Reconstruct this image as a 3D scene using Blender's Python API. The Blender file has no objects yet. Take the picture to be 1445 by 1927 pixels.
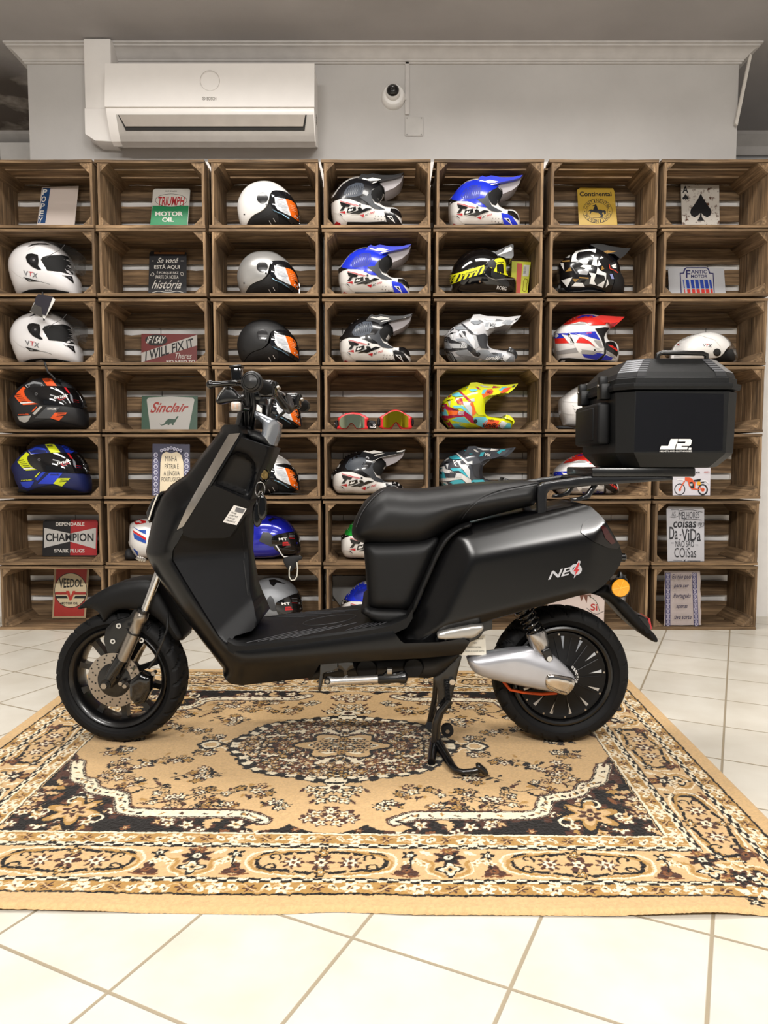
import bpy, bmesh, math, random
import numpy as np
from mathutils import Vector, Matrix
from mathutils.geometry import delaunay_2d_cdt

rnd = random.Random(7)
SC = bpy.context.scene
COL = SC.collection

# ---------------------------------------------------------------- camera
FPX, CX, CY, CAM_H = 1375.0, 722.5, 963.5, 0.80
TH = math.atan(93.5 / FPX)
cam_data = bpy.data.cameras.new('camera')
cam_data.sensor_fit = 'VERTICAL'
cam_data.sensor_height = 36.0
cam_data.lens = FPX * 36.0 / 1927.0
cam_data.clip_start = 0.02
cam = bpy.data.objects.new('camera', cam_data)
COL.objects.link(cam)
cam.location = (0, 0, CAM_H)
cam.rotation_euler = (math.pi / 2 - TH, 0, 0)
SC.camera = cam

# ---------------------------------------------------------------- world, lamps, exposure
SC.view_settings.view_transform = 'Standard'
SC.view_settings.look = 'None'
SC.view_settings.gamma = 1.0
SC.view_settings.use_curve_mapping = False
SC.view_settings.exposure = 0.06
world = bpy.data.worlds.new('room_ambience')
SC.world = world
world.use_nodes = True
world.node_tree.nodes['Background'].inputs[0].default_value = (0.95, 0.98, 1.0, 1)
world.node_tree.nodes['Background'].inputs[1].default_value = 0.14


def area(name, loc, size, power, color=(1, .965, .92), aim=(0, 0, -1), spread=180):
    l = bpy.data.lights.new(name, 'AREA')
    l.shape = 'RECTANGLE'
    l.size, l.size_y = size
    l.energy = power
    l.spread = math.radians(spread)
    l.color = color
    o = bpy.data.objects.new(name, l)
    COL.objects.link(o)
    o.location = loc
    o.rotation_euler = Vector(aim).to_track_quat('-Z', 'Y').to_euler()
    return o


for sx in (-1, 1):
    area('ceiling_panel_light', (0.85 * sx, 2.55, 2.82), (1.4, 0.32), 27, spread=160)
    area('ceiling_panel_light', (0.95 * sx, 0.75, 2.82), (1.1, 0.4), 11, spread=150)
    area('ceiling_panel_light', (1.05 * sx, -1.3, 2.82), (1.1, 0.4), 100, aim=(-.1 * sx, .75, -1), spread=150)


# ---------------------------------------------------------------- projection helpers
def U(x, y, Y):
    """world X, Z of the sight line through pixel (x, y) at distance Y"""
    a = (x - CX) / FPX
    b = (CY - y) / FPX
    dy = math.cos(TH) + b * math.sin(TH)
    dz = b * math.cos(TH) - math.sin(TH)
    t = Y / dy
    return a * t, CAM_H + dz * t


def P3(x, y, Y):
    X, Z = U(x, y, Y)
    return Vector((X, Y, Z))


def G(x, y, z=0.0):
    a = (x - CX) / FPX
    b = (CY - y) / FPX
    dy = math.cos(TH) + b * math.sin(TH)
    dz = b * math.cos(TH) - math.sin(TH)
    t = (z - CAM_H) / dz
    return Vector((a * t, dy * t, z))


# ---------------------------------------------------------------- materials
def lin(h):
    h = h.lstrip('#')
    out = []
    for i in (0, 2, 4):
        c = int(h[i:i + 2], 16) / 255
        out.append(c / 12.92 if c <= 0.04045 else ((c + 0.055) / 1.055) ** 2.4)
    return (*out, 1.0)


_mats = {}


def mat(h, rough=0.5, metal=0.0, coat=0.0, spec=0.5, bump=0.0, bscale=400.0, var=0.06, trans=0.0, alpha=1.0, emit=0.0):
    key = (h, rough, metal, coat, spec, bump, bscale, var, trans, alpha, emit)
    if key in _mats:
        return _mats[key]
    m = bpy.data.materials.new('surface_' + h.strip('#') + '_%d' % len(_mats))
    m.use_nodes = True
    nt = m.node_tree
    b = nt.nodes['Principled BSDF']
    c = lin(h)
    tc = nt.nodes.new('ShaderNodeTexCoord')
    nz = nt.nodes.new('ShaderNodeTexNoise')
    nz.inputs['Scale'].default_value = 14.0
    nz.inputs['Detail'].default_value = 3.0
    nt.links.new(tc.outputs['Object'], nz.inputs['Vector'])
    mr = nt.nodes.new('ShaderNodeMapRange')
    mr.inputs[1].default_value, mr.inputs[2].default_value = 0.3, 0.7
    mr.inputs[3].default_value, mr.inputs[4].default_value = 1 - var, 1 + var
    nt.links.new(nz.outputs['Fac'], mr.inputs[0])
    mx = nt.nodes.new('ShaderNodeVectorMath')
    mx.operation = 'SCALE'
    mx.inputs[0].default_value = c[:3]
    nt.links.new(mr.outputs[0], mx.inputs['Scale'])
    nt.links.new(mx.outputs[0], b.inputs['Base Color'])
    b.inputs['Roughness'].default_value = rough
    b.inputs['Metallic'].default_value = metal
    b.inputs['Specular IOR Level'].default_value = spec
    b.inputs['Coat Weight'].default_value = coat
    b.inputs['Coat Roughness'].default_value = 0.04
    b.inputs['Transmission Weight'].default_value = trans
    b.inputs['Alpha'].default_value = alpha
    if emit:
        b.inputs['Emission Color'].default_value = c
        b.inputs['Emission Strength'].default_value = emit
    if bump:
        n2 = nt.nodes.new('ShaderNodeTexNoise')
        n2.inputs['Scale'].default_value = bscale
        n2.inputs['Detail'].default_value = 2.0
        nt.links.new(tc.outputs['Object'], n2.inputs['Vector'])
        bp = nt.nodes.new('ShaderNodeBump')
        bp.inputs['Strength'].default_value = bump
        bp.inputs['Distance'].default_value = 0.002
        nt.links.new(n2.outputs['Fac'], bp.inputs['Height'])
        nt.links.new(bp.outputs[0], b.inputs['Normal'])
    _mats[key] = m
    return m


# ---------------------------------------------------------------- objects
class MB:
    """collects geometry in world space; build() links it as ONE mesh object"""

    def __init__(self):
        self.v, self.f, self.mi, self.mats = [], [], [], []

    def slot(self, m):
        if m not in self.mats:
            self.mats.append(m)
        return self.mats.index(m)

    def add(self, vs, fs, m):
        o = len(self.v)
        s = self.slot(m)
        self.v.extend([tuple(p) for p in vs])
        for f in fs:
            self.f.append(tuple(i + o for i in f))
            self.mi.append(s)

    def frombm(self, bm, m, mtx=None):
        bm.verts.index_update()
        self.add([(mtx @ v.co) if mtx else v.co for v in bm.verts], [[v.index for v in f.verts] for f in bm.faces], m)
        bm.free()

    def box(self, c, s, m, rot=None, bev=0.0, seg=2):
        bm = bmesh.new()
        bmesh.ops.create_cube(bm, size=1.0)
        for v in bm.verts:
            v.co = Vector((v.co.x * s[0], v.co.y * s[1], v.co.z * s[2]))
        if bev:
            bmesh.ops.bevel(bm, geom=bm.edges[:], offset=min(bev, min(s) * .45), segments=seg, affect='EDGES', profile=0.5)
        mt = Matrix.Translation(Vector(c))
        if rot is not None:
            mt = mt @ rot.to_4x4()
        self.frombm(bm, m, mt)

    def tube(self, pts, r, m, n=12, caps=True, closed=False):
        pts = [Vector(p) for p in pts]
        k = len(pts)
        rs = r if hasattr(r, '__len__') else [r] * k
        vs, fs = [], []
        up = None
        for i, p in enumerate(pts):
            if closed:
                t = pts[(i + 1) % k] - pts[i - 1]
            else:
                t = pts[min(i + 1, k - 1)] - pts[max(i - 1, 0)]
            t = t.normalized()
            if up is None:
                up = Vector((0, 0, 1)) if abs(t.z) < .9 else Vector((1, 0, 0))
            a = t.cross(up)
            if a.length < 1e-6:
                a = t.orthogonal()
            a.normalize()
            b = a.cross(t).normalized()
            up = b
            for j in range(n):
                w = 2 * math.pi * j / n
                vs.append(p + (a * math.cos(w) + b * math.sin(w)) * rs[i])
        for i in range(k if closed else k - 1):
            i2 = (i + 1) % k
            for j in range(n):
                j2 = (j + 1) % n
                fs.append((i * n + j, i * n + j2, i2 * n + j2, i2 * n + j))
        if caps and not closed:
            fs.append(tuple(range(n))[::-1])
            fs.append(tuple((k - 1) * n + j for j in range(n)))
        self.add(vs, fs, m)

    def cyl(self, p, q, r, m, r2=None, n=24):
        self.tube([p, q], [r, r if r2 is None else r2], m, n)

    def lathe(self, c, axis, prof, m, n=64, closed=False, a0=0.0, a1=2 * math.pi):
        """prof: (radius, along axis)"""
        c, ax = Vector(c), Vector(axis).normalized()
        a = ax.orthogonal().normalized()
        if abs(ax.y) > .9:
            a = (Vector((1, 0, 0)) - ax * ax.x).normalized()
        b = ax.cross(a)
        full = abs(a1 - a0 - 2 * math.pi) < 1e-6
        steps = n if full else n + 1
        vs, fs = [], []
        for i in range(steps):
            w = a0 + (a1 - a0) * i / n
            d = a * math.cos(w) + b * math.sin(w)
            for (r, h) in prof:
                vs.append(c + d * r + ax * h)
        k = len(prof)
        for i in range(n):
            i2 = (i + 1) % steps
            for j in range(k if closed else k - 1):
                j2 = (j + 1) % k
                fs.append((i * k + j, i2 * k + j, i2 * k + j2, i * k + j2))
        self.add(vs, fs, m)

    def sphere(self, c, r, m, n=20, sc=(1, 1, 1)):
        bm = bmesh.new()
        bmesh.ops.create_uvsphere(bm, u_segments=n, v_segments=n // 2 + 2, radius=r)
        self.frombm(bm, m, Matrix.Translation(Vector(c)) @ Matrix.Diagonal((*sc, 1)))

    def prism(self, ring, off, m, caps=True):
        """ring: 3-D points of a flat outline, swept by vector off"""
        n = len(ring)
        off = Vector(off)
        vs = [Vector(p) for p in ring] + [Vector(p) + off for p in ring]
        fs = [(i, (i + 1) % n, n + (i + 1) % n, n + i) for i in range(n)]
        if caps:
            fs += [tuple(range(n))[::-1], tuple(range(n, 2 * n))]
        self.add(vs, fs, m)

    def loft(self, rings, m, caps=True):
        n = len(rings[0])
        vs = [p for r in rings for p in r]
        fs = []
        for i in range(len(rings) - 1):
            for j in range(n):
                j2 = (j + 1) % n
                fs.append((i * n + j, i * n + j2, (i + 1) * n + j2, (i + 1) * n + j))
        if caps:
            fs.append(tuple(range(n))[::-1])
            fs.append(tuple((len(rings) - 1) * n + j for j in range(n)))
        self.add(vs, fs, m)

    def build(self, name, parent=None, label=None, smooth=38, weld=0.0, recalc=True):
        org = Vector((0, 0, 0))
        if parent is not None:
            r = parent
            while r is not None:
                org = org + r.location
                r = r.parent
        me = bpy.data.meshes.new(name)
        me.from_pydata([(x - org.x, y - org.y, z - org.z) for x, y, z in self.v], [], self.f)
        for m in self.mats:
            me.materials.append(m)
        me.polygons.foreach_set('material_index', self.mi)
        if recalc:
            bm = bmesh.new()
            bm.from_mesh(me)
            if weld:
                bmesh.ops.remove_doubles(bm, verts=bm.verts, dist=weld)
            bmesh.ops.recalc_face_normals(bm, faces=bm.faces)
            bm.to_mesh(me)
            bm.free()
        if smooth:
            me.polygons.foreach_set('use_smooth', [True] * len(me.polygons))
            me.set_sharp_from_angle(angle=math.radians(smooth))
        o = bpy.data.objects.new(name, me)
        COL.objects.link(o)
        if parent is not None:
            o.parent = parent
        if label:
            o['label'] = label
        return o


def thing(name, label, cat, loc, group=None):
    o = bpy.data.objects.new(name, None)
    o.empty_display_size = 0.05
    COL.objects.link(o)
    o.location = Vector(loc)
    return tag(o, label, cat, group)


def tag(o, label, cat, group=None):
    o['label'] = label
    o['category'] = cat
    if group:
        o['group'] = group
    return o


def structure(o):
    o['kind'] = 'structure'
    return o


# ---------------------------------------------------------------- 2-D outline tools
def inside(poly, pts):
    poly = np.asarray(poly, float)
    pts = np.asarray(pts, float)
    x, y = pts[:, 0], pts[:, 1]
    r = np.zeros(len(pts), bool)
    j = len(poly) - 1
    for i in range(len(poly)):
        xi, yi = poly[i]
        xj, yj = poly[j]
        if yi != yj:
            c = ((yi > y) != (yj > y)) & (x < (xj - xi) * (y - yi) / (yj - yi) + xi)
            r ^= c
        j = i
    return r


def dist(line, pts, closed=False):
    line = np.asarray(line, float)
    pts = np.asarray(pts, float)
    best = np.full(len(pts), 1e9)
    n = len(line)
    for i in range(n if closed else n - 1):
        a, b = line[i], line[(i + 1) % n]
        d = b - a
        L = max(float(d @ d), 1e-14)
        t = np.clip(((pts - a) @ d) / L, 0, 1)
        q = a + t[:, None] * d
        best = np.minimum(best, np.hypot(pts[:, 0] - q[:, 0], pts[:, 1] - q[:, 1]))
    return best


def chaikin(p, n, closed=True):
    p = np.asarray(p, float)
    for _ in range(n):
        if closed:
            q = np.roll(p, -1, 0)
            p = np.stack([p * .75 + q * .25, p * .25 + q * .75], 1).reshape(-1, 2)
        else:
            a, b = p[:-1], p[1:]
            m = np.stack([a * .75 + b * .25, a * .25 + b * .75], 1).reshape(-1, 2)
            p = np.vstack([p[:1], m, p[-1:]])
    return p


def densify(p, sp):
    p = np.asarray(p, float)
    out = []
    for i in range(len(p)):
        a, b = p[i], p[(i + 1) % len(p)]
        k = max(1, int(math.ceil(np.hypot(*(b - a)) / sp)))
        for j in range(k):
            out.append(a + (b - a) * j / k)
    return np.array(out)


def clean(p, eps=1e-5):
    out = [p[0]]
    for q in p[1:]:
        if np.hypot(*(q - out[-1])) > eps:
            out.append(q)
    if np.hypot(*(out[0] - out[-1])) < eps:
        out.pop()
    return np.array(out)


def triangulate(poly, sp, rings=()):
    """poly (n,2) dense outline -> verts (k,2), tris"""
    poly = clean(np.asarray(poly, float))
    lo, hi = poly.min(0), poly.max(0)
    pts = []
    if sp:
        row = 0
        y = lo[1]
        while y < hi[1]:
            xs = np.arange(lo[0] + (sp / 2 if row % 2 else 0), hi[0], sp)
            pts += [(x, y) for x in xs]
            y += sp * .866
            row += 1
        pts = np.array(pts) if pts else np.zeros((0, 2))
        if len(pts):
            pts = pts[inside(poly, pts)]
        if len(pts):
            keep = dist(poly, pts, True) > sp * .62
            pts = pts[keep]
        a = np.roll(poly, 1, 0)
        b = np.roll(poly, -1, 0)
        t = b - a
        nrm = np.stack([-t[:, 1], t[:, 0]], 1) / (np.hypot(t[:, 0], t[:, 1])[:, None] + 1e-12)
        for k in rings:
            for s in (1, -1):
                q = poly + nrm * s * k * sp
                q = q[inside(poly, q)]
                if len(q):
                    q = q[dist(poly, q, True) > .9 * k * sp]
                if len(q):
                    pts = np.vstack([pts, q]) if len(pts) else q
    allp = [Vector((float(x), float(y))) for x, y in poly] + [Vector((float(x), float(y))) for x, y in pts]
    n = len(poly)
    ed = [(i, (i + 1) % n) for i in range(n)]
    vs, _, fs, *_r = delaunay_2d_cdt(allp, ed, [], 1, 1e-7)
    V = np.array([(v.x, v.y) for v in vs])
    F = [tuple(f) for f in fs]
    if F:
        cen = np.array([V[list(f)].mean(0) for f in F])
        ok = inside(poly, cen)
        F = [f for f, k in zip(F, ok) if k]
    return V, F


class Dome:
    """smooth inflated cross-section of an outline (a membrane), values 0..1"""

    def __init__(self, poly, N=64, it=2600):
        poly = np.asarray(poly, float)
        self.lo, hi = poly.min(0), poly.max(0)
        self.h = float((hi - self.lo).max()) / N
        nx, ny = (np.ceil((hi - self.lo) / self.h).astype(int) + 3)
        X, Y = np.meshgrid(np.arange(nx), np.arange(ny), indexing='ij')
        p = np.stack([X.ravel(), Y.ravel()], 1) * self.h + self.lo - self.h
        m = inside(poly, p).reshape(nx, ny)
        u = np.zeros((nx, ny))
        for _ in range(it):
            s = np.zeros_like(u)
            s[1:-1, 1:-1] = (u[:-2, 1:-1] + u[2:, 1:-1] + u[1:-1, :-2] + u[1:-1, 2:]) * .25 + 1
            u = s * m
        self.u = u / u.max()
        self.poly = poly

    def __call__(self, q):
        g = (np.asarray(q, float) - self.lo + self.h) / self.h
        i = np.clip(np.floor(g).astype(int), 0, np.array(self.u.shape) - 2)
        t = np.clip(g - i, 0, 1)
        u = self.u
        v = (u[i[:, 0], i[:, 1]] * (1 - t[:, 0]) * (1 - t[:, 1]) + u[i[:, 0] + 1, i[:, 1]] * t[:, 0] * (1 - t[:, 1])
             + u[i[:, 0], i[:, 1] + 1] * (1 - t[:, 0]) * t[:, 1] + u[i[:, 0] + 1, i[:, 1] + 1] * t[:, 0] * t[:, 1])
        d = dist(self.poly, q, True)
        return v * np.minimum(1, d / (1.2 * self.h)) ** .5


def dome_w(poly, W, wedge, p=.45, N=64):
    D = Dome(poly, N)
    return lambda q: wedge + (W - wedge) * np.clip(D(q), 0, 1) ** p


def round_w(poly, W, wedge, r):
    def f(q):
        t = np.clip(dist(poly, q, True) / r, 0, 1)
        return wedge + (W - wedge) * np.sqrt(np.clip(1 - (1 - t) ** 2, 0, 1))
    return f


def softmin(vals, k=.006):
    a = np.stack(vals, 0)
    m = a.min(0)
    return m - k * np.log(np.exp(-(a - m) / k).sum(0))


def px_poly(pts, Y, sm=0, sp=None):
    p = np.array([U(x, y, Y) for x, y in pts])
    if sm:
        p = chaikin(p, sm)
    if sp:
        p = densify(p, sp)
    return clean(p)


class Shell:
    """solid with a side outline: near sheet at y0-w, far sheet at y0+far*w, joined round the rim"""

    def __init__(self, mb, pts, y0, m, W=.1, wedge=.01, kind='dome', p=.45, r=.03, sp=.012, sm=0, yp=None, far=1.0, wf=None, rings=(.12, .4), world_pts=False):
        yp = (y0 - wedge) if yp is None else yp
        poly = np.asarray(pts, float) if world_pts else px_poly(pts, yp, sm)
        poly = clean(densify(poly, sp))
        if wf is None:
            wf = dome_w(poly, W, wedge, p) if kind == 'dome' else round_w(poly, W, wedge, r)
        elif kind == 'wrap':
            wf = wf(poly)
        self.poly, self.wf, self.y0, self.mb, self.sp, self.W = poly, wf, y0, mb, sp, W
        V, F = triangulate(poly, sp, rings)
        w = wf(V)
        n = len(V)
        vs = [(V[i, 0], y0 - w[i], V[i, 1]) for i in range(n)] + [(V[i, 0], y0 + w[i] * far, V[i, 1]) for i in range(n)]
        fs = [f for f in F] + [tuple(i + n for i in f[::-1]) for f in F]
        cnt = {}
        for f in F:
            for a, b in zip(f, f[1:] + f[:1]):
                cnt.setdefault((min(a, b), max(a, b)), []).append((a, b))
        for k, l in cnt.items():
            if len(l) == 1:
                a, b = l[0]
                fs.append((b, a, a + n, b + n))
        mb.add(vs, fs, m)
        self.layer = 0
        self.zmin = float(poly[:, 1].min())

    def xz(self, pts):
        """pixels -> X, Z on the near surface"""
        out = []
        pts = np.asarray(pts, float)
        Y = np.full(len(pts), self.y0 - self.W * .8)
        for _ in range(14):
            q = np.array([U(x, y, yy) for (x, y), yy in zip(pts, Y)])
            Y = Y * .5 + (self.y0 - self.wf(q)) * .5
        return q

    def place(self, q, eps):
        h = 8e-4
        w = self.wf(q)
        wx = (self.wf(q + [h, 0]) - self.wf(q - [h, 0])) / (2 * h)
        wz = (self.wf(q + [0, h]) - self.wf(q - [0, h])) / (2 * h)
        n = np.stack([-wx, -np.ones(len(q)), -wz], 1)
        n /= np.linalg.norm(n, axis=1)[:, None]
        b = np.stack([q[:, 0], self.y0 - w, q[:, 1]], 1)
        out = b + n * eps
        out[:, 2] = np.maximum(out[:, 2], self.zmin)
        return out

    def patch(self, pts, m, eps=None, sm=0, sp=None, clip=True, world_pts=False):
        if eps is None:
            self.layer += 1
            eps = .0010 + .0001 * self.layer
        sp = sp or self.sp * .7
        q = np.asarray(pts, float) if world_pts else self.xz(densify(np.asarray(pts, float), 6))
        if sm:
            q = chaikin(q, sm)
        q = clean(densify(q, sp))
        if len(q) < 3:
            return
        V, F = triangulate(q, sp)
        if clip and F:
            ok = inside(self.poly, np.array([V[list(f)].mean(0) for f in F]))
            F = [f for f, k in zip(F, ok) if k]
        if F:
            self.mb.add(self.place(V, eps), F, m)

    def line(self, pts, width, m, eps=None, sm=0, clip=True):
        pts = np.asarray(pts, float)
        if sm:
            pts = chaikin(pts, sm, False)
        t = np.gradient(pts, axis=0)
        n = np.stack([-t[:, 1], t[:, 0]], 1) / (np.hypot(t[:, 0], t[:, 1])[:, None] + 1e-9)
        ring = np.vstack([pts + n * width / 2, (pts - n * width / 2)[::-1]])
        self.patch(ring, m, eps, clip=clip)

    def disc(self, c, r, m, eps=None, r2=None):
        a = np.linspace(0, 2 * math.pi, 20, endpoint=False)
        self.patch(np.stack([c[0] + r * np.cos(a), c[1] + (r2 or r) * np.sin(a)], 1), m, eps)

    def text(self, s, quad, m, bold=0.0, shear=0.0, eps=None):
        """quad: pixel corners bottom-left, bottom-right, top-right, top-left"""
        self.layer += 1
        eps = eps or .0012 + .0001 * self.layer
        T, F = text2d(s, bold, shear)
        q = np.asarray(quad, float)
        u, v = T[:, :1], T[:, 1:]
        px = q[0] * (1 - u) * (1 - v) + q[1] * u * (1 - v) + q[2] * u * v + q[3] * (1 - u) * v
        self.mb.add(self.place(self.xz(px), eps), F, m)


_txt = {}


def text2d(s, bold=0.0, shear=0.0):
    """outline letters as flat triangles, normalised to the unit square"""
    key = (s, bold, shear)
    if key not in _txt:
        cu = bpy.data.curves.new('lettering', 'FONT')
        cu.body = s
        cu.offset = min(bold, .022)
        cu.shear = shear
        cu.resolution_u = 3
        cu.space_line = .85
        cu.align_x = 'CENTER'
        ob = bpy.data.objects.new('lettering', cu)
        COL.objects.link(ob)
        dg = bpy.context.evaluated_depsgraph_get()
        me = bpy.data.meshes.new_from_object(ob.evaluated_get(dg))
        V = np.array([v.co[:2] for v in me.vertices])
        F = [tuple(p.vertices) for p in me.polygons]
        bpy.data.objects.remove(ob)
        bpy.data.curves.remove(cu)
        bpy.data.meshes.remove(me)
        lo, hi = V.min(0), V.max(0)
        _txt[key] = ((V - lo) / np.maximum(hi - lo, 1e-6), F)
    return _txt[key]


# frequently used finishes
MATTE = mat('#060607', .25, spec=.42, var=.03)
PLASTIC = mat('#0c0c0d', .5, spec=.26, bump=.12, bscale=900)
DARK = mat('#0d0d0e', .5)
GLOSS = mat('#070708', .12, coat=.6)
RUBBER = mat('#0f0f10', .68, spec=.25, bump=.1)
CHROME = mat('#d8d8d8', .14, 1.0)
STEEL = mat('#b4aea6', .33, 1.0)
SILVER = mat('#c4c6cb', .3, .75, coat=.4)
WHITE = mat('#f1efec', .25, coat=.5)
BLACKP = mat('#09090a', .3, coat=.3)
# ================================================================ setting
CEIL = 2.857


def nodes(m):
    m.use_nodes = True
    return m.node_tree, m.node_tree.nodes, m.node_tree.links, m.node_tree.nodes['Principled BSDF']


def paint_wall(name, base, stain, rough=.7, streak=True):
    m = bpy.data.materials.new(name)
    nt, N, L, b = nodes(m)
    tc = N.new('ShaderNodeTexCoord')
    n1 = N.new('ShaderNodeTexNoise')
    n1.inputs['Scale'].default_value = 2.2
    n1.inputs['Detail'].default_value = 6
    L.new(tc.outputs['Object'], n1.inputs['Vector'])
    cr = N.new('ShaderNodeValToRGB')
    cr.color_ramp.elements[0].position, cr.color_ramp.elements[0].color = .35, lin(stain)
    cr.color_ramp.elements[1].position, cr.color_ramp.elements[1].color = .62, lin(base)
    L.new(n1.outputs['Fac'], cr.inputs[0])
    out = cr.outputs[0]
    if streak:
        mp = N.new('ShaderNodeMapping')
        mp.inputs['Scale'].default_value = (26, 1, 1.3)
        L.new(tc.outputs['Object'], mp.inputs['Vector'])
        n2 = N.new('ShaderNodeTexNoise')
        n2.inputs['Scale'].default_value = 1.6
        n2.inputs['Detail'].default_value = 4
        L.new(mp.outputs[0], n2.inputs['Vector'])
        r2 = N.new('ShaderNodeMapRange')
        r2.inputs[1].default_value, r2.inputs[2].default_value = .66, .78
        L.new(n2.outputs['Fac'], r2.inputs[0])
        mx = N.new('ShaderNodeMixRGB')
        mx.inputs[2].default_value = lin('#c9c4bd')
        sc = N.new('ShaderNodeMath')
        sc.operation = 'MULTIPLY'
        sc.inputs[1].default_value = .45
        L.new(r2.outputs[0], sc.inputs[0])
        L.new(sc.outputs[0], mx.inputs[0])
        L.new(out, mx.inputs[1])
        out = mx.outputs[0]
    L.new(out, b.inputs['Base Color'])
    b.inputs['Roughness'].default_value = rough
    n3 = N.new('ShaderNodeTexNoise')
    n3.inputs['Scale'].default_value = 60
    L.new(tc.outputs['Object'], n3.inputs['Vector'])
    bp = N.new('ShaderNodeBump')
    bp.inputs['Strength'].default_value = .12
    bp.inputs['Distance'].default_value = .004
    L.new(n3.outputs['Fac'], bp.inputs['Height'])
    L.new(bp.outputs[0], b.inputs['Normal'])
    return m


def floor_material():
    m = bpy.data.materials.new('cream_floor_tiles')
    nt, N, L, b = nodes(m)
    tc = N.new('ShaderNodeTexCoord')
    T = .2725
    ang = math.atan2(.9, .437)
    mp = N.new('ShaderNodeMapping')
    mp.vector_type = 'TEXTURE'
    p = G(663, 1765)
    mp.inputs['Location'].default_value = (p.x, p.y, 0)
    mp.inputs['Rotation'].default_value = (0, 0, ang - math.pi / 2)
    mp.inputs['Scale'].default_value = (T, T, T)
    L.new(tc.outputs['Object'], mp.inputs['Vector'])
    wob = N.new('ShaderNodeTexNoise')
    wob.inputs['Scale'].default_value = 9
    sep = N.new('ShaderNodeSeparateXYZ')
    L.new(mp.outputs[0], sep.inputs[0])

    def math_(op, a, bb=None, c=None):
        n = N.new('ShaderNodeMath')
        n.operation = op
        for i, s in enumerate((a, bb, c)):
            if s is None:
                continue
            if isinstance(s, (int, float)):
                n.inputs[i].default_value = s
            else:
                L.new(s, n.inputs[i])
        return n.outputs[0]
    d = []
    cell = []
    for ax in (0, 1):
        v = sep.outputs[ax]
        cell.append(math_('FLOOR', v))
        fr = math_('FRACT', v)
        e = math_('MINIMUM', fr, math_('SUBTRACT', 1.0, fr))
        d.append(e)
    e = math_('MINIMUM', d[0], d[1])
    mr = N.new('ShaderNodeMapRange')
    mr.inputs[1].default_value, mr.inputs[2].default_value = .008, .014
    L.new(e, mr.inputs[0])
    cmb = N.new('ShaderNodeCombineXYZ')
    L.new(cell[0], cmb.inputs[0])
    L.new(cell[1], cmb.inputs[1])
    wn = N.new('ShaderNodeTexWhiteNoise')
    L.new(cmb.outputs[0], wn.inputs['Vector'])
    n1 = N.new('ShaderNodeTexNoise')
    n1.inputs['Scale'].default_value = 7
    n1.inputs['Detail'].default_value = 6
    L.new(tc.outputs['Object'], n1.inputs['Vector'])
    cr = N.new('ShaderNodeValToRGB')
    cr.color_ramp.elements[0].position, cr.color_ramp.elements[0].color = .3, lin('#cfc8ba')
    cr.color_ramp.elements[1].position, cr.color_ramp.elements[1].color = .66, lin('#dbd6ca')
    L.new(n1.outputs['Fac'], cr.inputs[0])
    tone = N.new('ShaderNodeMapRange')
    tone.inputs[3].default_value, tone.inputs[4].default_value = .95, 1.03
    L.new(wn.outputs['Value'], tone.inputs[0])
    sc = N.new('ShaderNodeVectorMath')
    sc.operation = 'SCALE'
    L.new(cr.outputs[0], sc.inputs[0])
    L.new(tone.outputs[0], sc.inputs['Scale'])
    mx = N.new('ShaderNodeMixRGB')
    mx.inputs[1].default_value = lin('#a0937d')
    L.new(mr.outputs[0], mx.inputs[0])
    L.new(sc.outputs[0], mx.inputs[2])
    L.new(mx.outputs[0], b.inputs['Base Color'])
    b.inputs['Roughness'].default_value = .33
    bp = N.new('ShaderNodeBump')
    bp.inputs['Strength'].default_value = .5
    bp.inputs['Distance'].default_value = .003
    L.new(mr.outputs[0], bp.inputs['Height'])
    L.new(bp.outputs[0], b.inputs['Normal'])
    return m


def ceiling_material():
    m = paint_wall('ceiling_paint', '#b4b0b0', '#aaa6a6', .8, False)
    nt, N, L, b = nodes(m)
    old = b.inputs['Base Color'].links[0].from_socket
    tc = N.new('ShaderNodeTexCoord')
    sep = N.new('ShaderNodeSeparateXYZ')
    L.new(tc.outputs['Object'], sep.inputs[0])
    # peeling damp patch by the left end of the pillar wall
    dx = N.new('ShaderNodeMapRange')
    dx.inputs[1].default_value, dx.inputs[2].default_value = -1.72, -2.0
    L.new(sep.outputs[0], dx.inputs[0])
    dy = N.new('ShaderNodeMapRange')
    dy.inputs[1].default_value, dy.inputs[2].default_value = 3.75, 4.1
    L.new(sep.outputs[1], dy.inputs[0])
    mu = N.new('ShaderNodeMath')
    mu.operation = 'MULTIPLY'
    L.new(dx.outputs[0], mu.inputs[0])
    L.new(dy.outputs[0], mu.inputs[1])
    n1 = N.new('ShaderNodeTexNoise')
    n1.inputs['Scale'].default_value = 5
    n1.inputs['Detail'].default_value = 8
    L.new(tc.outputs['Object'], n1.inputs['Vector'])
    cr = N.new('ShaderNodeValToRGB')
    cr.color_ramp.elements[0].position, cr.color_ramp.elements[0].color = .52, lin('#574d46')
    cr.color_ramp.elements[1].position, cr.color_ramp.elements[1].color = .66, lin('#a59c93')
    L.new(n1.outputs['Fac'], cr.inputs[0])
    mx = N.new('ShaderNodeMixRGB')
    L.new(mu.outputs[0], mx.inputs[0])
    L.new(old, mx.inputs[1])
    L.new(cr.outputs[0], mx.inputs[2])
    L.new(mx.outputs[0], b.inputs['Base Color'])
    return m


def slab(name, lo, hi, m):
    mb = MB()
    c = [(a + b) / 2 for a, b in zip(lo, hi)]
    s = [b - a for a, b in zip(lo, hi)]
    mb.box(c, s, m)
    return structure(mb.build(name, smooth=0))


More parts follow.
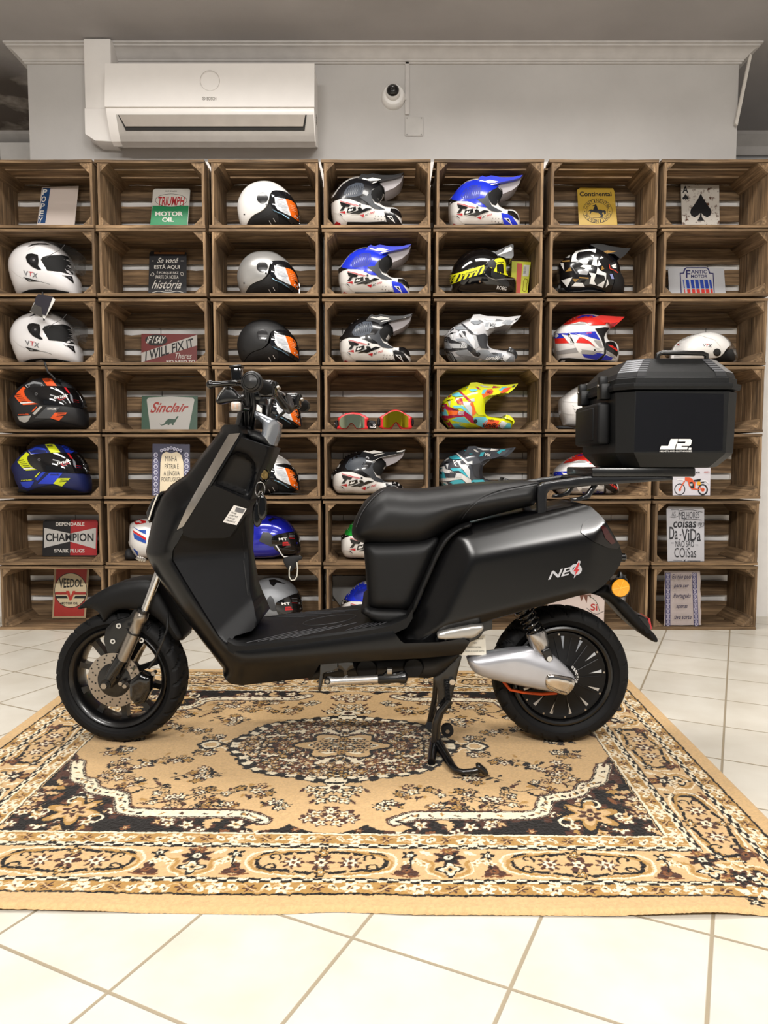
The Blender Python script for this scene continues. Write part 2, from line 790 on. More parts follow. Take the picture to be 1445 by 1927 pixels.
WALLP = paint_wall('grey_wall_paint', '#cbc8c5', '#c0bdba')
FARP = paint_wall('far_wall_paint', '#b0b0b1', '#a6a6a7', streak=False)
PANELW = mat('#f2efec', .45, var=.04)
slab('floor', (-3.4, -4.0, -.06), (3.4, 4.95, 0), floor_material())
slab('ceiling', (-3.4, -4.0, CEIL), (3.4, 4.95, CEIL + .06), ceiling_material())
slab('wall_far', (-3.4, 4.78, 0), (3.4, 4.86, CEIL), FARP)
slab('wall_left', (-3.46, -4.0, 0), (-3.4, 4.95, CEIL), WALLP)
slab('wall_right', (3.4, -4.0, 0), (3.46, 4.95, CEIL), WALLP)
# free-standing wall block that carries the air conditioner
PX0, PX1, PY0, PY1 = -1.785, 1.776, 3.80, 4.15
slab('wall_back', (PX0, PY0, 0), (PX1, PY1, CEIL), WALLP)

# white boarding behind the crates, seen through the slats
mb = MB()
GROOVE = mat('#8f8b86', .6)
zt = U(30, 296, 3.775)[1]
x = -2.05
while x < 2.35:
    w = .46
    mb.box((x + w / 2, 3.764, (zt - .03) / 2), (w - .004, .018, zt - .03), PANELW)
    x += w
mb.box((.15, 3.775, (zt - .03) / 2), (4.3, .004, zt - .035), GROOVE)
structure(mb.build('trim_1', smooth=0))
# cornice: mitred profile round the block
CORN = mat('#cfcbc8', .6)
prof = [(0, CEIL - .072), (.010, CEIL - .072), (.010, CEIL - .064), (.017, CEIL - .062), (.017, CEIL - .055), (.024, CEIL - .052),
        (.034, CEIL - .040), (.050, CEIL - .026), (.064, CEIL - .019), (.070, CEIL - .017), (.070, CEIL - .010), (.080, CEIL - .008), (.080, CEIL)]
mb = MB()
rings = [[Vector((PX0 - o, PY0 - o, z)), Vector((PX1 + o, PY0 - o, z)), Vector((PX1 + o, PY1 + o, z)), Vector((PX0 - o, PY1 + o, z))] for o, z in prof]
mb.loft(rings, CORN, caps=False)
structure(mb.build('trim_2', smooth=30))
# far-wall cornice, white upper panels on the left, skirting on the far wall
mb = MB()
mb.loft([[Vector((x, 4.78 - o, z)) for o, z in ((0, CEIL - .12), (.02, CEIL - .12), (.03, CEIL - .07), (.09, CEIL - .02), (.09, CEIL), (0, CEIL))] for x in (-3.4, 3.4)], CORN)
structure(mb.build('trim_3', smooth=30))
mb = MB()
zl_ = U(20, 268, 4.655)[1]
for i, x0 in enumerate((-3.25, -2.81, -2.37)):
    mb.box((x0 + .21, 4.665, zl_ / 2), (.425, .02, zl_), PANELW, bev=.002)
structure(mb.build('trim_4', smooth=0))
mb = MB()
LAM = mat('#cfd1d2', .35, var=.04)
for i in range(3):
    mb.box((2.3 + i * .6, 4.765, 1.42), (.585, .02, 2.6), LAM, bev=.003)
structure(mb.build('trim_5', smooth=0))
slab('baseboard_far', (-3.4, 4.738, 0), (3.4, 4.754, .1), mat('#c9c5bd', .4))
# surface conduit that drops to the junction plate
mb = MB()
a, b_ = P3(766, 106, PY0), P3(766, 217, PY0)
mb.box(((a.x + b_.x) / 2, PY0 - .005, (a.z + b_.z) / 2), (.021, .010, a.z - b_.z), CORN, bev=.002)
a, b_ = P3(772, 112, PY0), P3(1352, 115, PY0)
mb.box(((a.x + b_.x) / 2, PY0 - .005, (a.z + b_.z) / 2 - .002), (b_.x - a.x, .010, .022), CORN, bev=.002)
structure(mb.build('trim_6', smooth=0))
mb = MB()
a, b_ = P3(762, 257, PY0), P3(796, 221, PY0)
c = (a + b_) / 2
mb.box((c.x, PY0 - .004, c.z), (b_.x - a.x, .008, b_.z - a.z), mat('#c4c1bd', .6), bev=.002)
for sx in (-1, 1):
    for sz in (-1, 1):
        mb.cyl((c.x + sx * .036, PY0 - .0095, c.z + sz * .04), (c.x + sx * .036, PY0 - .004, c.z + sz * .04), .003, mat('#8d8a86', .5), n=10)
tag(mb.build('junction_plate'), 'square grey blanking plate screwed to the wall below the camera conduit', 'cover plate')
# broken strip of moulding at the right end of the cornice
mb = MB()
mb.prism([P3(1383, 232, 3.77), P3(1388, 236, 3.77), P3(1415, 104, 3.77), P3(1411, 100, 3.77)], (0, .012, 0), mat('#ddd8d0', .6))
a = P3(1384, 228, 3.78)
tag(mb.build('moulding_offcut'), 'loose pale strip of moulding leaning out at the right end of the cornice', 'moulding')

# ---------------------------------------------------------------- air conditioner
ACW = mat('#f8f4f0', .32, coat=.15, var=.015)
ACS = mat('#c3bfbb', .32, .25)
x0 = U(199, 160, 3.60)[0]
x1 = U(591, 160, 3.60)[0]
zt = U(400, 118, 3.60)[1]
zm = U(400, 201, 3.585)[1]
zb = U(400, 272, 3.66)[1]
ac = thing('air_conditioner', 'white wall-mounted air conditioner high on the grey wall, its vent flap open', 'air conditioner', ((x0 + x1) / 2, PY0, zb))


def xprism(mb, prof, xa, xb, m):
    mb.loft([[Vector((xa, y, z)) for y, z in prof], [Vector((xb, y, z)) for y, z in prof]], m)


mb = MB()
xprism(mb, [(PY0, zt - .004), (3.61, zt - .004), (3.595, zm - .004), (3.602, zm - .03), (3.635, zb + .045), (3.66, zb + .014), (3.69, zb + .004), (PY0, U(400, 278, PY0)[1])], x0, x1, ACW)
mb.build('body', ac, smooth=20)
mb = MB()
xprism(mb, [(3.612, zt), (3.601, zt - .003), (3.5845, zm + .006), (3.5845, zm), (3.60, zm), (3.618, zt)], x0 - .002, x1 + .002, ACW)
front = mb.build('front_panel', ac, smooth=20)
mb = MB()
# silver lower chin with the recessed outlet
xprism(mb, [(3.6005, zm - .028), (3.6305, zb + .05), (3.645, zb + .03), (3.657, zb + .013), (3.69, zb - .0015), (3.70, zb + .02), (3.65, zm - .03)], x0 + .045, x1 - .004, ACS)
mb.build('air_outlet', ac, smooth=20)
q = [U(222, 212, 3.6)[0], U(577, 218, 3.6)[0], U(572, 250, 3.6)[0], U(233, 246, 3.6)[0]]
mb = MB()
mb.prism([(q[0], 3.5995, zm - .03), (q[1], 3.5995, zm - .03), (q[2], 3.624, zb + .052), (q[3], 3.624, zb + .052)], (0, .02, 0), mat('#262423', .6))
mb.build('outlet_gap', ac, smooth=0)
mb = MB()
mb.prism([(q[0] + .006, 3.591, zm - .033), (q[1] - .006, 3.591, zm - .033), (q[2] - .006, 3.612, zb + .064), (q[3] + .004, 3.612, zb + .064)], (0, .005, .001), mat('#bdb5ae', .28, .3))
mb.build('vent_flap', ac, 'brushed grey vent flap')
mb = MB()
c = P3(395, 152, 3.592)
mb.lathe((c.x, c.y - .0005, c.z), (0, -1, 0), [(.0455, 0), (.0455, .0012), (.047, .0012), (.047, 0)], mat('#b9b2ab', .4), n=48, closed=True)
mb.build('display_ring', ac)
mb = MB()
g = mat('#9b958f', .5)
T, F = text2d('BOSCH', .02)
a, b_ = P3(389, 189, 3.5865), P3(407, 182.5, 3.5865)
mb.add([(a.x + (b_.x - a.x) * u, 3.5855, a.z + (b_.z - a.z) * v) for u, v in T], F, g)
c = P3(383.5, 185.5, 3.5865)
mb.lathe((c.x, 3.586, c.z), (0, -1, 0), [(.0062, 0), (.0062, .001), (.008, .001), (.008, 0)], g, n=24, closed=True)
mb.box((c.x - .002, 3.586, c.z), (.0012, .001, .009), g)
mb.box((c.x + .002, 3.586, c.z), (.0012, .001, .009), g)
mb.box((c.x, 3.586, c.z), (.004, .001, .0012), g)
mb.build('maker_mark', ac, smooth=0)
mb = MB()
for k in range(4):
    z = zb + .12 + k * .012
    mb.box((x1 + .0005, 3.72, z), (.002, .05, .004), mat('#8d8884', .6))
mb.build('side_vent', ac, smooth=0)

# trunking that hides the pipes
xa, xb = U(160, 150, 3.70)[0], x0 - .005
tr = thing('pipe_trunking', 'white plastic pipe trunking running down beside the left end of the air conditioner', 'pipe cover', ((xa + xb) / 2, PY0, U(180, 270, 3.7)[1]))
zt2, ze, zl = U(180, 74, 3.70)[1], U(180, 206, 3.70)[1], U(180, 268, 3.70)[1]
mb = MB()
mb.box(((xa + xb) / 2, 3.745, (min(zt2, CEIL - .002) + ze) / 2), (xb - xa, .11, min(zt2, CEIL - .002) - ze), ACW, bev=.006)
mb.build('duct', tr)
mb = MB()
x0 -= .004
ring = [(xa - .002, ze), (xb + .002, ze), (xb + .002, U(0, 220, 3.69)[1]), (x0 + .001, U(0, 246, 3.69)[1]), (x0 + .001, zl), (U(172, 0, 3.69)[0], zl + .005), (xa - .002, U(0, 252, 3.69)[1])]
mb.prism([(x, 3.69, z) for x, z in ring], (0, .11, 0), ACW)
mb.build('elbow', tr, smooth=20)

# ---------------------------------------------------------------- dome camera
c = P3(740, 184, PY0)
cm = thing('security_camera', 'small white dome security camera on the grey wall right of the air conditioner', 'camera', (c.x, PY0, c.z))
mb = MB()
mb.lathe((c.x, PY0, c.z), (0, -1, 0), [(.060, 0), (.060, .010), (.057, .022), (.050, .034), (.046, .036), (0, .037)], mat('#f3f1ee', .35), n=48)
mb.build('base', cm)
mb = MB()
mb.sphere((c.x - .002, PY0 - .042, c.z + .004), .036, mat('#f3f1ee', .3), n=32)
mb.build('housing', cm)
mb = MB()
ax = Vector((-.05, -1, .12)).normalized()
o = Vector((c.x - .002, PY0 - .042, c.z + .004))
mb.lathe(o, ax, [(.0305, .0195), (.0305, .0225), (.024, .0312), (.012, .0375), (0, .039)], BLACKP, n=40)
mb.lathe(o, ax, [(.0125, .0375), (.0125, .0415), (.009, .0415), (.007, .0400), (0, .0398)], mat('#30302f', .15, coat=.6), n=32)
mb.build('lens', cm, 'glossy black lens window')
mb = MB()
mb.tube([(c.x + .05, PY0 - .012, c.z - .012), (c.x + .066, PY0 - .012, c.z - .013)], .0035, mat('#d9d6d2', .4))
mb.build('cable', cm)
# ================================================================ wooden crates
def wood_material():
    m = bpy.data.materials.new('weathered_crate_wood')
    nt, N, L, b = nodes(m)
    at = N.new('ShaderNodeAttribute')
    at.attribute_name = 'grain'
    tn = N.new('ShaderNodeAttribute')
    tn.attribute_name = 'tone'
    oi = N.new('ShaderNodeObjectInfo')
    cmb = N.new('ShaderNodeCombineXYZ')
    sc = N.new('ShaderNodeMath')
    sc.operation = 'MULTIPLY'
    sc.inputs[1].default_value = 37.0
    L.new(oi.outputs['Random'], sc.inputs[0])
    L.new(sc.outputs[0], cmb.inputs[0])
    L.new(sc.outputs[0], cmb.inputs[2])
    ad = N.new('ShaderNodeVectorMath')
    L.new(at.outputs['Vector'], ad.inputs[0])
    L.new(cmb.outputs[0], ad.inputs[1])
    mp = N.new('ShaderNodeMapping')
    mp.inputs['Scale'].default_value = (2.2, 42, 42)
    L.new(ad.outputs[0], mp.inputs['Vector'])
    n1 = N.new('ShaderNodeTexNoise')
    n1.inputs['Scale'].default_value = 1.7
    n1.inputs['Detail'].default_value = 7
    n1.inputs['Roughness'].default_value = .62
    n1.inputs['Distortion'].default_value = .5
    L.new(mp.outputs[0], n1.inputs['Vector'])
    mp2 = N.new('ShaderNodeMapping')
    mp2.inputs['Scale'].default_value = (3, 9, 9)
    L.new(ad.outputs[0], mp2.inputs['Vector'])
    n2 = N.new('ShaderNodeTexNoise')
    n2.inputs['Scale'].default_value = 2.0
    n2.inputs['Detail'].default_value = 5
    L.new(mp2.outputs[0], n2.inputs['Vector'])
    cr = N.new('ShaderNodeValToRGB')
    e = cr.color_ramp.elements
    e[0].position, e[0].color = .30, lin('#493b2d')
    e[1].position, e[1].color = .72, lin('#a88b69')
    x = e.new(.5)
    x.color = lin('#7b6349')
    L.new(n1.outputs['Fac'], cr.inputs[0])
    r2 = N.new('ShaderNodeMapRange')
    r2.inputs[1].default_value, r2.inputs[2].default_value = .3, .7
    r2.inputs[3].default_value, r2.inputs[4].default_value = .72, 1.22
    L.new(n2.outputs['Fac'], r2.inputs[0])
    mu = N.new('ShaderNodeMath')
    mu.operation = 'MULTIPLY'
    L.new(r2.outputs[0], mu.inputs[0])
    L.new(tn.outputs['Fac'], mu.inputs[1])
    v = N.new('ShaderNodeVectorMath')
    v.operation = 'SCALE'
    L.new(cr.outputs[0], v.inputs[0])
    L.new(mu.outputs[0], v.inputs['Scale'])
    L.new(v.outputs[0], b.inputs['Base Color'])
    b.inputs['Roughness'].default_value = .72
    b.inputs['Specular IOR Level'].default_value = .3
    bp = N.new('ShaderNodeBump')
    bp.inputs['Strength'].default_value = .35
    bp.inputs['Distance'].default_value = .002
    L.new(n1.outputs['Fac'], bp.inputs['Height'])
    L.new(bp.outputs[0], b.inputs['Normal'])
    return m


WOOD = wood_material()
CRW, CRH, CRD, BT = .508, .306, .29, .0125
YF = 3.45


class Boards:
    def __init__(self, r):
        self.v, self.f, self.g, self.t, self.r = [], [], [], [], r

    def board(self, o, L, A, B, length, width, thick, chip=.15):
        """o corner, L/A/B unit axes along length, width, thickness"""
        r = self.r
        o, L, A, B = (Vector(q) for q in (o, L, A, B))
        k = 9
        base = len(self.v)
        off = Vector((r.uniform(0, 50), r.uniform(0, 50), r.uniform(0, 50)))
        tone = r.uniform(.78, 1.16)
        e0, e1 = 0.0, 0.0
        bow = r.uniform(-.0015, .0015)
        notch = r.randrange(1, k) if r.random() < chip else -1
        for i in range(k + 1):
            s = length * i / k
            e0 = r.uniform(-.0012, .0012)
            e1 = r.uniform(-.0012, .0012)
            if i == notch:
                e1 -= r.uniform(.003, .010)
            b = bow * math.sin(math.pi * i / k)
            for (a, c) in ((e0, b), (width + e1, b), (width + e1, thick + b), (e0, thick + b)):
                self.v.append(o + L * s + A * a + B * c)
                self.g.append(Vector((s, a, c)) + off)
                self.t.append(tone)
        for i in range(k):
            for j in range(4):
                j2 = (j + 1) % 4
                self.f.append((base + i * 4 + j, base + i * 4 + j2, base + i * 4 + 4 + j2, base + i * 4 + 4 + j))
        self.f.append((base + 3, base + 2, base + 1, base))
        e = base + k * 4
        self.f.append((e, e + 1, e + 2, e + 3))

    def wedge(self, x, z, sx, sz, leg, y0, y1):
        base = len(self.v)
        r = self.r
        off = Vector((r.uniform(0, 50), r.uniform(0, 50), r.uniform(0, 50)))
        tone = r.uniform(.85, 1.15)
        l1, l2 = leg * r.uniform(.92, 1.08), leg * r.uniform(.92, 1.08)
        cut = r.uniform(.0, .010)
        for y, c in ((y0, cut), (y0 + .012, 0), (y1, 0)):
            for (a, b_) in ((0, 0), (l1 - c, 0), (0, l2 - c)):
                self.v.append(Vector((x + sx * a, y + (c * .3 if a or b_ else 0), z + sz * b_)))
                self.g.append(Vector((y, a, b_)) + off)
                self.t.append(tone)
        for i in range(2):
            for j in range(3):
                j2 = (j + 1) % 3
                self.f.append((base + i * 3 + j, base + i * 3 + j2, base + i * 3 + 3 + j2, base + i * 3 + 3 + j))
        self.f.append((base, base + 1, base + 2))
        self.f.append((base + 8, base + 7, base + 6))

    def build(self, name, parent):
        me = bpy.data.meshes.new(name)
        me.from_pydata([tuple(p) for p in self.v], [], self.f)
        a = me.attributes.new('grain', 'FLOAT_VECTOR', 'POINT')
        a.data.foreach_set('vector', [c for p in self.g for c in p])
        a = me.attributes.new('tone', 'FLOAT', 'POINT')
        a.data.foreach_set('value', self.t)
        bm = bmesh.new()
        bm.from_mesh(me)
        bmesh.ops.recalc_face_normals(bm, faces=bm.faces)
        bm.to_mesh(me)
        bm.free()
        me.materials.append(WOOD)
        o = bpy.data.objects.new(name, me)
        COL.objects.link(o)
        o.parent = parent
        return o


def make_crate(seed):
    """origin at the middle of the front bottom edge; the opening faces -Y"""
    r = random.Random(seed)
    root = thing('wooden_crate', 'x', 'crate', (0, 0, 0))
    X, Y, Z = Vector((1, 0, 0)), Vector((0, 1, 0)), Vector((0, 0, 1))
    w = CRW - .004
    x0 = -w / 2
    bd = (CRD - BT - .016) / 3

    for nm, z in (('bottom_panel', 0), ('top_panel', CRH - BT)):
        b = Boards(r)
        g = r.uniform(.010, .018)
        for i in range(3):
            b.board((x0, i * (bd + .007), z), X, Y, Z, w, bd - (g if i < 2 else 0) + .004, BT)
        b.build(nm, root)
    b = Boards(r)
    hs = [.088, .086, .086]
    gp = r.uniform(.026, .034)
    z = BT + .001
    tot = CRH - 2 * BT - .002
    hb = (tot - 2 * gp) / 3
    for i in range(3):
        b.board((x0 + .002, CRD - BT, z), X, Z, Y, w - .004, hb, BT - .001, chip=.3)
        z += hb + gp
    b.build('back_panel', root)
    for sx in (-1, 1):
        b = Boards(r)
        for i in range(3):
            b.board((sx * (w / 2 - BT) if sx < 0 else w / 2 - BT, .002 + i * (bd + .006), BT + .0005), Z, Y, X, CRH - 2 * BT - .001, bd - .002, BT - .001)
        b.build('side_panel', root)
    for sx in (-1, 1):
        for sz in (-1, 1):
            b = Boards(r)
            b.wedge(sx * (w / 2 - BT - .0005), BT + .001 if sz < 0 else CRH - BT - .001, -sx, -sz, .050, .004, CRD - BT - .002)
            b.build('corner_post', root)
    return root


def copy_tree(o, parent=None):
    c = o.copy()
    COL.objects.link(c)
    c.parent = parent
    for ch in list(o.children):
        copy_tree(ch, c)
    return c


COLX = [-1.845, -1.335, -.814, -.297, .220, .748, 1.272, 1.788]
ROWZ = [1.880, 1.570, 1.254, .942, .628, .312, .0]
CRATE_LABELS = {
    (0, 0): 'holding the square plate with a blue lettered stripe',
    (0, 1): 'holding the upper of the two matching plain white full-face helmets',
    (0, 2): 'holding the white full-face helmet below the hanging black tag',
    (0, 3): 'holding the black, grey and orange full-face helmet',
    (0, 4): 'holding the blue full-face helmet with yellow flashes',
    (0, 5): 'holding the black and red spark plug plate',
    (0, 6): 'on the floor with the red motor oil plate inside',
    (1, 0): 'holding the white and green motor oil plate',
    (1, 1): 'holding the black plate with white hand lettering',
    (1, 2): 'holding the red plate with a slanted white banner',
    (1, 3): 'holding the green and white plate with a small dinosaur',
    (1, 4): 'holding the tall blue and cream ornamental plate',
    (1, 5): 'with a striped helmet half hidden by the scooter nose',
    (1, 6): 'on the floor behind the front mudguard, looking empty',
    (2, 0): 'holding the white open-face helmet in the top row',
    (2, 1): 'holding the silver open-face helmet',
    (2, 2): 'holding the matt black open-face helmet',
    (2, 3): 'behind the scooter handlebar',
    (2, 4): 'holding the white open-face helmet beside the ignition key',
    (2, 5): 'holding the shiny blue helmet behind the key fob',
    (2, 6): 'on the floor with the plain grey helmet',
    (3, 0): 'holding the black and white motocross helmet in the top row',
    (3, 1): 'holding the second blue motocross helmet, one row below the top',
    (3, 2): 'holding the black-topped motocross helmet above the goggles',
    (3, 3): 'holding two pairs of red goggles',
    (3, 4): 'holding the shiny black and white helmet behind the front of the seat',
    (3, 5): 'holding the green-topped motocross helmet behind the seat',
    (3, 6): 'on the floor with the blue-topped helmet behind the seat base',
    (4, 0): 'holding the blue and white motocross helmet in the top row',
    (4, 1): 'holding the shiny black helmet and the yellow box',
    (4, 2): 'holding the grey camouflage motocross helmet',
    (4, 3): 'holding the yellow motocross helmet',
    (4, 4): 'holding the turquoise and white motocross helmet just above the seat',
    (4, 5): 'hidden behind the scooter seat, second from the floor',
    (4, 6): 'on the floor hidden behind the scooter body',
    (5, 0): 'holding the yellow tyre plate with a horse emblem',
    (5, 1): 'holding the black helmet with white and gold shapes',
    (5, 2): 'holding the red, white and blue motocross helmet above the top case',
    (5, 3): 'holding the white helmet to the left of the top case',
    (5, 4): 'holding the red, white and blue helmet behind the luggage rack',
    (5, 5): 'behind the scooter tail light',
    (5, 6): 'on the floor behind the rear mudguard with a printed plate',
    (6, 0): 'holding the rusty ace of spades plate',
    (6, 1): 'holding the white plate with blue and red stripes',
    (6, 2): 'holding the white open-face helmet above the top case handle',
    (6, 3): 'hidden mostly by the black top case',
    (6, 4): 'holding the plate with an orange motorcycle',
    (6, 5): 'holding the white plate with black hand lettering',
    (6, 6): 'on the floor at the right end with the blue tile pattern plate',
}
protos = [make_crate(100 + i) for i in range(7)]
crates = {}
jr = random.Random(3)
k = 0
for c in range(7):
    for r in range(7):
        o = protos[k] if k < len(protos) else copy_tree(protos[(k * 3 + r) % 7])
        k += 1
        o.location = ((COLX[c] + COLX[c + 1]) / 2 + jr.uniform(-.004, .004), YF + jr.uniform(0, .006), ROWZ[r])
        o.rotation_euler = (0, 0, math.radians(jr.uniform(-.5, .5)))
        tag(o, 'dark wooden crate ' + CRATE_LABELS[(c, r)], 'crate', 'wooden crates stacked as a shelf wall')
        crates[(c, r)] = o
# ================================================================ electric scooter
YS = 2.05
fw = P3(231.5, 1269, YS)
rw = P3(1051, 1264.5, YS)
RF = fw.z - .0105
RR = rw.z - .0105
sco = thing('electric_scooter', 'matt black electric scooter with a black top case parked side-on on the patterned rug', 'scooter', (0.0, YS, .0085))


def tyre(mb, c, R, rim, hw, m, tread=26, rot=0.0):
    """tyre cross-section swept round the axle, with cut tread grooves"""
    n, k = 416, 30
    vs, fs = [], []
    cr, sr = math.cos(rot), math.sin(rot)
    for i in range(n):
        a = 2 * math.pi * i / n
        for j in range(k):
            s = 2 * math.pi * j / k
            # superellipse section: outer crown fuller than the bead
            cx_, sy_ = math.cos(s), math.sin(s)
            half = (R - rim) / 2
            rr = rim + half + half * math.copysign(abs(cx_) ** .8, cx_)
            y = hw * math.copysign(abs(sy_) ** .75, sy_) * (1 if cx_ > -.2 else .86)
            if cx_ > .15:
                ph = (a * tread / (2 * math.pi) + .9 * abs(y) / hw + (0 if y > 0 else .5)) % 1
                if ph < .17 and abs(y) > hw * .26:
                    rr -= .0055
                if abs(abs(y) - hw * .22) < hw * .09:
                    rr -= .003
            px, pz, py = rr * math.cos(a), rr * math.sin(a), y
            vs.append(Vector((c.x + px * cr - py * sr, c.y + px * sr + py * cr, c.z + pz)))
    for i in range(n):
        i2 = (i + 1) % n
        for j in range(k):
            j2 = (j + 1) % k
            fs.append((i * k + j, i2 * k + j, i2 * k + j2, i * k + j2))
    mb.add(vs, fs, m)


STEER = math.radians(-5)
AXF = Vector((-math.sin(STEER), math.cos(STEER), 0))          # front axle direction (+Y-ish)

# ---- front wheel
mb = MB()
tyre(mb, fw, RF, RF * .735, .047, RUBBER, 24, STEER)
mb.lathe(fw, -AXF, [(RF * .80, .0475), (RF * .803, .0485), (RF * .806, .0475)], RUBBER, n=96)
w1 = mb.build('front_wheel', sco, 'front wheel with ten black spokes', smooth=30)
mb = MB()
r0 = RF * .745
mb.lathe(fw, -AXF, [(r0, .034), (r0 + .004, .040), (r0 + .001, .0425), (r0 - .005, .040), (r0 - .013, .030), (r0 - .016, .012), (r0 - .016, -.012), (r0 - .013, -.03), (r0 - .005, -.040), (r0 + .004, -.04), (r0, -.034)], BLACKP, n=96)
mb.build('rim', w1)
mb = MB()
ux = Vector((math.cos(STEER), math.sin(STEER), 0))
uz = Vector((0, 0, 1))
for i in range(10):
    a = math.radians(22 + 36 * i)
    d = ux * math.cos(a) + uz * math.sin(a)
    t = -ux * math.sin(a) + uz * math.cos(a)
    rings = []
    for (r, wd, th) in ((.028, .011, .020), (.075, .0075, .016), (r0 - .022, .008, .014), (r0 - .012, .012, .018)):
        c = fw + d * r
        rings.append([c + t * wd - AXF * th, c - t * wd - AXF * th, c - t * wd * .7 + AXF * th, c + t * wd * .7 + AXF * th])
    mb.loft(rings, BLACKP)
mb.build('spokes', w1, smooth=30)
mb = MB()
mb.lathe(fw, -AXF, [(0, .052), (.020, .052), (.030, .045), (.034, .02), (.034, -.045), (.02, -.05), (0, -.05)], BLACKP, n=40)
mb.build('hub', w1)
mb = MB()
DISC = mat('#a9a096', .34, .9)
mb.lathe(fw - AXF * .052, -AXF, [(.048, 0), (.048, .0035), (.0765, .0035), (.0765, 0)], DISC, n=96, closed=True)
mb.lathe(fw - AXF * .050, -AXF, [(0, .006), (.044, .006), (.050, .004), (.050, 0), (0, 0)], BLACKP, n=48)
for ring, cnt in ((.055, 15), (.064, 15), (.0715, 15)):
    for i in range(cnt):
        a = 2 * math.pi * (i + (ring * 90) % 1) / cnt
        c = fw - AXF * .0557 + ux * math.cos(a) * ring + uz * math.sin(a) * ring
        mb.cyl(c, c - AXF * .0002, .0026, mat('#15130f', .7), n=10)
mb.build('brake_disc', w1, 'drilled steel brake disc')

# ---- rear wheel with hub motor
mb = MB()
tyre(mb, rw, RR, RR * .705, .050, RUBBER, 24)
w2 = mb.build('rear_wheel', sco, 'rear wheel with a black hub motor and silver wedges', smooth=30)
mb = MB()
r1 = RR * .705
mb.lathe(rw, (0, -1, 0), [(r1 + .003, .036), (r1 + .005, .043), (r1, .045), (r1 - .006, .043), (r1 - .011, .030), (r1 - .013, 0), (r1 - .011, -.03), (r1 + .004, -.042), (r1, -.03)], BLACKP, n=96)
mb.build('rim', w2)
mb = MB()
rm = r1 - .012
mb.lathe(rw, (0, -1, 0), [(0, .058), (.030, .058), (.036, .050), (.072, .041), (rm - .012, .034), (rm - .008, .036), (rm, .036), (rm, -.03), (.05, -.05), (0, -.05)], mat('#0a0a0b', .42, spec=.3), n=96)
mot = mb.build('hub_motor', w2)


def wcone(r):            # height of the motor cover at radius r
    return np.interp(r, [.036, .072, rm - .012, rm - .008, rm], [.050, .041, .034, .036, .036])


WEDGE = mat('#ccd0d6', .2, .7)
for i in range(13):
    mb = MB()
    a = math.radians(6 + i * 360 / 13)
    d = Vector((math.cos(a), 0, math.sin(a)))
    t = Vector((-math.sin(a), 0, math.cos(a)))
    ra, rb = rm * .62, rm * .91
    pa = rw + d * ra + Vector((0, -wcone(ra) - .001, 0))
    pb = rw + d * rb + Vector((0, -wcone(rb) - .001, 0))
    mb.add([pa, pb + t * .0055, pb - t * .0035, pa + Vector((0, .004, 0)), pb + t * .0055 + Vector((0, .006, 0)), pb - t * .0035 + Vector((0, .006, 0))],
           [(0, 1, 2), (0, 3, 4, 1), (1, 4, 5, 2), (2, 5, 3, 0), (3, 5, 4)], WEDGE)
    mb.build('wedge_inlay', w2, 'bright silver wedge inlay', smooth=0)
mb = MB()
for i in range(12):
    a = math.radians(5 + i * 30)
    c = rw + Vector((math.cos(a) * (rm - .0055), -.035, math.sin(a) * (rm - .0055)))
    mb.cyl(c, c + Vector((0, -.005, 0)), .0028, STEEL, n=10)
for i in range(14):
    a = math.radians(25 + i * 360 / 14)
    d = Vector((math.cos(a), 0, math.sin(a)))
    mb.tube([rw + d * .045 + Vector((0, -wcone(.045) - .001, 0)), rw + d * (rm - .014) + Vector((0, -wcone(rm - .014) - .001, 0))], .0012, mat('#08080a', .4), n=6)
mb.build('bolts', w2, smooth=30)
mb = MB()
for i, ch in enumerate('QSMOTOR'):
    a = math.radians(48 - i * 11.5)
    T, F = text2d(ch, .02)
    d = Vector((math.cos(a), 0, math.sin(a)))
    t = Vector((math.sin(a), 0, -math.cos(a)))
    o = rw + d * .0385 + Vector((0, -.0525, 0))
    mb.add([o + t * ((u - .5) * .0062) + d * ((v - .5) * .0075) for u, v in T], F, WHITE)
mb.build('hub_lettering', w2, smooth=0)

# ---- front fork
FY = .068
f0, f1 = P3(300, 1074, YS - FY), P3(271, 1151, YS - FY)
g0, g1 = P3(267, 1156, YS - FY), P3(231, 1241, YS - FY)
h0, h1 = P3(230, 1240, YS - FY), P3(203, 1288, YS - FY)


def mir(v):
    return Vector((v.x, 2 * YS - v.y, v.z))


for s in (0, 1):
    q = (lambda v: v) if s == 0 else mir
    mb = MB()
    mb.cyl(q(f0), q(f1), .0112, CHROME)
    fk = mb.build('fork_leg', sco, 'steel telescopic fork leg')
    mb = MB()
    a, b_ = q(g0), q(g1)
    L_ = lambda t: a + (b_ - a) * t
    mb.tube([L_(-.06), L_(0), L_(.02), L_(.12), L_(.15), L_(.36), L_(.40), L_(1)], [.016, .0185, .0195, .0195, .0165, .0165, .0175, .0175], mat('#a39b91', .3, .95), n=28)
    mb.build('slider', fk)
    mb = MB()
    mb.tube([L_(-.10), L_(-.03)], .0175, BLACKP)
    mb.build('dust_seal', fk)
    mb = MB()
    mb.tube([L_(.385), L_(.42)], .021, BLACKP)
    mb.build('fork_clamp', fk)
    mb = MB()
    a2, b2 = q(h0), q(h1)
    mb.tube([a2, a2 + (b2 - a2) * .5, b2], [.019, .021, .016], GLOSS)
    ax = Vector((b2.x, b2.y, fw.z - .004))
    mb.cyl(ax - Vector((0, .02, 0)), ax + Vector((0, .02, 0)), .014, BLACKP)
    mb.cyl(ax - Vector((0, .032, 0)), ax - Vector((0, .018, 0)), .0085, STEEL, n=6)
    mb.build('axle_lug', fk)

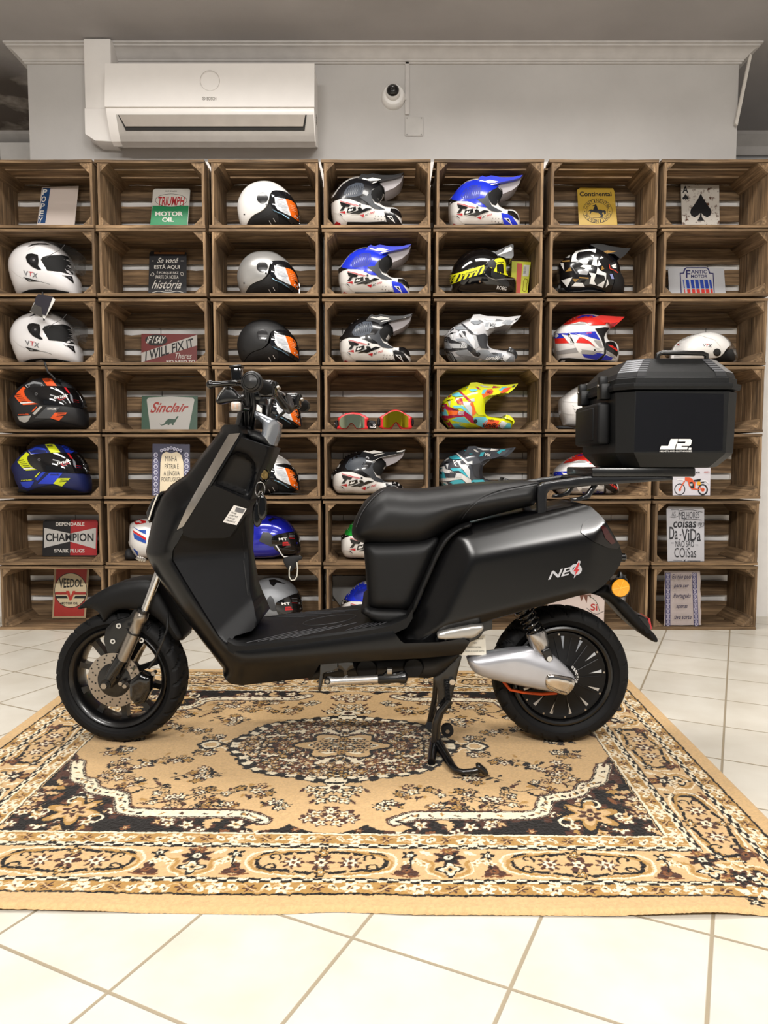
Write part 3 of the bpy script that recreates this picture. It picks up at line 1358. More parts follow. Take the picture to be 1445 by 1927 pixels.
mb = MB()
Shell(mb, [(243, 1282), (262, 1267), (284, 1275), (283, 1300), (272, 1322), (257, 1328), (245, 1314)], YS - .068, GLOSS, W=.026, wedge=.018, kind='round', r=.012, sp=.008)
cal = mb.build('brake_caliper', sco)
mb = MB()
for p in ((246, 1262), (226, 1287), (234, 1292), (288, 1268)):
    c = P3(*p, YS - .088)
    mb.cyl(c, c + Vector((0, .02, 0)), .006, STEEL, n=6)
mb.build('caliper_bolts', cal, smooth=0)
mb = MB()
mb.tube([P3(x, y, Y) for x, y, Y in ((316, 1150, YS - .05), (314, 1186, YS - .075), (304, 1210, YS - .085), (292, 1240, YS - .085), (280, 1258, YS - .08))], .0034, BLACKP, n=8)
mb.build('brake_hose', sco)

# ---- front mudguard
mb = MB()
Shell(mb, [(142, 1148), (158, 1133), (180, 1117), (206, 1103), (236, 1094), (268, 1090), (291, 1093), (300, 1110), (318, 1142), (334, 1172), (349, 1204), (330, 1206), (318, 1190), (302, 1168),
           (278, 1152), (255, 1146), (228, 1146), (214, 1150), (200, 1168), (194, 1172), (192, 1160), (182, 1148), (166, 1143)], YS, PLASTIC, W=.062, wedge=.045, kind='round', r=.03, sp=.011, sm=1)
mb.build('front_mudguard', sco)
mb = MB()
Shell(mb, [(259, 1115), (252, 1146), (243, 1160), (213, 1168), (199, 1183), (195, 1205), (202, 1228), (213, 1244), (227, 1222), (252, 1183), (274, 1147), (290, 1112)], YS - .040, BLACKP, W=.010, wedge=.006, kind='round', r=.006, sp=.012)
fb = mb.build('fork_bracket', sco)
mb = MB()
for p in ((223, 1178), (212, 1207), (266, 1205)):
    c = P3(*p, YS - .055)
    mb.cyl(c, c + Vector((0, .016, 0)), .0072, CHROME, n=16)
    mb.cyl(c - Vector((0, .0008, 0)), c, .0035, BLACKP, n=6)
mb.build('bracket_bolts', fb, smooth=30)

# ---- front body side: nose, leg-shield edge and sill in one outline
FRONT_EDGE = [(450, 800), (420, 799), (402, 807), (387, 827), (363, 857), (335, 893), (307, 912), (287, 934), (275, 960), (268, 990), (257, 1043), (263, 1062), (280, 1092), (320, 1157), (407, 1270)]
BOTTOM = [(407, 1270), (433, 1290), (453, 1292), (587, 1275), (602, 1247), (671, 1241), (792, 1235), (867, 1228)]
INNER = [(461, 816), (353, 993), (330, 1034), (328, 1052), (353, 1095), (413, 1192), (424, 1204), (442, 1212), (467, 1213), (553, 1203), (702, 1182), (735, 1177)]
body = FRONT_EDGE + BOTTOM[1:] + [(882, 1202), (870, 1196), (825, 1203), (760, 1205), (753, 1200)] + INNER[::-1]
YB = YS - .15


def L2(pts, Y=YB):
    return np.array([U(x, y, Y) for x, y in pts])


fe, bo, inn = L2(FRONT_EDGE[2:]), L2(BOTTOM), L2(INNER)
cre = L2([(285, 1070), (330, 1132), (392, 1206), (420, 1228), (455, 1238), (560, 1234), (702, 1224), (868, 1212)])


def front_w(q):
    q = np.asarray(q)
    d = dist(fe, q)
    di = dist(inn, q)
    hb = np.clip(np.interp(q[:, 0], cre[:, 0], cre[:, 1]) - q[:, 1], -1, 1)
    left = q[:, 0] < cre[0, 0]
    hb = np.where(left, -1, hb)
    t = np.clip(d / .125, 0, 1)
    nose = .055 + .135 * np.sqrt(np.clip(1 - (1 - t) ** 2, 0, 1))
    low = np.where(hb > -.5, .183 - .55 * hb, .2)
    edge = .176 + .45 * di
    return np.maximum(softmin([np.full(len(q), .183), nose, low, edge], .004), .02)


mb = MB()
S = Shell(mb, body, YS, MATTE, wedge=.15, wf=front_w, sp=.0105, rings=(.3,))
S.W = .18
mb_sh = mb.build('front_body', sco, smooth=60)
# brushed strip beside the leg shield
mb = MB()
S.mb = mb
S.patch([(432, 817), (452, 815), (448, 823), (398, 905), (345, 990), (333, 997), (352, 955)], mat('#9b948c', .3, .85), eps=.0022, sp=.012)
S.patch([(329, 1002), (346, 992), (352, 990), (330, 1030), (322, 1018)], MATTE, eps=.0016)
mb.build('trim_strip', sco, 'brushed metal trim strip')
mb = MB()
S.line([(753, 1199), (744, 1188), (735, 1177)], 1.6, DARK, eps=.0012)
S.line([(409, 1271), (500, 1262), (590, 1262)], 1.4, DARK, eps=.0012)
mb.build('panel_seams', sco)
# headlight set in the nose
mb = MB()
Shell(mb, [(277, 985), (272, 965), (283, 940), (300, 925), (305, 928), (296, 950), (286, 975)], YS, GLOSS, W=.10, wedge=.085, kind='round', r=.02, sp=.010, yp=YS - .10)
hl = mb.build('headlight', sco, 'glossy black headlight')
mb = MB()
mb.tube([P3(297, 930, YS - .112), P3(287, 955, YS - .112), P3(280, 978, YS - .110)], .0022, mat('#e8e4da', .2, .4), n=8)
mb.build('light_strip', hl)
mb = MB()
c = P3(261, 1051, YS - .05)
for k in range(3):
    mb.box((c.x, c.y + .02 * k, c.z - .004 * k), (.014, .006, .010), STEEL, rot=Matrix.Rotation(.6, 3, 'Y'), bev=.001)
mb.build('nose_clip', sco)

# ---- inner leg shield, glove tray, deck
inL = L2([(455, 822), (348, 993), (324, 1036), (322, 1052), (347, 1095), (408, 1192), (436, 1210)], YS - .13)


POCK = chaikin(L2([(404, 912), (412, 890), (428, 858), (446, 846), (466, 852), (482, 868), (482, 890), (470, 926), (461, 936), (430, 924)], YS - .12), 2)


def shield_w(q):
    q = np.asarray(q)
    d = dist(inL, q)
    ins = np.where(inside(POCK, q), dist(POCK, q, True), 0)
    return np.maximum(.172 - .82 * d - .026 * np.clip(ins / .012, 0, 1) ** 1.5, .03)


LEG = mat('#0b0c0f', .42, spec=.3, bump=.06, bscale=700)
mb = MB()
S = Shell(mb, [(455, 818), (467, 826), (508, 841), (497, 872), (487, 893), (476, 930), (466, 950), (458, 985), (461, 1047), (468, 1113), (487, 1172), (478, 1182), (450, 1187), (436, 1210), (408, 1192), (347, 1095), (322, 1052), (324, 1036), (348, 993)],
          YS, LEG, wedge=.04, wf=shield_w, sp=.011, yp=YS - .09)
S.W = .1
leg = mb.build('leg_shield', sco, smooth=60)
mb = MB()
S.mb = mb
S.line([(458, 1055), (466, 1120)], 2.2, DARK)
S.line([(456, 1000), (460, 1050)], 1.2, DARK)
mb.build('cover_seam', leg)
mb = MB()
S2 = Shell(mb, [(399, 917), (409, 912), (461, 940), (468, 947), (466, 954), (431, 1011), (420, 1013), (366, 1011), (352, 1005), (352, 992)], YS, PLASTIC, W=.168, wedge=.145, kind='round', r=.012, sp=.011,
           wf=lambda P: (lambda q: np.maximum(.175 - .62 * dist(inL, q), .05) - .02 * (1 - np.clip(dist(P, q, True) / .008, 0, 1)) ** 2), yp=YS - .14) if False else None
trw = lambda q: np.maximum(.186 - .55 * dist(inL, np.asarray(q)), .05)
S2 = Shell(mb, [(399, 917), (409, 912), (461, 940), (468, 947), (466, 954), (431, 1011), (420, 1013), (366, 1011), (352, 1005), (352, 992)], YS, PLASTIC, wedge=.145, wf=trw, sp=.011, yp=YS - .14)
S2.W = .14
mb.build('glove_tray', leg, smooth=60)
mb = MB()
S2.mb = mb
LAB = mat('#dfdcd8', .5)
S2.patch([(419, 982), (445, 988), (464, 957), (440, 950)], LAB, eps=.0018)
INK = mat('#3a3a3c', .6)
S2.patch([(441, 962), (456, 966), (461, 958), (444, 954)], mat('#6d6d70', .6), eps=.0023)
for i, (wd, s) in enumerate(((.4, 'GTR N NEO'), (.62, 'COR PRETO MATE'), (.52, 'N 104 B 350'), (.66, 'HOMOLOGADO L1E'))):
    t0 = .36 + i * .15
    lft = np.array([440, 950]) * (1 - t0) + np.array([419, 982]) * t0
    rgt = np.array([464, 957]) * (1 - t0) + np.array([445, 988]) * t0
    d = (rgt - lft)
    dn = np.array([419 - 440, 982 - 950]) * .085
    a = lft + d * .12
    b_ = lft + d * (.12 + wd)
    S2.text(s, [a + dn, b_ + dn, b_, a], INK, .01, eps=.0024)
mb.build('data_label', leg, 'white printed data label')
# storage pocket opening
mb = MB()
S.mb = mb
S.patch([(406, 910), (413, 891), (429, 861), (446, 850), (465, 855), (479, 870), (480, 889), (468, 924), (460, 932), (430, 921)], mat('#08080a', .5), eps=.0015, sm=1)
mb.tube([P3(x, y, Y) for x, y, Y in ((402, 916, YS - .165), (430, 930, YS - .145), (455, 944, YS - .120), (466, 948, YS - .1), (468, 935, YS - .085))], .0028, PLASTIC, n=10)
mb.build('storage_pocket', leg, 'recessed black storage pocket', smooth=60)
# steering column cover with key lock
mb = MB()
Shell(mb, [(487, 888), (494, 884), (500, 890), (498, 906), (490, 925), (480, 934), (474, 930)], YS, PLASTIC, W=.03, wedge=.018, kind='round', r=.01, sp=.008, yp=YS - .02)
lk = mb.build('lock_cover', sco)
mb = MB()
c = P3(496, 894, YS - .035)
ax = Vector((.75, -.65, .1)).normalized()
mb.lathe(c, ax, [(.019, -.01), (.019, .004), (.016, .006), (.015, .004), (.006, .004), (0, .004)], GLOSS, n=28)
mb.lathe(c + ax * .0045, ax, [(.013, 0), (.011, .002), (.004, .002), (0, .001)], mat('#b49a62', .3, .8), n=24)
mb.build('ignition_lock', lk, 'brass-faced ignition lock')

# deck
mb = MB()
st = [U(x, y, 1.885) for x, y in ((430, 1201), (445, 1209), (467, 1210), (553, 1200), (650, 1187), (702, 1179), (735, 1172), (765, 1158), (776, 1140))]
rings = []
for X, Z in st:
    rings.append([Vector((X, y, z)) for y, z in ((1.872, Z - .030), (1.872, Z - .005), (1.880, Z), (2.22, Z), (2.228, Z - .005), (2.228, Z - .03))])
mb.loft(rings, PLASTIC)
dk = mb.build('foot_deck', sco, smooth=30)
zs = lambda x: float(np.interp(x, [p[0] for p in st], [p[1] for p in st])) + .0006
mb = MB()
RIDGE = mat('#3d3d40', .45)
for i in range(5):
    for s in (-1, 1):
        xa, ya, xb, yb = -.36 + i * .030, .165, -.235 + i * .040, .088
        mb.tube([(xa + t * (xb - xa), YS + s * (ya + t * (yb - ya)), zs(xa + t * (xb - xa))) for t in (0, .35, .7, 1)], .0012, RIDGE, n=6)
        xa, xb = -.10 + i * .022, -.04 + i * .022
        mb.tube([(xa + t * (xb - xa), YS + s * (.165 + t * (-.05)), zs(xa + t * (xb - xa))) for t in (0, .5, 1)], .0012, RIDGE, n=6)
ell = [( -.155 + .075 * math.cos(a), YS + .055 * math.sin(a)) for a in np.linspace(0, 2 * math.pi, 28, endpoint=False)]
mb.tube([(x, y, zs(x)) for x, y in ell], .0011, mat('#2c2c2e', .5), n=6, closed=True)
mb.build('grip_ridges', dk)

# ---- seat column
COLM = mat('#0c0c0d', .5, spec=.3, bump=.05, bscale=700)
mb = MB()
S = Shell(mb, [(683, 1020), (740, 1018), (790, 1016), (826, 1008), (822, 1030), (800, 1082), (783, 1120), (772, 1148), (730, 1146), (706, 1145), (697, 1141), (692, 1132), (689, 1090), (687, 1060), (685, 1040)], YS, COLM, W=.142, wedge=.105, kind='round', r=.035, sp=.011, sm=1, yp=YS - .10)
col = mb.build('seat_column', sco, smooth=60)
mb = MB()
Shell(mb, [(690, 1139), (700, 1146), (772, 1147), (764, 1163), (748, 1172), (735, 1177), (712, 1172), (690, 1160), (676, 1150)], YS, PLASTIC, W=.15, wedge=.13, kind='round', r=.012, sp=.011, sm=1)
mb.build('column_foot', sco, smooth=60)
# border strip between column and rear side panel
mb = MB()
strip = [(772, 1148), (784, 1119), (800, 1082), (820, 1036), (838, 1008), (866, 990), (888, 983), (888, 991), (868, 997), (846, 1014), (828, 1042), (808, 1088), (792, 1126), (780, 1152), (766, 1168), (745, 1181), (735, 1178), (756, 1165)]
Shell(mb, strip, YS, PLASTIC, W=.158, wedge=.145, kind='round', r=.006, sp=.010, sm=1)
mb.build('edge_strip', sco, smooth=60)

# ---- seat
SEAT = mat('#111112', .44, spec=.36, bump=.10, bscale=1500)
seat = [(663, 1012), (661, 1003), (662, 992), (668, 974), (680, 952), (694, 938), (708, 927), (720, 921), (735, 920), (773, 924), (810, 922), (840, 918), (870, 914), (905, 911), (957, 907), (1000, 905), (1015, 907), (1019, 912), (1014, 924),
        (1012, 950), (975, 959), (930, 970), (887, 982), (857, 988), (840, 999), (824, 1010), (806, 1021), (785, 1027), (745, 1028), (707, 1027), (683, 1023), (670, 1018)]
mb = MB()
sp_ = px_poly(seat, YS - .09, 1)


def seat_w(q):
    q = np.asarray(q)
    t = np.clip(dist(sp_, q, True) / .07, 0, 1)
    w = .075 + .08 * (1 - (1 - t) ** 2.2) ** .6
    return w - .05 * np.clip((q[:, 0] - .2) / .3, 0, 1) * t


S = Shell(mb, sp_, YS, SEAT, wedge=.05, wf=seat_w, sp=.0105, rings=(.12, .4), world_pts=True)
S.W = .13
st_ = mb.build('seat', sco, smooth=60)
mb = MB()
S.mb = mb
S.line([(858, 985), (862, 976), (872, 962), (890, 945), (915, 930), (945, 920), (985, 913), (1012, 908)], 2.2, mat('#0e0e0f', .6), eps=.0012, sm=2)
S.line([(866, 984), (870, 974), (880, 960), (897, 945), (920, 933), (948, 924), (985, 917), (1010, 913)], .9, mat('#3a3a3d', .6), eps=.0014, sm=2)
mb.build('stitching', st_)
mb = MB()
S.mb = mb
S.line([(671, 992), (679, 968), (696, 944), (712, 929), (722, 923)], 1.0, mat('#454547', .6), eps=.0014, sm=2)
mb.build('stitching', st_)

# ---- rear body side panel, folded facets
rear = [(735, 1178), (745, 1184), (768, 1170), (782, 1154), (794, 1127), (810, 1089), (830, 1043), (848, 1015), (868, 998), (888, 992), (930, 982), (1010, 965), (1060, 955), (1098, 948), (1110, 953), (1126, 969), (1141, 990),
        (1163, 1023), (1171, 1042), (1171, 1052), (1166, 1064), (1152, 1082), (1133, 1100), (1110, 1112), (1080, 1118), (1040, 1129), (973, 1148), (907, 1167), (880, 1174), (860, 1190), (825, 1203), (760, 1204), (753, 1199)]
YR = YS - .13
R = lambda *p: np.array([U(x, y, YR) for x, y in p])
c2 = R((887, 1047), (1122, 1003), (1200, 988))
c1 = R((867, 1018), (1010, 988), (1122, 960), (1200, 940))
lc = R((840, 1150), (887, 1047))
lc2 = R((792, 1165), (858, 1023))
bc = R((760, 1190), (847, 1160), (1122, 1099), (1200, 1078))


def side(line, q):
    """signed distance to the infinite line through the first and last point (positive above / left)"""
    a, b = line[0], line[-1]
    d = (b - a) / np.hypot(*(b - a))
    return (q[:, 0] - a[0]) * -d[1] + (q[:, 1] - a[1]) * d[0]


tail_line = R((1120, 1130), (1150, 980))


def rear_w(q):
    q = np.asarray(q)
    v = [np.full(len(q), .168),
         .168 - .42 * side(c2, q),
         .158 - 1.25 * side(c1, q),
         .168 - .55 * side(lc, q),
         .158 - 1.1 * side(lc2, q),
         .168 + .62 * side(bc, q),
         .150 + .45 * side(tail_line, q)]
    return np.maximum(softmin(v, .0022), .05)


mb = MB()
S = Shell(mb, rear, YS, MATTE, wedge=.13, wf=rear_w, sp=.0095, rings=(.3,))
S.W = .165
rb = mb.build('rear_body', sco, smooth=60)
RB = S
mb = MB()
S.mb = mb
TL = mat('#0b090a', .2, coat=.3)
S.patch([(1092, 1002), (1096, 985), (1108, 977), (1128, 974), (1140, 988), (1155, 1012), (1165, 1026), (1160, 1033), (1140, 1030), (1118, 1020), (1106, 1012)], TL, eps=.004, sm=1)
tl = mb.build('tail_light', sco, 'glossy black tail light', smooth=60)
mb = MB()
S.mb = mb
S.patch([(1128, 988), (1138, 992), (1156, 1020), (1148, 1024), (1136, 1012)], mat('#3a0f12', .1, coat=.8), eps=.0055, sm=1)
mb.build('red_lens', tl, 'dark red lens', smooth=60)
mb = MB()
c = P3(1172, 1049, YS - .10)
mb.lathe(c, (1, 0, 0), [(.012, -.01), (.012, .004), (.007, .008), (0, .008)], GLOSS, n=20)
mb.build('rear_lock', sco)
mb = MB()
S.mb = mb
LOGO = mat('#c9cad0', .3, .5)
S.text('NE', [(1031, 1091), (1072, 1081), (1075, 1066), (1035, 1075)], LOGO, .05, .15, eps=.0022)
a = np.linspace(0, 2 * math.pi, 30, endpoint=False)
cc = np.array([1083, 1071.5])
ring = lambda r: np.stack([cc[0] + r * 1.08 * np.cos(a) - .0 * np.sin(a), cc[1] - r * np.sin(a)], 1)
S.patch(ring(10.5), LOGO, eps=.0022)
S.patch(ring(5.6), MATTE, eps=.0026)
S.patch([(1088, 1054), (1092, 1056), (1088, 1069), (1093, 1069), (1079, 1088), (1081, 1076), (1075, 1077)], LOGO, eps=.0030)
S.patch([(1087.5, 1058), (1090, 1059), (1086, 1070.5), (1090, 1070.5), (1081, 1083), (1082.5, 1074.5), (1078, 1075)], mat('#b32a2e', .4), eps=.0034)
mb.build('badge', sco, 'silver badge with a red bolt')

# ---- rear mudguard, reflector, plate bracket
mb = MB()
Shell(mb, [(1108, 1116), (1126, 1108), (1138, 1098), (1152, 1104), (1160, 1122), (1176, 1130), (1195, 1152), (1216, 1178), (1231, 1192), (1237, 1202), (1236, 1208), (1229, 1208), (1214, 1199), (1196, 1184), (1172, 1160), (1150, 1135), (1130, 1122)], YS, PLASTIC, W=.066, wedge=.045, kind='round', r=.02, sp=.011, sm=1)
mb.build('rear_mudguard', sco, smooth=60)
mb = MB()
Shell(mb, [(1160, 1094), (1168, 1076), (1180, 1090), (1186, 1108), (1178, 1124), (1160, 1122)], YS - .085, BLACKP, W=.012, wedge=.008, kind='round', r=.005, sp=.010)
rf = mb.build('reflector_mount', sco)
c = P3(1167, 1106, YS - .105)
mb = MB()
AMB = mat('#e39a17', .18, coat=.7, spec=.6)
mb.lathe(c, (0, -1, 0), [(.0265, -.012), (.0265, .002), (.0245, .004)], BLACKP, n=36)
mb.lathe(c, (0, -1, 0), [(.0245, .003), (.023, .0045), (0, .0050)], AMB, n=36)
mb.build('side_reflector', rf, 'round amber reflector')
mb = MB()
for i in range(6):
    a0 = i * math.pi / 3 + .2
    d = Vector((math.cos(a0), 0, math.sin(a0)))
    mb.tube([c + Vector((0, -.0052, 0)), c + d * .022 + Vector((0, -.0047, 0))], .0007, mat('#ffc24a', .25), n=6)
mb.build('facet_lines', rf)
mb = MB()
Shell(mb, [(1192, 1154), (1214, 1159), (1221, 1172), (1224, 1184), (1216, 1196), (1205, 1186)], YS, BLACKP, W=.05, wedge=.04, kind='round', r=.006, sp=.012, sm=1)
pb = mb.build('plate_bracket', sco)
mb = MB()
a, b_ = P3(1219, 1164, YS - .035), P3(1223, 1184, YS - .035)
mb.prism([a, b_, b_ + Vector((.006, 0, 0)), a + Vector((.006, 0, 0))], (0, .07, 0), mat('#b0202a', .2, coat=.5))
mb.build('rear_reflector', pb, 'red rear reflector')

# ---- swing arm, shock, cable
arm = [(878, 1237), (914, 1231), (950, 1225), (992, 1221), (1006, 1222), (1014, 1230), (1038, 1232), (1055, 1245), (1073, 1262), (1083, 1275), (1083, 1287), (1078, 1298), (1070, 1306), (1062, 1309), (1050, 1305), (1026, 1301), (985, 1293), (930, 1281), (896, 1270), (883, 1255)]
mb = MB()
yA = YS - .082
ARM = mat('#b9bac0', .3, .55, coat=.4)
pa = px_poly(arm, yA - .02, 1)
ra = np.array([U(x, y, yA) for x, y in ((1000, 1240), (1090, 1270))])


def arm_w(q):
    q = np.asarray(q)
    t = np.clip(dist(pa, q, True) / .028, 0, 1)
    w = .012 + .024 * np.sqrt(1 - (1 - t) ** 2)
    return softmin([w, .0345 - .5 * np.clip(side(ra, q), -.2, 1)], .002)


S = Shell(mb, pa, yA, ARM, wedge=.012, wf=lambda q: np.maximum(arm_w(q), .006), sp=.008, rings=(.12, .4), world_pts=True)
S.W = .03
sa = mb.build('swing_arm', sco, 'silver swing arm cover', smooth=60)
mb = MB()
Shell(mb, [(1026, 1271), (1034, 1266), (1052, 1269), (1076, 1274), (1083, 1282), (1079, 1296), (1068, 1307), (1060, 1308), (1040, 1301), (1027, 1294), (1024, 1284)], yA - .024, mat('#cfcac4', .1, 1.0), W=.018, wedge=.008, kind='round', r=.010, sp=.006, sm=1)
mb.build('axle_cap', sa, 'chrome axle cap', smooth=60)
mb = MB()
mb.tube([P3(x, y, YS - .06) for x, y in ((903, 1230), (960, 1298), (985, 1303), (1020, 1306), (1048, 1304))], .0042, mat('#d8541c', .4), n=10)
mb.tube([P3(x, y, YS - .09) for x, y in ((908, 1226), (914, 1231), (922, 1236))], .004, mat('#d8541c', .4), n=10)
mb.build('motor_cable', sco, 'orange motor cable')
ys = YS - .088
s0, s1 = P3(980, 1138, ys), P3(1010, 1193, ys)
mb = MB()
mb.cyl(s0 + (s0 - s1) * .6, s1, .014, BLACKP)
n = 110
ax = (s1 - s0)
e1 = ax.normalized().orthogonal().normalized()
e2 = ax.normalized().cross(e1)
sa0 = s0 + (s0 - s1) * .35
mb.tube([sa0 + (s1 - sa0) * (i / n) + (e1 * math.cos(i / n * 2 * math.pi * 8) + e2 * math.sin(i / n * 2 * math.pi * 8)) * .0225 for i in range(n + 1)], .0042, GLOSS, n=8)
sh = mb.build('rear_shock', sco, 'black coil spring shock')
mb = MB()
t0, t1 = P3(1007, 1188, ys), P3(1022, 1232, ys)
mb.tube([t0, t0 + (t1 - t0) * .12, t0 + (t1 - t0) * .55, t0 + (t1 - t0) * .8, t1], [.026, .028, .025, .019, .014], mat('#b7b4b2', .22, .9), n=32)
mb.build('shock_body', sh, 'polished shock body')
mb = MB()
Shell(mb, [(1018, 1226), (1034, 1218), (1040, 1234), (1040, 1242), (1034, 1246), (1027, 1243)], ys - .018, BLACKP, W=.007, wedge=.005, kind='round', r=.004, sp=.008)
c = P3(1034, 1240, ys - .027)
mb.cyl(c, c + Vector((0, .012, 0)), .0072, CHROME, n=16)
mb.build('shock_mount', sh)

# ---- belly: battery bulge, foot pegs, stand
mb = MB()
Shell(mb, [(585, 1262), (602, 1243), (700, 1232), (868, 1222), (868, 1230), (834, 1263), (815, 1276), (776, 1274), (720, 1276), (640, 1277), (602, 1278), (575, 1279)], YS, DARK, W=.115, wedge=.085, kind='round', r=.03, sp=.016, sm=1)
mb.build('underbody', sco, smooth=60)
mb = MB()
c = P3(778, 1256, YS - .118)
mb.lathe(c, (0, -1, 0), [(.028, -.03), (.028, 0), (.024, .006), (0, .008)], PLASTIC, n=32)
mb.build('motor_cover', sco)
mb = MB()
c = P3(690, 1260, YS - .118)
mb.lathe(c, (0, -1, 0), [(.03, -.03), (.03, -.004), (.026, .002), (0, .003)], PLASTIC, n=32)
mb.build('motor_cover', sco)
yP = YS - .165
mb = MB()
mb.tube([P3(616, 1283, yP), P3(622, 1282.5, yP), P3(630, 1282, yP), P3(712, 1278, yP)], [.014, .014, .0105, .0105], mat('#d5d2ce', .26, .9), n=20)
pg = mb.build('foot_peg', sco, 'silver and black folding foot peg')
mb = MB()
mb.tube([P3(711, 1278, yP), P3(713, 1278, yP), P3(748, 1276, yP), P3(757, 1275, yP), P3(763, 1274, yP), P3(767, 1274, yP)], [.0105, .0125, .0125, .0165, .0165, .008], BLACKP, n=20)
Shell(mb, [(716, 1274), (730, 1262), (738, 1268), (758, 1264), (758, 1272)], yP, BLACKP, W=.008, wedge=.006, kind='round', r=.003, sp=.01)
mb.build('peg_rubber', pg)
mb = MB()
c = P3(616, 1282.5, yP - .0145)
mb.cyl(c, c + Vector((0, .02, 0)), .0085, BLACKP, n=20)
mb.cyl(c - Vector((0, .001, 0)), c, .005, STEEL, n=6)
mb.build('peg_pivot', pg)
mb = MB()
Shell(mb, [(602, 1246), (636, 1244), (636, 1262), (610, 1268), (606, 1290), (603, 1301), (598, 1299), (602, 1270)], yP + .014, GLOSS, W=.006, wedge=.005, kind='round', r=.003, sp=.01)
mb.build('peg_bracket', pg)
mb = MB()
Shell(mb, [(636, 1242), (664, 1240), (666, 1257), (654, 1262), (654, 1272), (648, 1274), (646, 1262), (636, 1258)], yP + .01, GLOSS, W=.012, wedge=.009, kind='round', r=.004, sp=.01)
mb.build('peg_bracket', pg)
mb = MB()
mb.box(P3(733, 1262, yP), (.014, .02, .014), STEEL, bev=.002)
mb.build('peg_switch', pg)
mb = MB()
Shell(mb, [(824, 1189), (908, 1174), (911, 1184), (896, 1198), (884, 1202), (826, 1204), (822, 1199)], YS - .165, mat('#b5b2ad', .34, .75), W=.016, wedge=.010, kind='round', r=.008, sp=.007, sm=1)
hp = mb.build('pillion_peg', sco, 'silver folded pillion foot peg', smooth=60)
mb = MB()
Shell(mb, [(818, 1206), (824, 1186), (908, 1168), (926, 1158), (926, 1184), (911, 1188), (900, 1202), (880, 1210)], YS - .138, BLACKP, W=.012, wedge=.010, kind='round', r=.004, sp=.011)
c = P3(839, 1206, YS - .17)
mb.cyl(c, c + Vector((0, .014, 0)), .0036, STEEL, n=10)
mb.build('peg_mount', hp)
# paper tag
mb = MB()
tgq = [P3(864, 1233, YS - .112), P3(915, 1233, YS - .100), P3(913, 1196, YS - .100), P3(880, 1196, YS - .108)]
mb.prism(tgq, (0, .0006, 0), mat('#e9e6da', .6))
for i, s in enumerate(('ATENCAO LER MANUAL', 'NEO', 'CARREGAR BATERIA', 'RETIRAR A CHAVE ANTES')):
    T, F = text2d(s)
    v0 = .80 - i * .21
    w = (.75, .15, .6, .85)[i]
    vs = []
    for u, v in T:
        uu, vv = .5 + (u - .5) * w, v0 + v * .07
        p = tgq[0] * (1 - uu) * (1 - vv) + tgq[1] * uu * (1 - vv) + tgq[2] * uu * vv + tgq[3] * (1 - uu) * vv
        vs.append(p + Vector((0, -.0008, 0)))
    mb.add(vs, F, INK)
mb.build('paper_tag', sco, 'white paper tag hanging below the seat')

# centre stand and side stand
mb = MB()
STN = mat('#0d0d0e', .25, coat=.4)
yn, yf = YS - .105, YS + .105


def bar(pts, r, n=12):
    mb.tube([P3(*p) for p in pts], r, STN, n)


Shell(mb, [(816, 1274), (834, 1262), (866, 1228), (869, 1236), (862, 1262), (850, 1316), (842, 1330), (822, 1330), (824, 1300), (818, 1284)], yn + .02, STN, W=.009, wedge=.007, kind='round', r=.004, sp=.012)
sd = mb.build('centre_stand', sco, 'glossy black parking stand', smooth=40)
mb = MB()
bar([(822, 1276, yf - .06), (820, 1310, yf - .06), (812, 1350, yf - .05), (808, 1366, yf - .05)], .011)
mb.cyl(P3(808, 1366, yf - .065), P3(808, 1366, yf - .035), .012, STN)
mb.build('stand_leg', sd, smooth=40)
mb = MB()
bar([(846, 1318, yn), (828, 1340, yn), (821, 1362, yn), (819, 1400, yn), (820, 1410, yn)], .012)
bar([(817, 1396, 1.962), (813, 1420, 1.902), (812, 1434, 1.862)], [.013, .012, .011])
bar([(822, 1394, 1.950), (830, 1408, 1.925), (842, 1428, 1.864), (852, 1444, 1.820), (858, 1449, 1.810)], [.013, .0135, .012, .010, .009])
bar([(850, 1443, 1.820), (858, 1450, 1.806), (872, 1453, 1.797), (892, 1451, 1.795), (904, 1448, 1.793)], [.008, .008, .0075, .0075, .008])
Shell(mb, [(894, 1442), (902, 1438), (912, 1446), (919, 1453), (919, 1460), (911, 1460), (902, 1452)], 1.783, STN, W=.012, wedge=.007, kind='round', r=.006, sp=.008, sm=1)
mb.build('stand_leg', sd, smooth=40)
mb = MB()
a, b_ = P3(841, 1284, yn - .004), P3(844, 1332, yn - .004)
mb.tube([a + (b_ - a) * (i / 120) + Vector((math.cos(i * .9), math.sin(i * .9), 0)) * .0065 for i in range(121)], .0016, BLACKP, n=6)
mb.build('stand_spring', sd)
mb = MB()
c = P3(842, 1376, yn + .03)
mb.cyl(c, c + Vector((0, .02, 0)), .017, RUBBER, n=28)
mb.cyl(c - Vector((0, .004, 0)), c, .006, STEEL, n=6)
mb.build('stand_roller', sd, smooth=30)
for p in ((851, 1284), (828, 1335)):
    mb = MB()
    c = P3(*p, yn - .004)
    mb.cyl(c, c + Vector((0, .016, 0)), .0085, CHROME, n=6)
    mb.build('stand_bolt', sd, smooth=30)

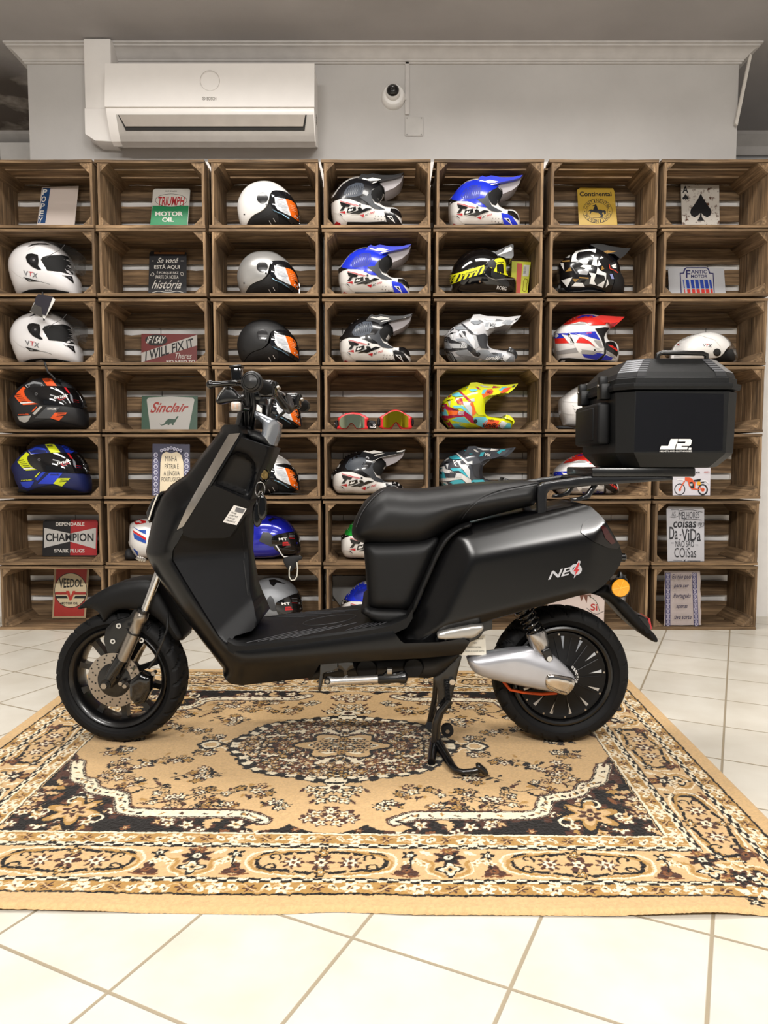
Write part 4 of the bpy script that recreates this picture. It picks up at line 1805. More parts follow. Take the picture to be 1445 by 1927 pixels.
# ---- handlebar
hb0, hb1 = P3(474, 719, 1.765), P3(572, 764, 2.335)
hd = (hb1 - hb0)
mb = MB()
H = lambda t: hb0 + hd * t
mb.tube([H(0.02), H(.25), H(.36), H(.42) + Vector((.015, 0, -.03)), H(.5) + Vector((.02, 0, -.04)), H(.58) + Vector((.015, 0, -.03)), H(.64), H(.75), H(.98)], .011, BLACKP, n=16)
mb.tube([P3(500, 788, YS + .03), P3(501, 768, YS + .04), P3(505, 755, YS + .06), P3(513, 747, YS + .09), P3(528, 746, YS + .12)], .0125, BLACKP, n=16)
hbx = mb.build('handlebar', sco, smooth=50)
for s, (ta, tb) in enumerate(((0.0, .22), (1.0, .78))):
    mb = MB()
    n = 36
    pts = [H(ta + (tb - ta) * i / n) for i in range(n + 1)]
    mb.tube(pts, [.0165 if 2 < i < n - 1 and i % 2 else .0180 for i in range(n + 1)], RUBBER, n=24)
    e = H(ta)
    ax = hd.normalized() * (-1 if s == 0 else 1)
    mb.lathe(e, ax, [(.0245, -.012), (.0262, -.004), (.0262, .003), (.0232, .007), (.0225, .0055), (.0215, .0085), (.0178, .012), (.0170, .0105), (.0162, .0128), (.009, .0165), (0, .0175)] if s == 0 else [(.0185, -.02), (.020, 0), (.018, .008), (0, .010)], mat('#19191a', .4), n=40)
    mb.build('grip', hbx, 'rubber grip with a domed end', smooth=25)
for s in (0, 1):
    mb = MB()
    t = .255 if s == 0 else .745
    c = H(t)
    rot = hd.to_track_quat('Y', 'Z').to_matrix()
    mb.box(c, (.042, .05, .046), GLOSS, rot=rot, bev=.010, seg=3)
    mb.box(c + Vector((.016, 0, .012)), (.018, .03, .016), PLASTIC, rot=rot, bev=.004)
    for k in range(3):
        mb.cyl(c + Vector((.024, -.012 + .012 * k, .004)), c + Vector((.030, -.012 + .012 * k, .006)), .0045, STEEL, n=10)
    mb.build('switch_box', hbx)
# levers with reservoirs
mb = MB()
mb.tube([P3(396, 723.5, 1.80), P3(400, 723.5, 1.80), P3(415, 722.5, 1.805), P3(440, 721, 1.82), P3(456, 720, 1.87), P3(461, 722, 1.9)], [.0095, .0085, .0068, .0075, .0075, .0075], GLOSS, n=14)
mb.sphere(P3(396, 723.5, 1.80), .0105, GLOSS, n=16)
mb.build('brake_lever', hbx, 'brake lever with a ball end')
mb = MB()
mb.tube([P3(533, 748, 2.2), P3(531, 745, 2.24), P3(530, 744, 2.32)], .007, GLOSS, n=12)
mb.build('brake_lever', hbx)
mb = MB()
c = P3(447, 706, 1.90)
mb.box(c, (.027, .042, .036), GLOSS, rot=Matrix.Rotation(-.12, 3, 'Y'), bev=.004)
mb.box(c + Vector((-.002, 0, .0205)), (.031, .046, .006), BLACKP, rot=Matrix.Rotation(-.12, 3, 'Y'), bev=.002)
mb.tube([c + Vector((.0, .02, -.01)), P3(462, 726, 1.95)], .010, GLOSS)
mb.tube([c + Vector((-.01, .0, -.01)), P3(430, 724, 1.9), P3(424, 740, 1.94)], .005, GLOSS)
mb.build('fluid_reservoir', hbx)
mb = MB()
Shell(mb, [(405, 754), (410, 742), (423, 727), (433, 726), (448, 740), (460, 752), (446, 757), (428, 757), (418, 760), (409, 761)], YS - .12, BLACKP, W=.016, wedge=.008, kind='round', r=.008, sp=.008, sm=1)
mb.tube([P3(408, 752, YS - .136), P3(415, 739, YS - .136), P3(424, 728, YS - .134)], .0022, CHROME, n=8)
mb.build('phone_holder', hbx, smooth=60)
# front turn signal
mb = MB()
c = P3(444.5, 765, YS - .14)
mb.box(c, (.025, .022, .024), mat('#efe6de', .12, coat=.5, trans=.35), bev=.005, seg=3)
ts = mb.build('turn_signal', sco, 'clear white turn signal lens')
mb = MB()
mb.tube([c + Vector((.012, .005, -.002)), P3(462, 768, YS - .10), P3(470, 770, YS - .04)], .008, GLOSS)
mb.build('signal_stalk', ts)
mb = MB()
for k in (-.005, .005):
    mb.box(c + Vector((k, -.0112, 0)), (.005, .001, .014), mat('#d8b9a4', .3), bev=.0004)
mb.build('signal_bulb', ts)
# steering stem, head cover
mb = MB()
mb.tube([P3(459, 817, YS), P3(463, 790, YS), P3(467, 755, YS), P3(471, 735, YS)], [.03, .026, .024, .02], GLOSS, n=24)
mb.tube([P3(466, 735, YS - .05), P3(468, 760, YS - .045), P3(465, 800, YS - .03)], .008, BLACKP, n=10)
mb.tube([P3(474, 738, YS - .06), P3(478, 765, YS - .06), P3(470, 800, YS - .03)], .006, BLACKP, n=10)
mb.tube([P3(455, 745, YS - .10), P3(462, 765, YS - .08), P3(464, 800, YS - .04)], .005, BLACKP, n=10)
mb.tube([P3(520, 788, YS + .05), P3(535, 775, YS + .10), P3(540, 760, YS + .14)], .005, BLACKP, n=10)
mb.box(P3(480, 745, YS), (.05, .10, .034), GLOSS, bev=.008)
mb.box(P3(492, 752, YS - .02), (.028, .05, .03), BLACKP, bev=.006)
mb.build('steering_stem', sco, smooth=40)
mb = MB()
Shell(mb, [(447, 808), (452, 790), (456, 772), (460, 772), (462, 808)], YS, PLASTIC, W=.04, wedge=.02, kind='round', r=.012, sp=.01)
Shell(mb, [(462, 826), (464, 806), (486, 812), (500, 822), (509, 840), (490, 834)], YS, DARK, W=.08, wedge=.05, kind='round', r=.02, sp=.011)
mb.build('stem_collar', sco, smooth=60)
mb = MB()
hs = [(477, 770), (495, 780), (512, 788), (523, 796), (522, 813), (513, 838), (488, 829), (494, 806), (493, 797), (487, 791), (478, 786)]
ph = px_poly(hs, YS - .05)
hcr = np.array([U(x, y, YS - .055) for x, y in ((495, 838), (511, 788))])
S = Shell(mb, ph, YS, mat('#b9bfc8', .26, .7, coat=.5), wedge=.04,
          wf=lambda q: np.maximum(softmin([np.full(len(q), .062), .062 + 1.1 * side(hcr, np.asarray(q)), .05 + 1.5 * dist(ph, q, True)], .002), .02), sp=.007, world_pts=True)
mb.build('head_cover', sco, 'silver handlebar cover', smooth=60)

# ---- luggage rack and top case
NAVY = mat('#0c0d11', .3, coat=.3)
RK = [(1012, 986), (1011, 930), (1013, 915), (1022, 908), (1060, 902), (1116, 895), (1266, 897), (1266, 903), (1200, 908), (1120, 913), (1070, 919), (1034, 923), (1029, 930), (1028, 960), (1026, 985)]
for s in (-1, 1):
    mb = MB()
    Shell(mb, RK, YS + s * .115, NAVY, W=.013, wedge=.010, kind='round', r=.005, sp=.011, yp=YS - .125)
    Shell(mb, [(1118, 911), (1127, 911), (1110, 938), (1093, 943), (1075, 944), (1075, 938), (1094, 935), (1104, 930)], YS + s * .105, NAVY, W=.009, wedge=.007, kind='round', r=.004, sp=.011, yp=YS - .115)
    mb.build('rack_rail', sco, smooth=40)
mb = MB()
a = P3(1090, 897, YS - .10)
b_ = P3(1262, 899, YS - .10)
mb.box(((a.x + b_.x) / 2, YS, a.z - .004), (b_.x - a.x, .2, .010), NAVY, bev=.003)
a = P3(1113, 886, YS - .13)
b_ = P3(1308, 891, YS - .13)
mb.box(((a.x + b_.x) / 2, YS, (a.z + b_.z) / 2), (b_.x - a.x, .27, .024), BLACKP, bev=.005)
mb.build('rack_plate', sco)
CASE = mat('#0e0f10', .42, spec=.35, bump=.10, bscale=1200)
CASEF = mat('#0c0d12', .28, spec=.4)
XL, XR, YN, YFAR = .605, .912, 1.880, 2.270
zc = lambda y: U(1280, y, YN)[1]


def oct_(ins, z, ch=.036, i2=None):
    i2 = ins if i2 is None else i2
    x0, x1, y0, y1 = XL + i2, XR - i2, YN + ins, YFAR - ins
    return [Vector(p) for p in ((x0 + ch, y0, z), (x1 - ch, y0, z), (x1, y0 + ch, z), (x1, y1 - ch, z), (x1 - ch, y1, z), (x0 + ch, y1, z), (x0, y1 - ch, z), (x0, y0 + ch, z))]


mb = MB()
mb.loft([oct_(.05, zc(881), .03), oct_(.030, zc(879), .034), oct_(.004, zc(857), .036), oct_(0, zc(852), .036), oct_(-.004, zc(737), .038), oct_(.002, zc(733), .038)], CASE)
tc_ = mb.build('top_case', sco, 'black top case with chamfered corners', smooth=0)
mb = MB()
f = [(1197, 738), (1362, 741), (1360, 848), (1193, 850)]
mb.prism([P3(x, y, YN - .004 + .0035 * (y > 800)) for x, y in f], (0, .004, 0), CASEF)
mb.build('front_face', tc_, smooth=0)
mb = MB()
mb.loft([oct_(-.010, zc(733), .040), oct_(-.012, zc(727), .040), oct_(-.012, zc(722), .040), oct_(-.004, zc(720), .039), oct_(-.004, zc(711), .039), oct_(0, zc(709), .038), oct_(.004, zc(699), .038), oct_(.036, zc(672), .034), oct_(.050, zc(669), .03), oct_(.055, zc(669), .03)], CASE)
ld = mb.build('lid', tc_, smooth=0)
mb = MB()
CARB = mat('#8d8f94', .22, .6)
CARBD = mat('#3a3b3e', .25, .4)


def quadgrid(q, n, m1, m2, eps=Vector((0, -.0012, 0))):
    """diagonal ribbed patch"""
    for i in range(n):
        for (s, e, m) in ((i / n, (i + .5) / n, m1), ((i + .5) / n, (i + 1) / n, m2)):
            P = lambda u, v: q[0] * (1 - u) * (1 - v) + q[1] * u * (1 - v) + q[2] * u * v + q[3] * (1 - u) * v + eps
            mb.add([P(0, s), P(1, s), P(1, e), P(0, e)], [(0, 1, 2, 3)], m)


lo, hi, hi2 = oct_(0, zc(709), .038), oct_(.004, zc(699), .038), oct_(.036, zc(672), .034)
for (i, j, t0, t1) in ((0, 1, 0, .10), (0, 1, .88, 1.0), (7, 0, .0, 1.0), (1, 2, 0, 1.0)):
    mb = MB()
    for A, B, m1, m2 in ((lo, hi, CARBD, DARK), (hi, hi2, CARB, CARBD)):
        q = [A[i] + (A[j] - A[i]) * t0, A[i] + (A[j] - A[i]) * t1, B[i] + (B[j] - B[i]) * t1, B[i] + (B[j] - B[i]) * t0]
        nrm = (q[1] - q[0]).cross(q[3] - q[0]).normalized()
        if nrm.y > 0 and abs(nrm.y) > .1:
            nrm = -nrm
        quadgrid(q, 6, m1, m2, nrm * .0012)
    mb.build('carbon_corner', ld, 'silver grey ribbed corner insert', smooth=0)
mb = MB()
hy = YN + .045
mb.tube([P3(1236, 684, hy), P3(1236, 676, hy - .002), P3(1238, 667, hy - .004), P3(1246, 663.5, hy - .006), P3(1285, 664, hy - .006), P3(1322, 665, hy - .006), P3(1329, 668, hy - .004), P3(1329, 676, hy), P3(1326, 684, hy)], .0062, BLACKP, n=14)
mb.build('carry_handle', ld, 'black carry handle')
for yy in (1.975, 2.175):
    mb = MB()
    z = zc(731)
    mb.box((XL - .016, yy, z), (.026, .042, .042), CASE, bev=.004)
    mb.box((XL - .020, yy, z + .026), (.022, .028, .03), CASE, bev=.004)
    mb.cyl((XL - .024, yy - .016, z + .014), (XL - .024, yy - .0145, z + .014), .004, STEEL, n=14)
    mb.cyl((XL - .034, yy, z + .016), (XL - .012, yy, z + .016), .004, STEEL, n=14)
    mb.build('latch', tc_, smooth=30)
mb = MB()
mb.box((XL - .018, 2.075, (zc(752) + zc(836)) / 2), (.036, .235, zc(752) - zc(836)), PLASTIC, bev=.010, seg=3)
mb.box((XL - .032, 2.075, (zc(760) + zc(828)) / 2), (.016, .16, zc(760) - zc(828)), PLASTIC, bev=.006, seg=3)
mb.build('back_pad', tc_, 'padded backrest on the case')
mb = MB()
LW = mat('#e8e7e4', .4)
yl = YN - .0052


def flat(pts, m, dy=0.0):
    v = [P3(x, y, yl - dy) for x, y in pts]
    V, F = triangulate(np.array([(p.x, p.z) for p in v]), 0)
    mb.add([(x, yl - dy, z) for x, z in V], F, m)


flat([(1262, 826), (1276, 826), (1271, 846), (1241, 846), (1244, 839), (1257, 839)], LW)
flat([(1277, 826), (1299, 826), (1302, 829), (1300, 837), (1297, 839), (1283, 839), (1282, 841), (1294, 841), (1293, 846), (1269, 846), (1272, 836), (1275, 834), (1289, 834), (1290, 831), (1276, 831)], LW)
flat([(1296, 842.5), (1301, 842.5), (1300.5, 846.5), (1295.5, 846.5)], LW)
T, F = text2d('HELMETS AND CLOTHING BIZ', .02)
a, b_ = P3(1241, 850.5, yl), P3(1302, 847.8, yl)
mb.add([(a.x + (b_.x - a.x) * u, yl, a.z + (b_.z - a.z) * v) for u, v in T], F, LW)
mb.build('case_logo', tc_, 'white logo lettering', smooth=0)

# ---- key in the lock with its fobs: hangs from the ignition
kp = P3(489, 900, YS - .10)
kf = thing('key_fob', 'two glossy black key fobs hanging from the scooter ignition on a steel ring', 'keys', kp)
mb = MB()
mb.tube([kp + Vector((.013 * math.cos(a), .004 * math.sin(a), -.030 + .020 * math.sin(a))) for a in np.linspace(0, 2 * math.pi, 25)[:-1]], .0014, CHROME, n=8, closed=True)
mb.build('ring', kf)
mb = MB()
for (x, y, dx, w, h) in ((484, 968, -.004, 12, 24), (493, 955, .004, 12, 24)):
    Shell(mb, [(x + w * .75 * math.cos(a), y + h * math.copysign(abs(math.sin(a)) ** .8, math.sin(a))) for a in np.linspace(0, 2 * math.pi, 28)[:-1]], YS - .105 + (0 if x < 490 else -.018), GLOSS, W=.008, wedge=.003, kind='round', r=.008, sp=.005)
mb.build('fob', kf, smooth=60)
mb = MB()
mb.tube([P3(489, 924, YS - .105), P3(485, 932, YS - .105), P3(483, 946, YS - .105)], .0016, CHROME, n=8)
mb.tube([P3(492, 924, YS - .105), P3(494, 930, YS - .12), P3(493, 936, YS - .122)], .0016, CHROME, n=8)
mb.build('chain', kf)
# ================================================================ helmets in the crates
YH = 3.595
T8 = 180 / 1445
ZF = lambda r: ROWZ[r] + BT


def cm_(x0, y0, k, dx=0, dy=0):
    return lambda pts: [(x0 + dx + x * k, y0 + dy + y * k) for x, y in pts]


class Helmet:
    """outline of the whole helmet in pixels of the photograph; the parts share its swelling"""

    def __init__(self, name, label, row, full, W=.114, p=.42, y0=YH, sm=1, group=None, cat='helmet', floor=True):
        q = px_poly(full, y0, sm)
        z0, z1 = q[:, 1].min(), q[:, 1].max()
        self.zt, self.z0, self.fl = z0 + .35 * (z1 - z0), z0, ZF(row) + .0045
        if not floor:
            self.fl = z0
        self.full = clean(self.rest(q))
        self.D = Dome(self.full, 56, 2000)
        self.W, self.p, self.y0, self.row = W, p, y0, row
        cx_ = self.full[:, 0].mean()
        self.root = thing(name, label, cat, (cx_, y0, self.fl), group)
        self.shells = {}

    def rest(self, q):
        q = np.array(q, float)
        t = np.clip((self.zt - q[:, 1]) / (self.zt - self.z0), 0, None)
        q[:, 1] = np.maximum(q[:, 1] + (self.fl - self.z0) * t, self.fl)
        return q

    def w(self, k=1.0, add=0.0):
        return lambda q: .010 + np.maximum(self.W * k * np.clip(self.D(q), 0, 1) ** self.p + add, 0)

    def shell(self, name, pts, m, k=1.0, add=0.0, sp=.0105, sm=1, parent=None, label=None, decals=(), whole=False):
        mb = MB()
        poly = self.full if whole else clean(self.rest(px_poly(pts, self.y0 - self.W * .35, sm)))
        S = Shell(mb, poly, self.y0, m, wedge=.01, wf=self.w(k, add), sp=sp, rings=(.12, .4), world_pts=True)
        S.W = self.W * k
        for d in decals:
            draw(S, d)
        o = mb.build(name, parent or self.root, label, smooth=65)
        return S, o


def draw(S, d):
    kind = d[0]
    if kind == 'p':
        S.patch(d[1], d[2], sm=d[3] if len(d) > 3 else 0, sp=.009)
    elif kind == 'l':
        S.line(d[1], d[2], d[3])
    elif kind == 't':
        S.text(d[1], d[2], d[3], *(d[4:]))
    elif kind == 'd':
        S.disc(d[1], d[2], d[3])


gl = lambda h: mat(h, .22, coat=.5, var=.02)
sf = lambda h: mat(h, .45, var=.03)
Wh, Bk, Gy, Rd = gl('#efece8'), gl('#121214'), sf('#3b3e43'), gl('#c2202a')
INT = mat('#0c0c0d', .8)

# ---------------------------------------------------------------- racing motocross helmets


def racing(row, dx, dy, top, topd, chin, label, name='motocross_helmet', stripes=True, lift=0.0):
    c = cm_(825, 325, T8, dx, dy)
    full = [(148, 470), (152, 430), (200, 385), (260, 300), (340, 215), (440, 150), (540, 126), (640, 130), (760, 160), (890, 215), (950, 280), (958, 360), (905, 435), (862, 500), (895, 550), (965, 588), (1050, 585), (1080, 582), (1125, 590), (1180, 630), (1205, 680),
            (1216, 750), (1226, 850), (1150, 880), (800, 890), (380, 890), (330, 885), (250, 875), (212, 850), (175, 760), (150, 640)]
    h = Helmet(name, label, row, c(full), W=.111)
    mt, md, mc = gl(top), sf(topd), gl(chin)
    dec = [('p', c([(150, 500), (148, 430), (200, 385), (215, 400), (300, 425), (210, 455)]), Bk),
           ('p', c([(190, 395), (250, 300), (330, 205), (435, 138), (540, 110), (645, 112), (770, 150), (910, 205), (880, 245), (770, 280), (720, 360), (690, 400), (725, 525), (640, 515), (560, 475), (440, 432), (300, 428), (215, 412)]), mt),
           ('p', c([(335, 350), (400, 245), (520, 186), (630, 190), (655, 280), (600, 375), (480, 402), (370, 405)]), md, 1)]
    if stripes:
        for i in range(9):
            dec.append(('l', c([(372 + i * 32, 392 - i * 8), (412 + i * 30, 262 - i * 9)]), .7, mt))
    dec += [('p', c([(580, 398), (690, 383), (745, 300), (775, 285), (752, 360), (765, 430), (805, 505), (965, 590), (880, 592), (800, 578), (740, 540), (700, 490), (640, 450)]), Gy),
            ('p', c([(752, 320), (800, 270), (890, 222), (952, 285), (956, 365), (900, 435), (862, 495), (810, 480), (765, 420), (748, 365)]), INT),
            ('p', c([(395, 772), (700, 776), (940, 765), (1005, 778), (1090, 830), (1150, 895), (360, 900)]), sf('#141415')),
            ('p', c([(205, 810), (235, 768), (285, 790), (320, 860), (320, 900), (215, 900)]), Rd),
            ('p', c([(945, 608), (1050, 632), (1110, 662), (1180, 760), (1228, 850), (1226, 900), (1140, 900), (985, 768), (962, 690)]), mc),
            ('p', c([(1045, 580), (1125, 585), (1190, 640), (1212, 720), (1170, 695), (1110, 655), (1040, 625)]), Bk),
            ('p', c([(985, 684), (1062, 690), (1115, 796)]), Wh), ('p', c([(1015, 700), (1055, 702), (1080, 752)]), Bk),
            ('p', c([(262, 645), (300, 655), (330, 698)]), Gy),
            ('l', c([(380, 770), (250, 650), (165, 640)]), .8, mat('#cfcac4', .3)),
            ('l', c([(290, 464), (420, 495), (560, 530)]), 1.1, Rd), ('l', c([(300, 482), (420, 508), (540, 540)]), .6, Rd),
            ('p', c([(285, 478), (345, 490), (445, 520), (420, 552), (368, 548), (330, 605), (283, 608), (332, 540), (305, 535)]), Bk),
            ('p', c([(385, 640), (402, 572), (522, 545), (528, 598), (470, 620)]), Bk), ('p', c([(405, 612), (435, 575), (455, 590), (480, 568), (475, 600), (430, 615)]), Wh),
            ('p', c([(410, 656), (470, 632), (560, 600), (545, 560), (600, 560), (620, 592), (690, 563), (768, 580), (640, 625), (560, 658), (520, 648)]), Bk),
            ('p', c([(275, 632), (365, 610), (368, 652), (330, 640)]), Rd),
            ('p', c([(578, 672), (650, 655), (640, 705), (612, 690)]), Rd),
            ('t', 'AC', c([(652, 690), (712, 668), (716, 636), (656, 658)]), Bk, .03, .2), ('t', 'ING', c([(722, 662), (800, 640), (804, 612), (726, 634)]), Rd, .03, .2),
            ('d', c([(585, 525)])[0], 2.0, mat('#4d4d50', .3, .6)), ('d', c([(575, 566)])[0], 1.6, Bk)]
    for i in range(4):
        dec.append(('d', c([(815 + i * 45, 686 + i * 3)])[0], .7, Bk))
        dec.append(('d', c([(805 + i * 50, 726 + i * 8)])[0], .8, Bk))
    h.shell('shell', None, Wh, whole=True, decals=dec)
    # sun peak: coloured blade over a pale underside
    U_ = c([(1240, 100), (1205, 200), (1185, 225), (1105, 290), (960, 352), (952, 290), (885, 225), (1000, 180), (1110, 150)])
    h.shell('peak_underside', U_, mat('#a9a3a6', .5), k=.0, add=.055, sm=0)
    A_ = c([(605, 128), (640, 110), (665, 122), (700, 128), (770, 106), (850, 120), (905, 132), (1010, 134), (1110, 130), (1160, 114), (1244, 98), (1205, 140), (1110, 168), (1000, 190), (880, 218), (790, 260), (705, 290), (650, 298), (590, 265), (525, 236)])
    dec = [('p', c([(610, 126), (640, 110), (700, 128), (770, 106), (905, 132), (860, 150), (740, 158)]), Wh), ('p', c([(1110, 130), (1160, 114), (1244, 98), (1200, 130), (1120, 136)]), Wh),
           ('l', c([(1110, 166), (1000, 188), (880, 216), (790, 257), (705, 287), (650, 294), (590, 262), (528, 236)]), .9, Wh),
           ('p', c([(765, 196), (800, 170), (935, 152), (870, 172)]), Wh), ('d', c([(672, 228)])[0], 3.4, mat('#d5d5d8', .25, .4)), ('d', c([(672, 228)])[0], 1.6, Gy)]
    h.shell('peak', A_, mt, k=.0, add=.082, sm=0, decals=dec, label='peak in the top colour')
    return h


racing(0, -220.5, -4, '#15161a', '#39404c', '#15161a', 'black and white motocross helmet with a lifted pale peak, in the top row of crates')
racing(1, -206.5, 128, '#1f35cf', '#1a2a96', '#1f35cf', 'blue and white motocross helmet below the top-row black and white one')
racing(2, -204.5, 257, '#101114', '#39414d', '#101114', 'black and white motocross helmet in the crate above the red goggles')
racing(3 + 1, -217.5, 509, '#0d0d10', '#2b323b', '#15161a', 'shiny black and white helmet with a white peak, just above the front of the seat', stripes=False)
racing(5, -201.5, 630, '#1d9a35', '#157a28', '#15161a', 'green-topped black and white helmet half hidden behind the front of the seat')
racing(6, -201, 753, '#1f35cf', '#1a2a96', '#1f35cf', 'blue-topped helmet on the lowest shelf, half hidden behind the seat base', stripes=False)
racing(0, 0, 0, '#1f35cf', '#1a2a96', '#1f35cf', 'blue and white motocross helmet in the top row, right of the black and white one')

# ---------------------------------------------------------------- camouflage motocross helmets


def camo(row, dx, dy, pal, label, text_m):
    c = cm_(820, 710, T8, dx, dy)
    full = [(78, 400), (150, 310), (240, 245), (330, 195), (430, 145), (520, 112), (640, 115), (760, 175), (860, 262), (872, 285), (800, 345), (735, 405), (722, 470), (728, 540), (755, 580), (870, 610), (1020, 626), (1040, 600), (1056, 568), (1110, 590), (1155, 650), (1174, 700),
            (1162, 760), (1142, 800), (1134, 880), (950, 874), (800, 858), (600, 865), (420, 864), (180, 882), (200, 855), (150, 770), (100, 650), (80, 600)]
    h = Helmet('motocross_helmet', label, row, c(full), W=.112)
    b, C, R, O, G_, P_, E_ = [gl(x) for x in pal[:7]]
    s = sf('#141416')
    dec = [('p', c([(80, 410), (165, 398), (185, 440), (255, 462), (340, 500), (430, 510), (560, 600), (620, 705), (540, 690), (430, 590), (330, 600), (190, 625), (85, 612), (80, 580), (200, 575), (190, 500), (95, 470)]), R),
           ('p', c([(82, 425), (130, 420), (190, 580), (95, 575)]), C), ('p', c([(95, 480), (125, 490), (130, 520), (95, 520)]), O),
           ('p', c([(85, 610), (200, 640), (330, 850), (250, 850), (170, 700)]), R),
           ('p', c([(105, 645), (190, 660), (240, 745), (150, 770)]), E_),
           ('p', c([(240, 640), (330, 600), (430, 600), (520, 690), (360, 690)]), C), ('p', c([(240, 700), (360, 690), (470, 770), (300, 770)]), C),
           ('p', c([(270, 660), (420, 680), (620, 720), (560, 770), (400, 740)]), E_),
           ('p', c([(290, 790), (340, 790), (420, 850), (300, 850)]), O), ('p', c([(340, 790), (420, 850), (480, 850), (390, 780)]), C),
           ('p', c([(600, 790), (700, 730), (770, 740), (640, 830), (520, 850), (480, 830)]), O),
           ('p', c([(600, 600), (740, 600), (790, 650), (720, 760), (610, 710), (560, 620)]), C),
           ('p', c([(700, 700), (790, 640), (960, 655), (930, 740), (800, 800), (740, 770)]), P_), ('p', c([(790, 810), (930, 735), (985, 665), (970, 720), (900, 810)]), R),
           ('p', c([(930, 740), (1000, 660), (1080, 690), (1010, 770)]), G_), ('p', c([(1010, 775), (1085, 690), (1130, 700), (1130, 800), (1090, 840)]), C),
           ('p', c([(900, 815), (950, 770), (1090, 870), (960, 868)]), P_),
           ('p', c([(180, 500), (340, 505), (320, 570), (210, 570)]), O),
           ('p', c([(330, 570), (350, 505), (430, 510), (420, 570)]), G_),
           ('p', c([(255, 430), (400, 425), (450, 470), (550, 590), (480, 540), (380, 465), (290, 470)]), C),
           ('p', c([(400, 370), (490, 370), (545, 460), (545, 590), (430, 430)]), G_),
           ('p', c([(490, 370), (560, 380), (610, 535), (550, 590), (545, 460)]), O),
           ('p', c([(240, 262), (345, 235), (430, 290), (300, 300), (240, 285)]), C), ('p', c([(330, 200), (370, 210), (540, 360), (500, 370)]), R),
           ('p', c([(290, 310), (400, 320), (420, 415), (330, 400)]), R), ('p', c([(300, 330), (340, 310), (410, 415), (370, 415)]), O),
           ('p', c([(160, 322), (230, 275), (240, 290), (180, 330)]), R),
           ('p', c([(460, 165), (580, 140), (640, 185), (600, 215), (545, 225)]), C),
           ('p', c([(80, 400), (240, 255), (270, 330), (180, 350), (120, 400)]), b), ('p', c([(170, 352), (215, 338), (225, 355), (180, 360)]), s),
           ('p', c([(190, 370), (230, 365), (215, 450)]), G_),
           ('p', c([(730, 400), (720, 540), (760, 585), (640, 570), (600, 520), (560, 380), (690, 350)]), gl(pal[7])),
           ('p', c([(520, 335), (580, 320), (580, 370), (530, 365)]), G_)]
    for i in range(4):
        dec.append(('l', c([(245 + i * 24, 475), (275 + i * 24, 500)]), 1.1, s))
        dec.append(('l', c([(640 + i * 35, 830 - i * 15), (690 + i * 30, 800 - i * 10)]), 1.0, s))
        dec.append(('l', c([(345 + i * 20, 565), (375 + i * 16, 510)]), .7, R))
        dec.append(('l', c([(790 + i * 18, 640), (830 + i * 18, 668)]), .6, s))
        dec.append(('l', c([(950 + i * 3 - i * 14, 735 + i * 24), (1100 - i * 12, 850 + i * 12)]), .9, s))
    dec += [('d', c([(596, 655)])[0], 3.4, s), ('d', c([(596, 655)])[0], 1.6, Gy),
            ('t', 'unik', c([(700, 735), (915, 745), (935, 690), (715, 675)]), text_m, .06, .3)]
    h.shell('shell', None, b, whole=True, decals=dec)
    Pk = c([(505, 100), (600, 94), (700, 122), (870, 128), (1010, 136), (1212, 113), (1150, 192), (1065, 258), (985, 245), (870, 282), (765, 292), (700, 330), (640, 335), (540, 310), (430, 225)])
    dec = [('p', c([(560, 300), (690, 255), (765, 190), (850, 175), (870, 215), (850, 250), (700, 315)]), O), ('p', c([(690, 250), (710, 190), (770, 180), (740, 245)]), C),
           ('p', c([(950, 190), (1010, 145), (1090, 142), (1000, 215)]), C), ('p', c([(965, 235), (1035, 165), (1140, 150), (1080, 215), (1010, 240)]), P_),
           ('p', c([(850, 165), (870, 128), (980, 150), (900, 160)]), R), ('p', c([(650, 118), (700, 124), (860, 150), (740, 155)]), G_),
           ('p', c([(595, 140), (640, 150), (680, 185), (640, 180)]), R), ('p', c([(1140, 150), (1160, 130), (1205, 115), (1180, 150)]), s),
           ('t', 'MX', c([(775, 245), (860, 255), (860, 205), (775, 195)]), R if pal[8] else gl(pal[9]), .05, .1), ('p', c([(590, 250), (645, 268), (605, 288)]), s),
           ('p', c([(430, 225), (540, 250), (500, 262)]), s), ('p', c([(620, 345), (640, 335), (745, 330), (735, 358)]), O)]
    h.shell('peak', Pk, b, k=.0, add=.085, sm=0, decals=dec)
    h.shell('chin_guard', c([(1020, 628), (1042, 600), (1056, 566), (1112, 590), (1157, 652), (1176, 705), (1160, 765), (1150, 700), (1100, 665)]), gl(pal[10]), k=.2, add=.052, sm=0)
    mb = MB()
    q = c([(185, 820), (195, 790), (225, 850), (215, 890), (185, 890)])
    Shell(mb, clean(h.rest(px_poly(q, YH))), YH, mat('#101011', .8), W=.04, wedge=.015, sp=.012, world_pts=True)
    mb.build('neck_roll', h.root, smooth=60)
    return h


camo(3, 0, 0, ['#e3e81c', '#6cc3d4', '#b01d46', '#f06a22', '#c4c8cb', '#ee5a2c', '#c9d428', '#e3e81c', True, '#b01d46', '#e3e81c'], 'fluorescent yellow motocross helmet with orange and turquoise shards', sf('#101012'))
camo(2, 5.5, -126, ['#c9c9cc', '#8d9298', '#2f3136', '#b9bbbe', '#dfe0e2', '#7b8087', '#767b80', '#3a3c40', False, '#1c1d20', '#1c1d20'], 'grey camouflage motocross helmet in the crate above the yellow one', sf('#f0f0f0'))
camo(4, -4, 118, ['#4a4d54', '#45b4c4', '#ece9e6', '#3d4047', '#d8d9db', '#5b6067', '#57a9b5', '#2c2e33', True, '#ece9e6', '#1c1d20'], 'turquoise, white and dark grey motocross helmet resting just above the seat', sf('#f0f0f0'))

# ---------------------------------------------------------------- open-face helmets with an orange sticker


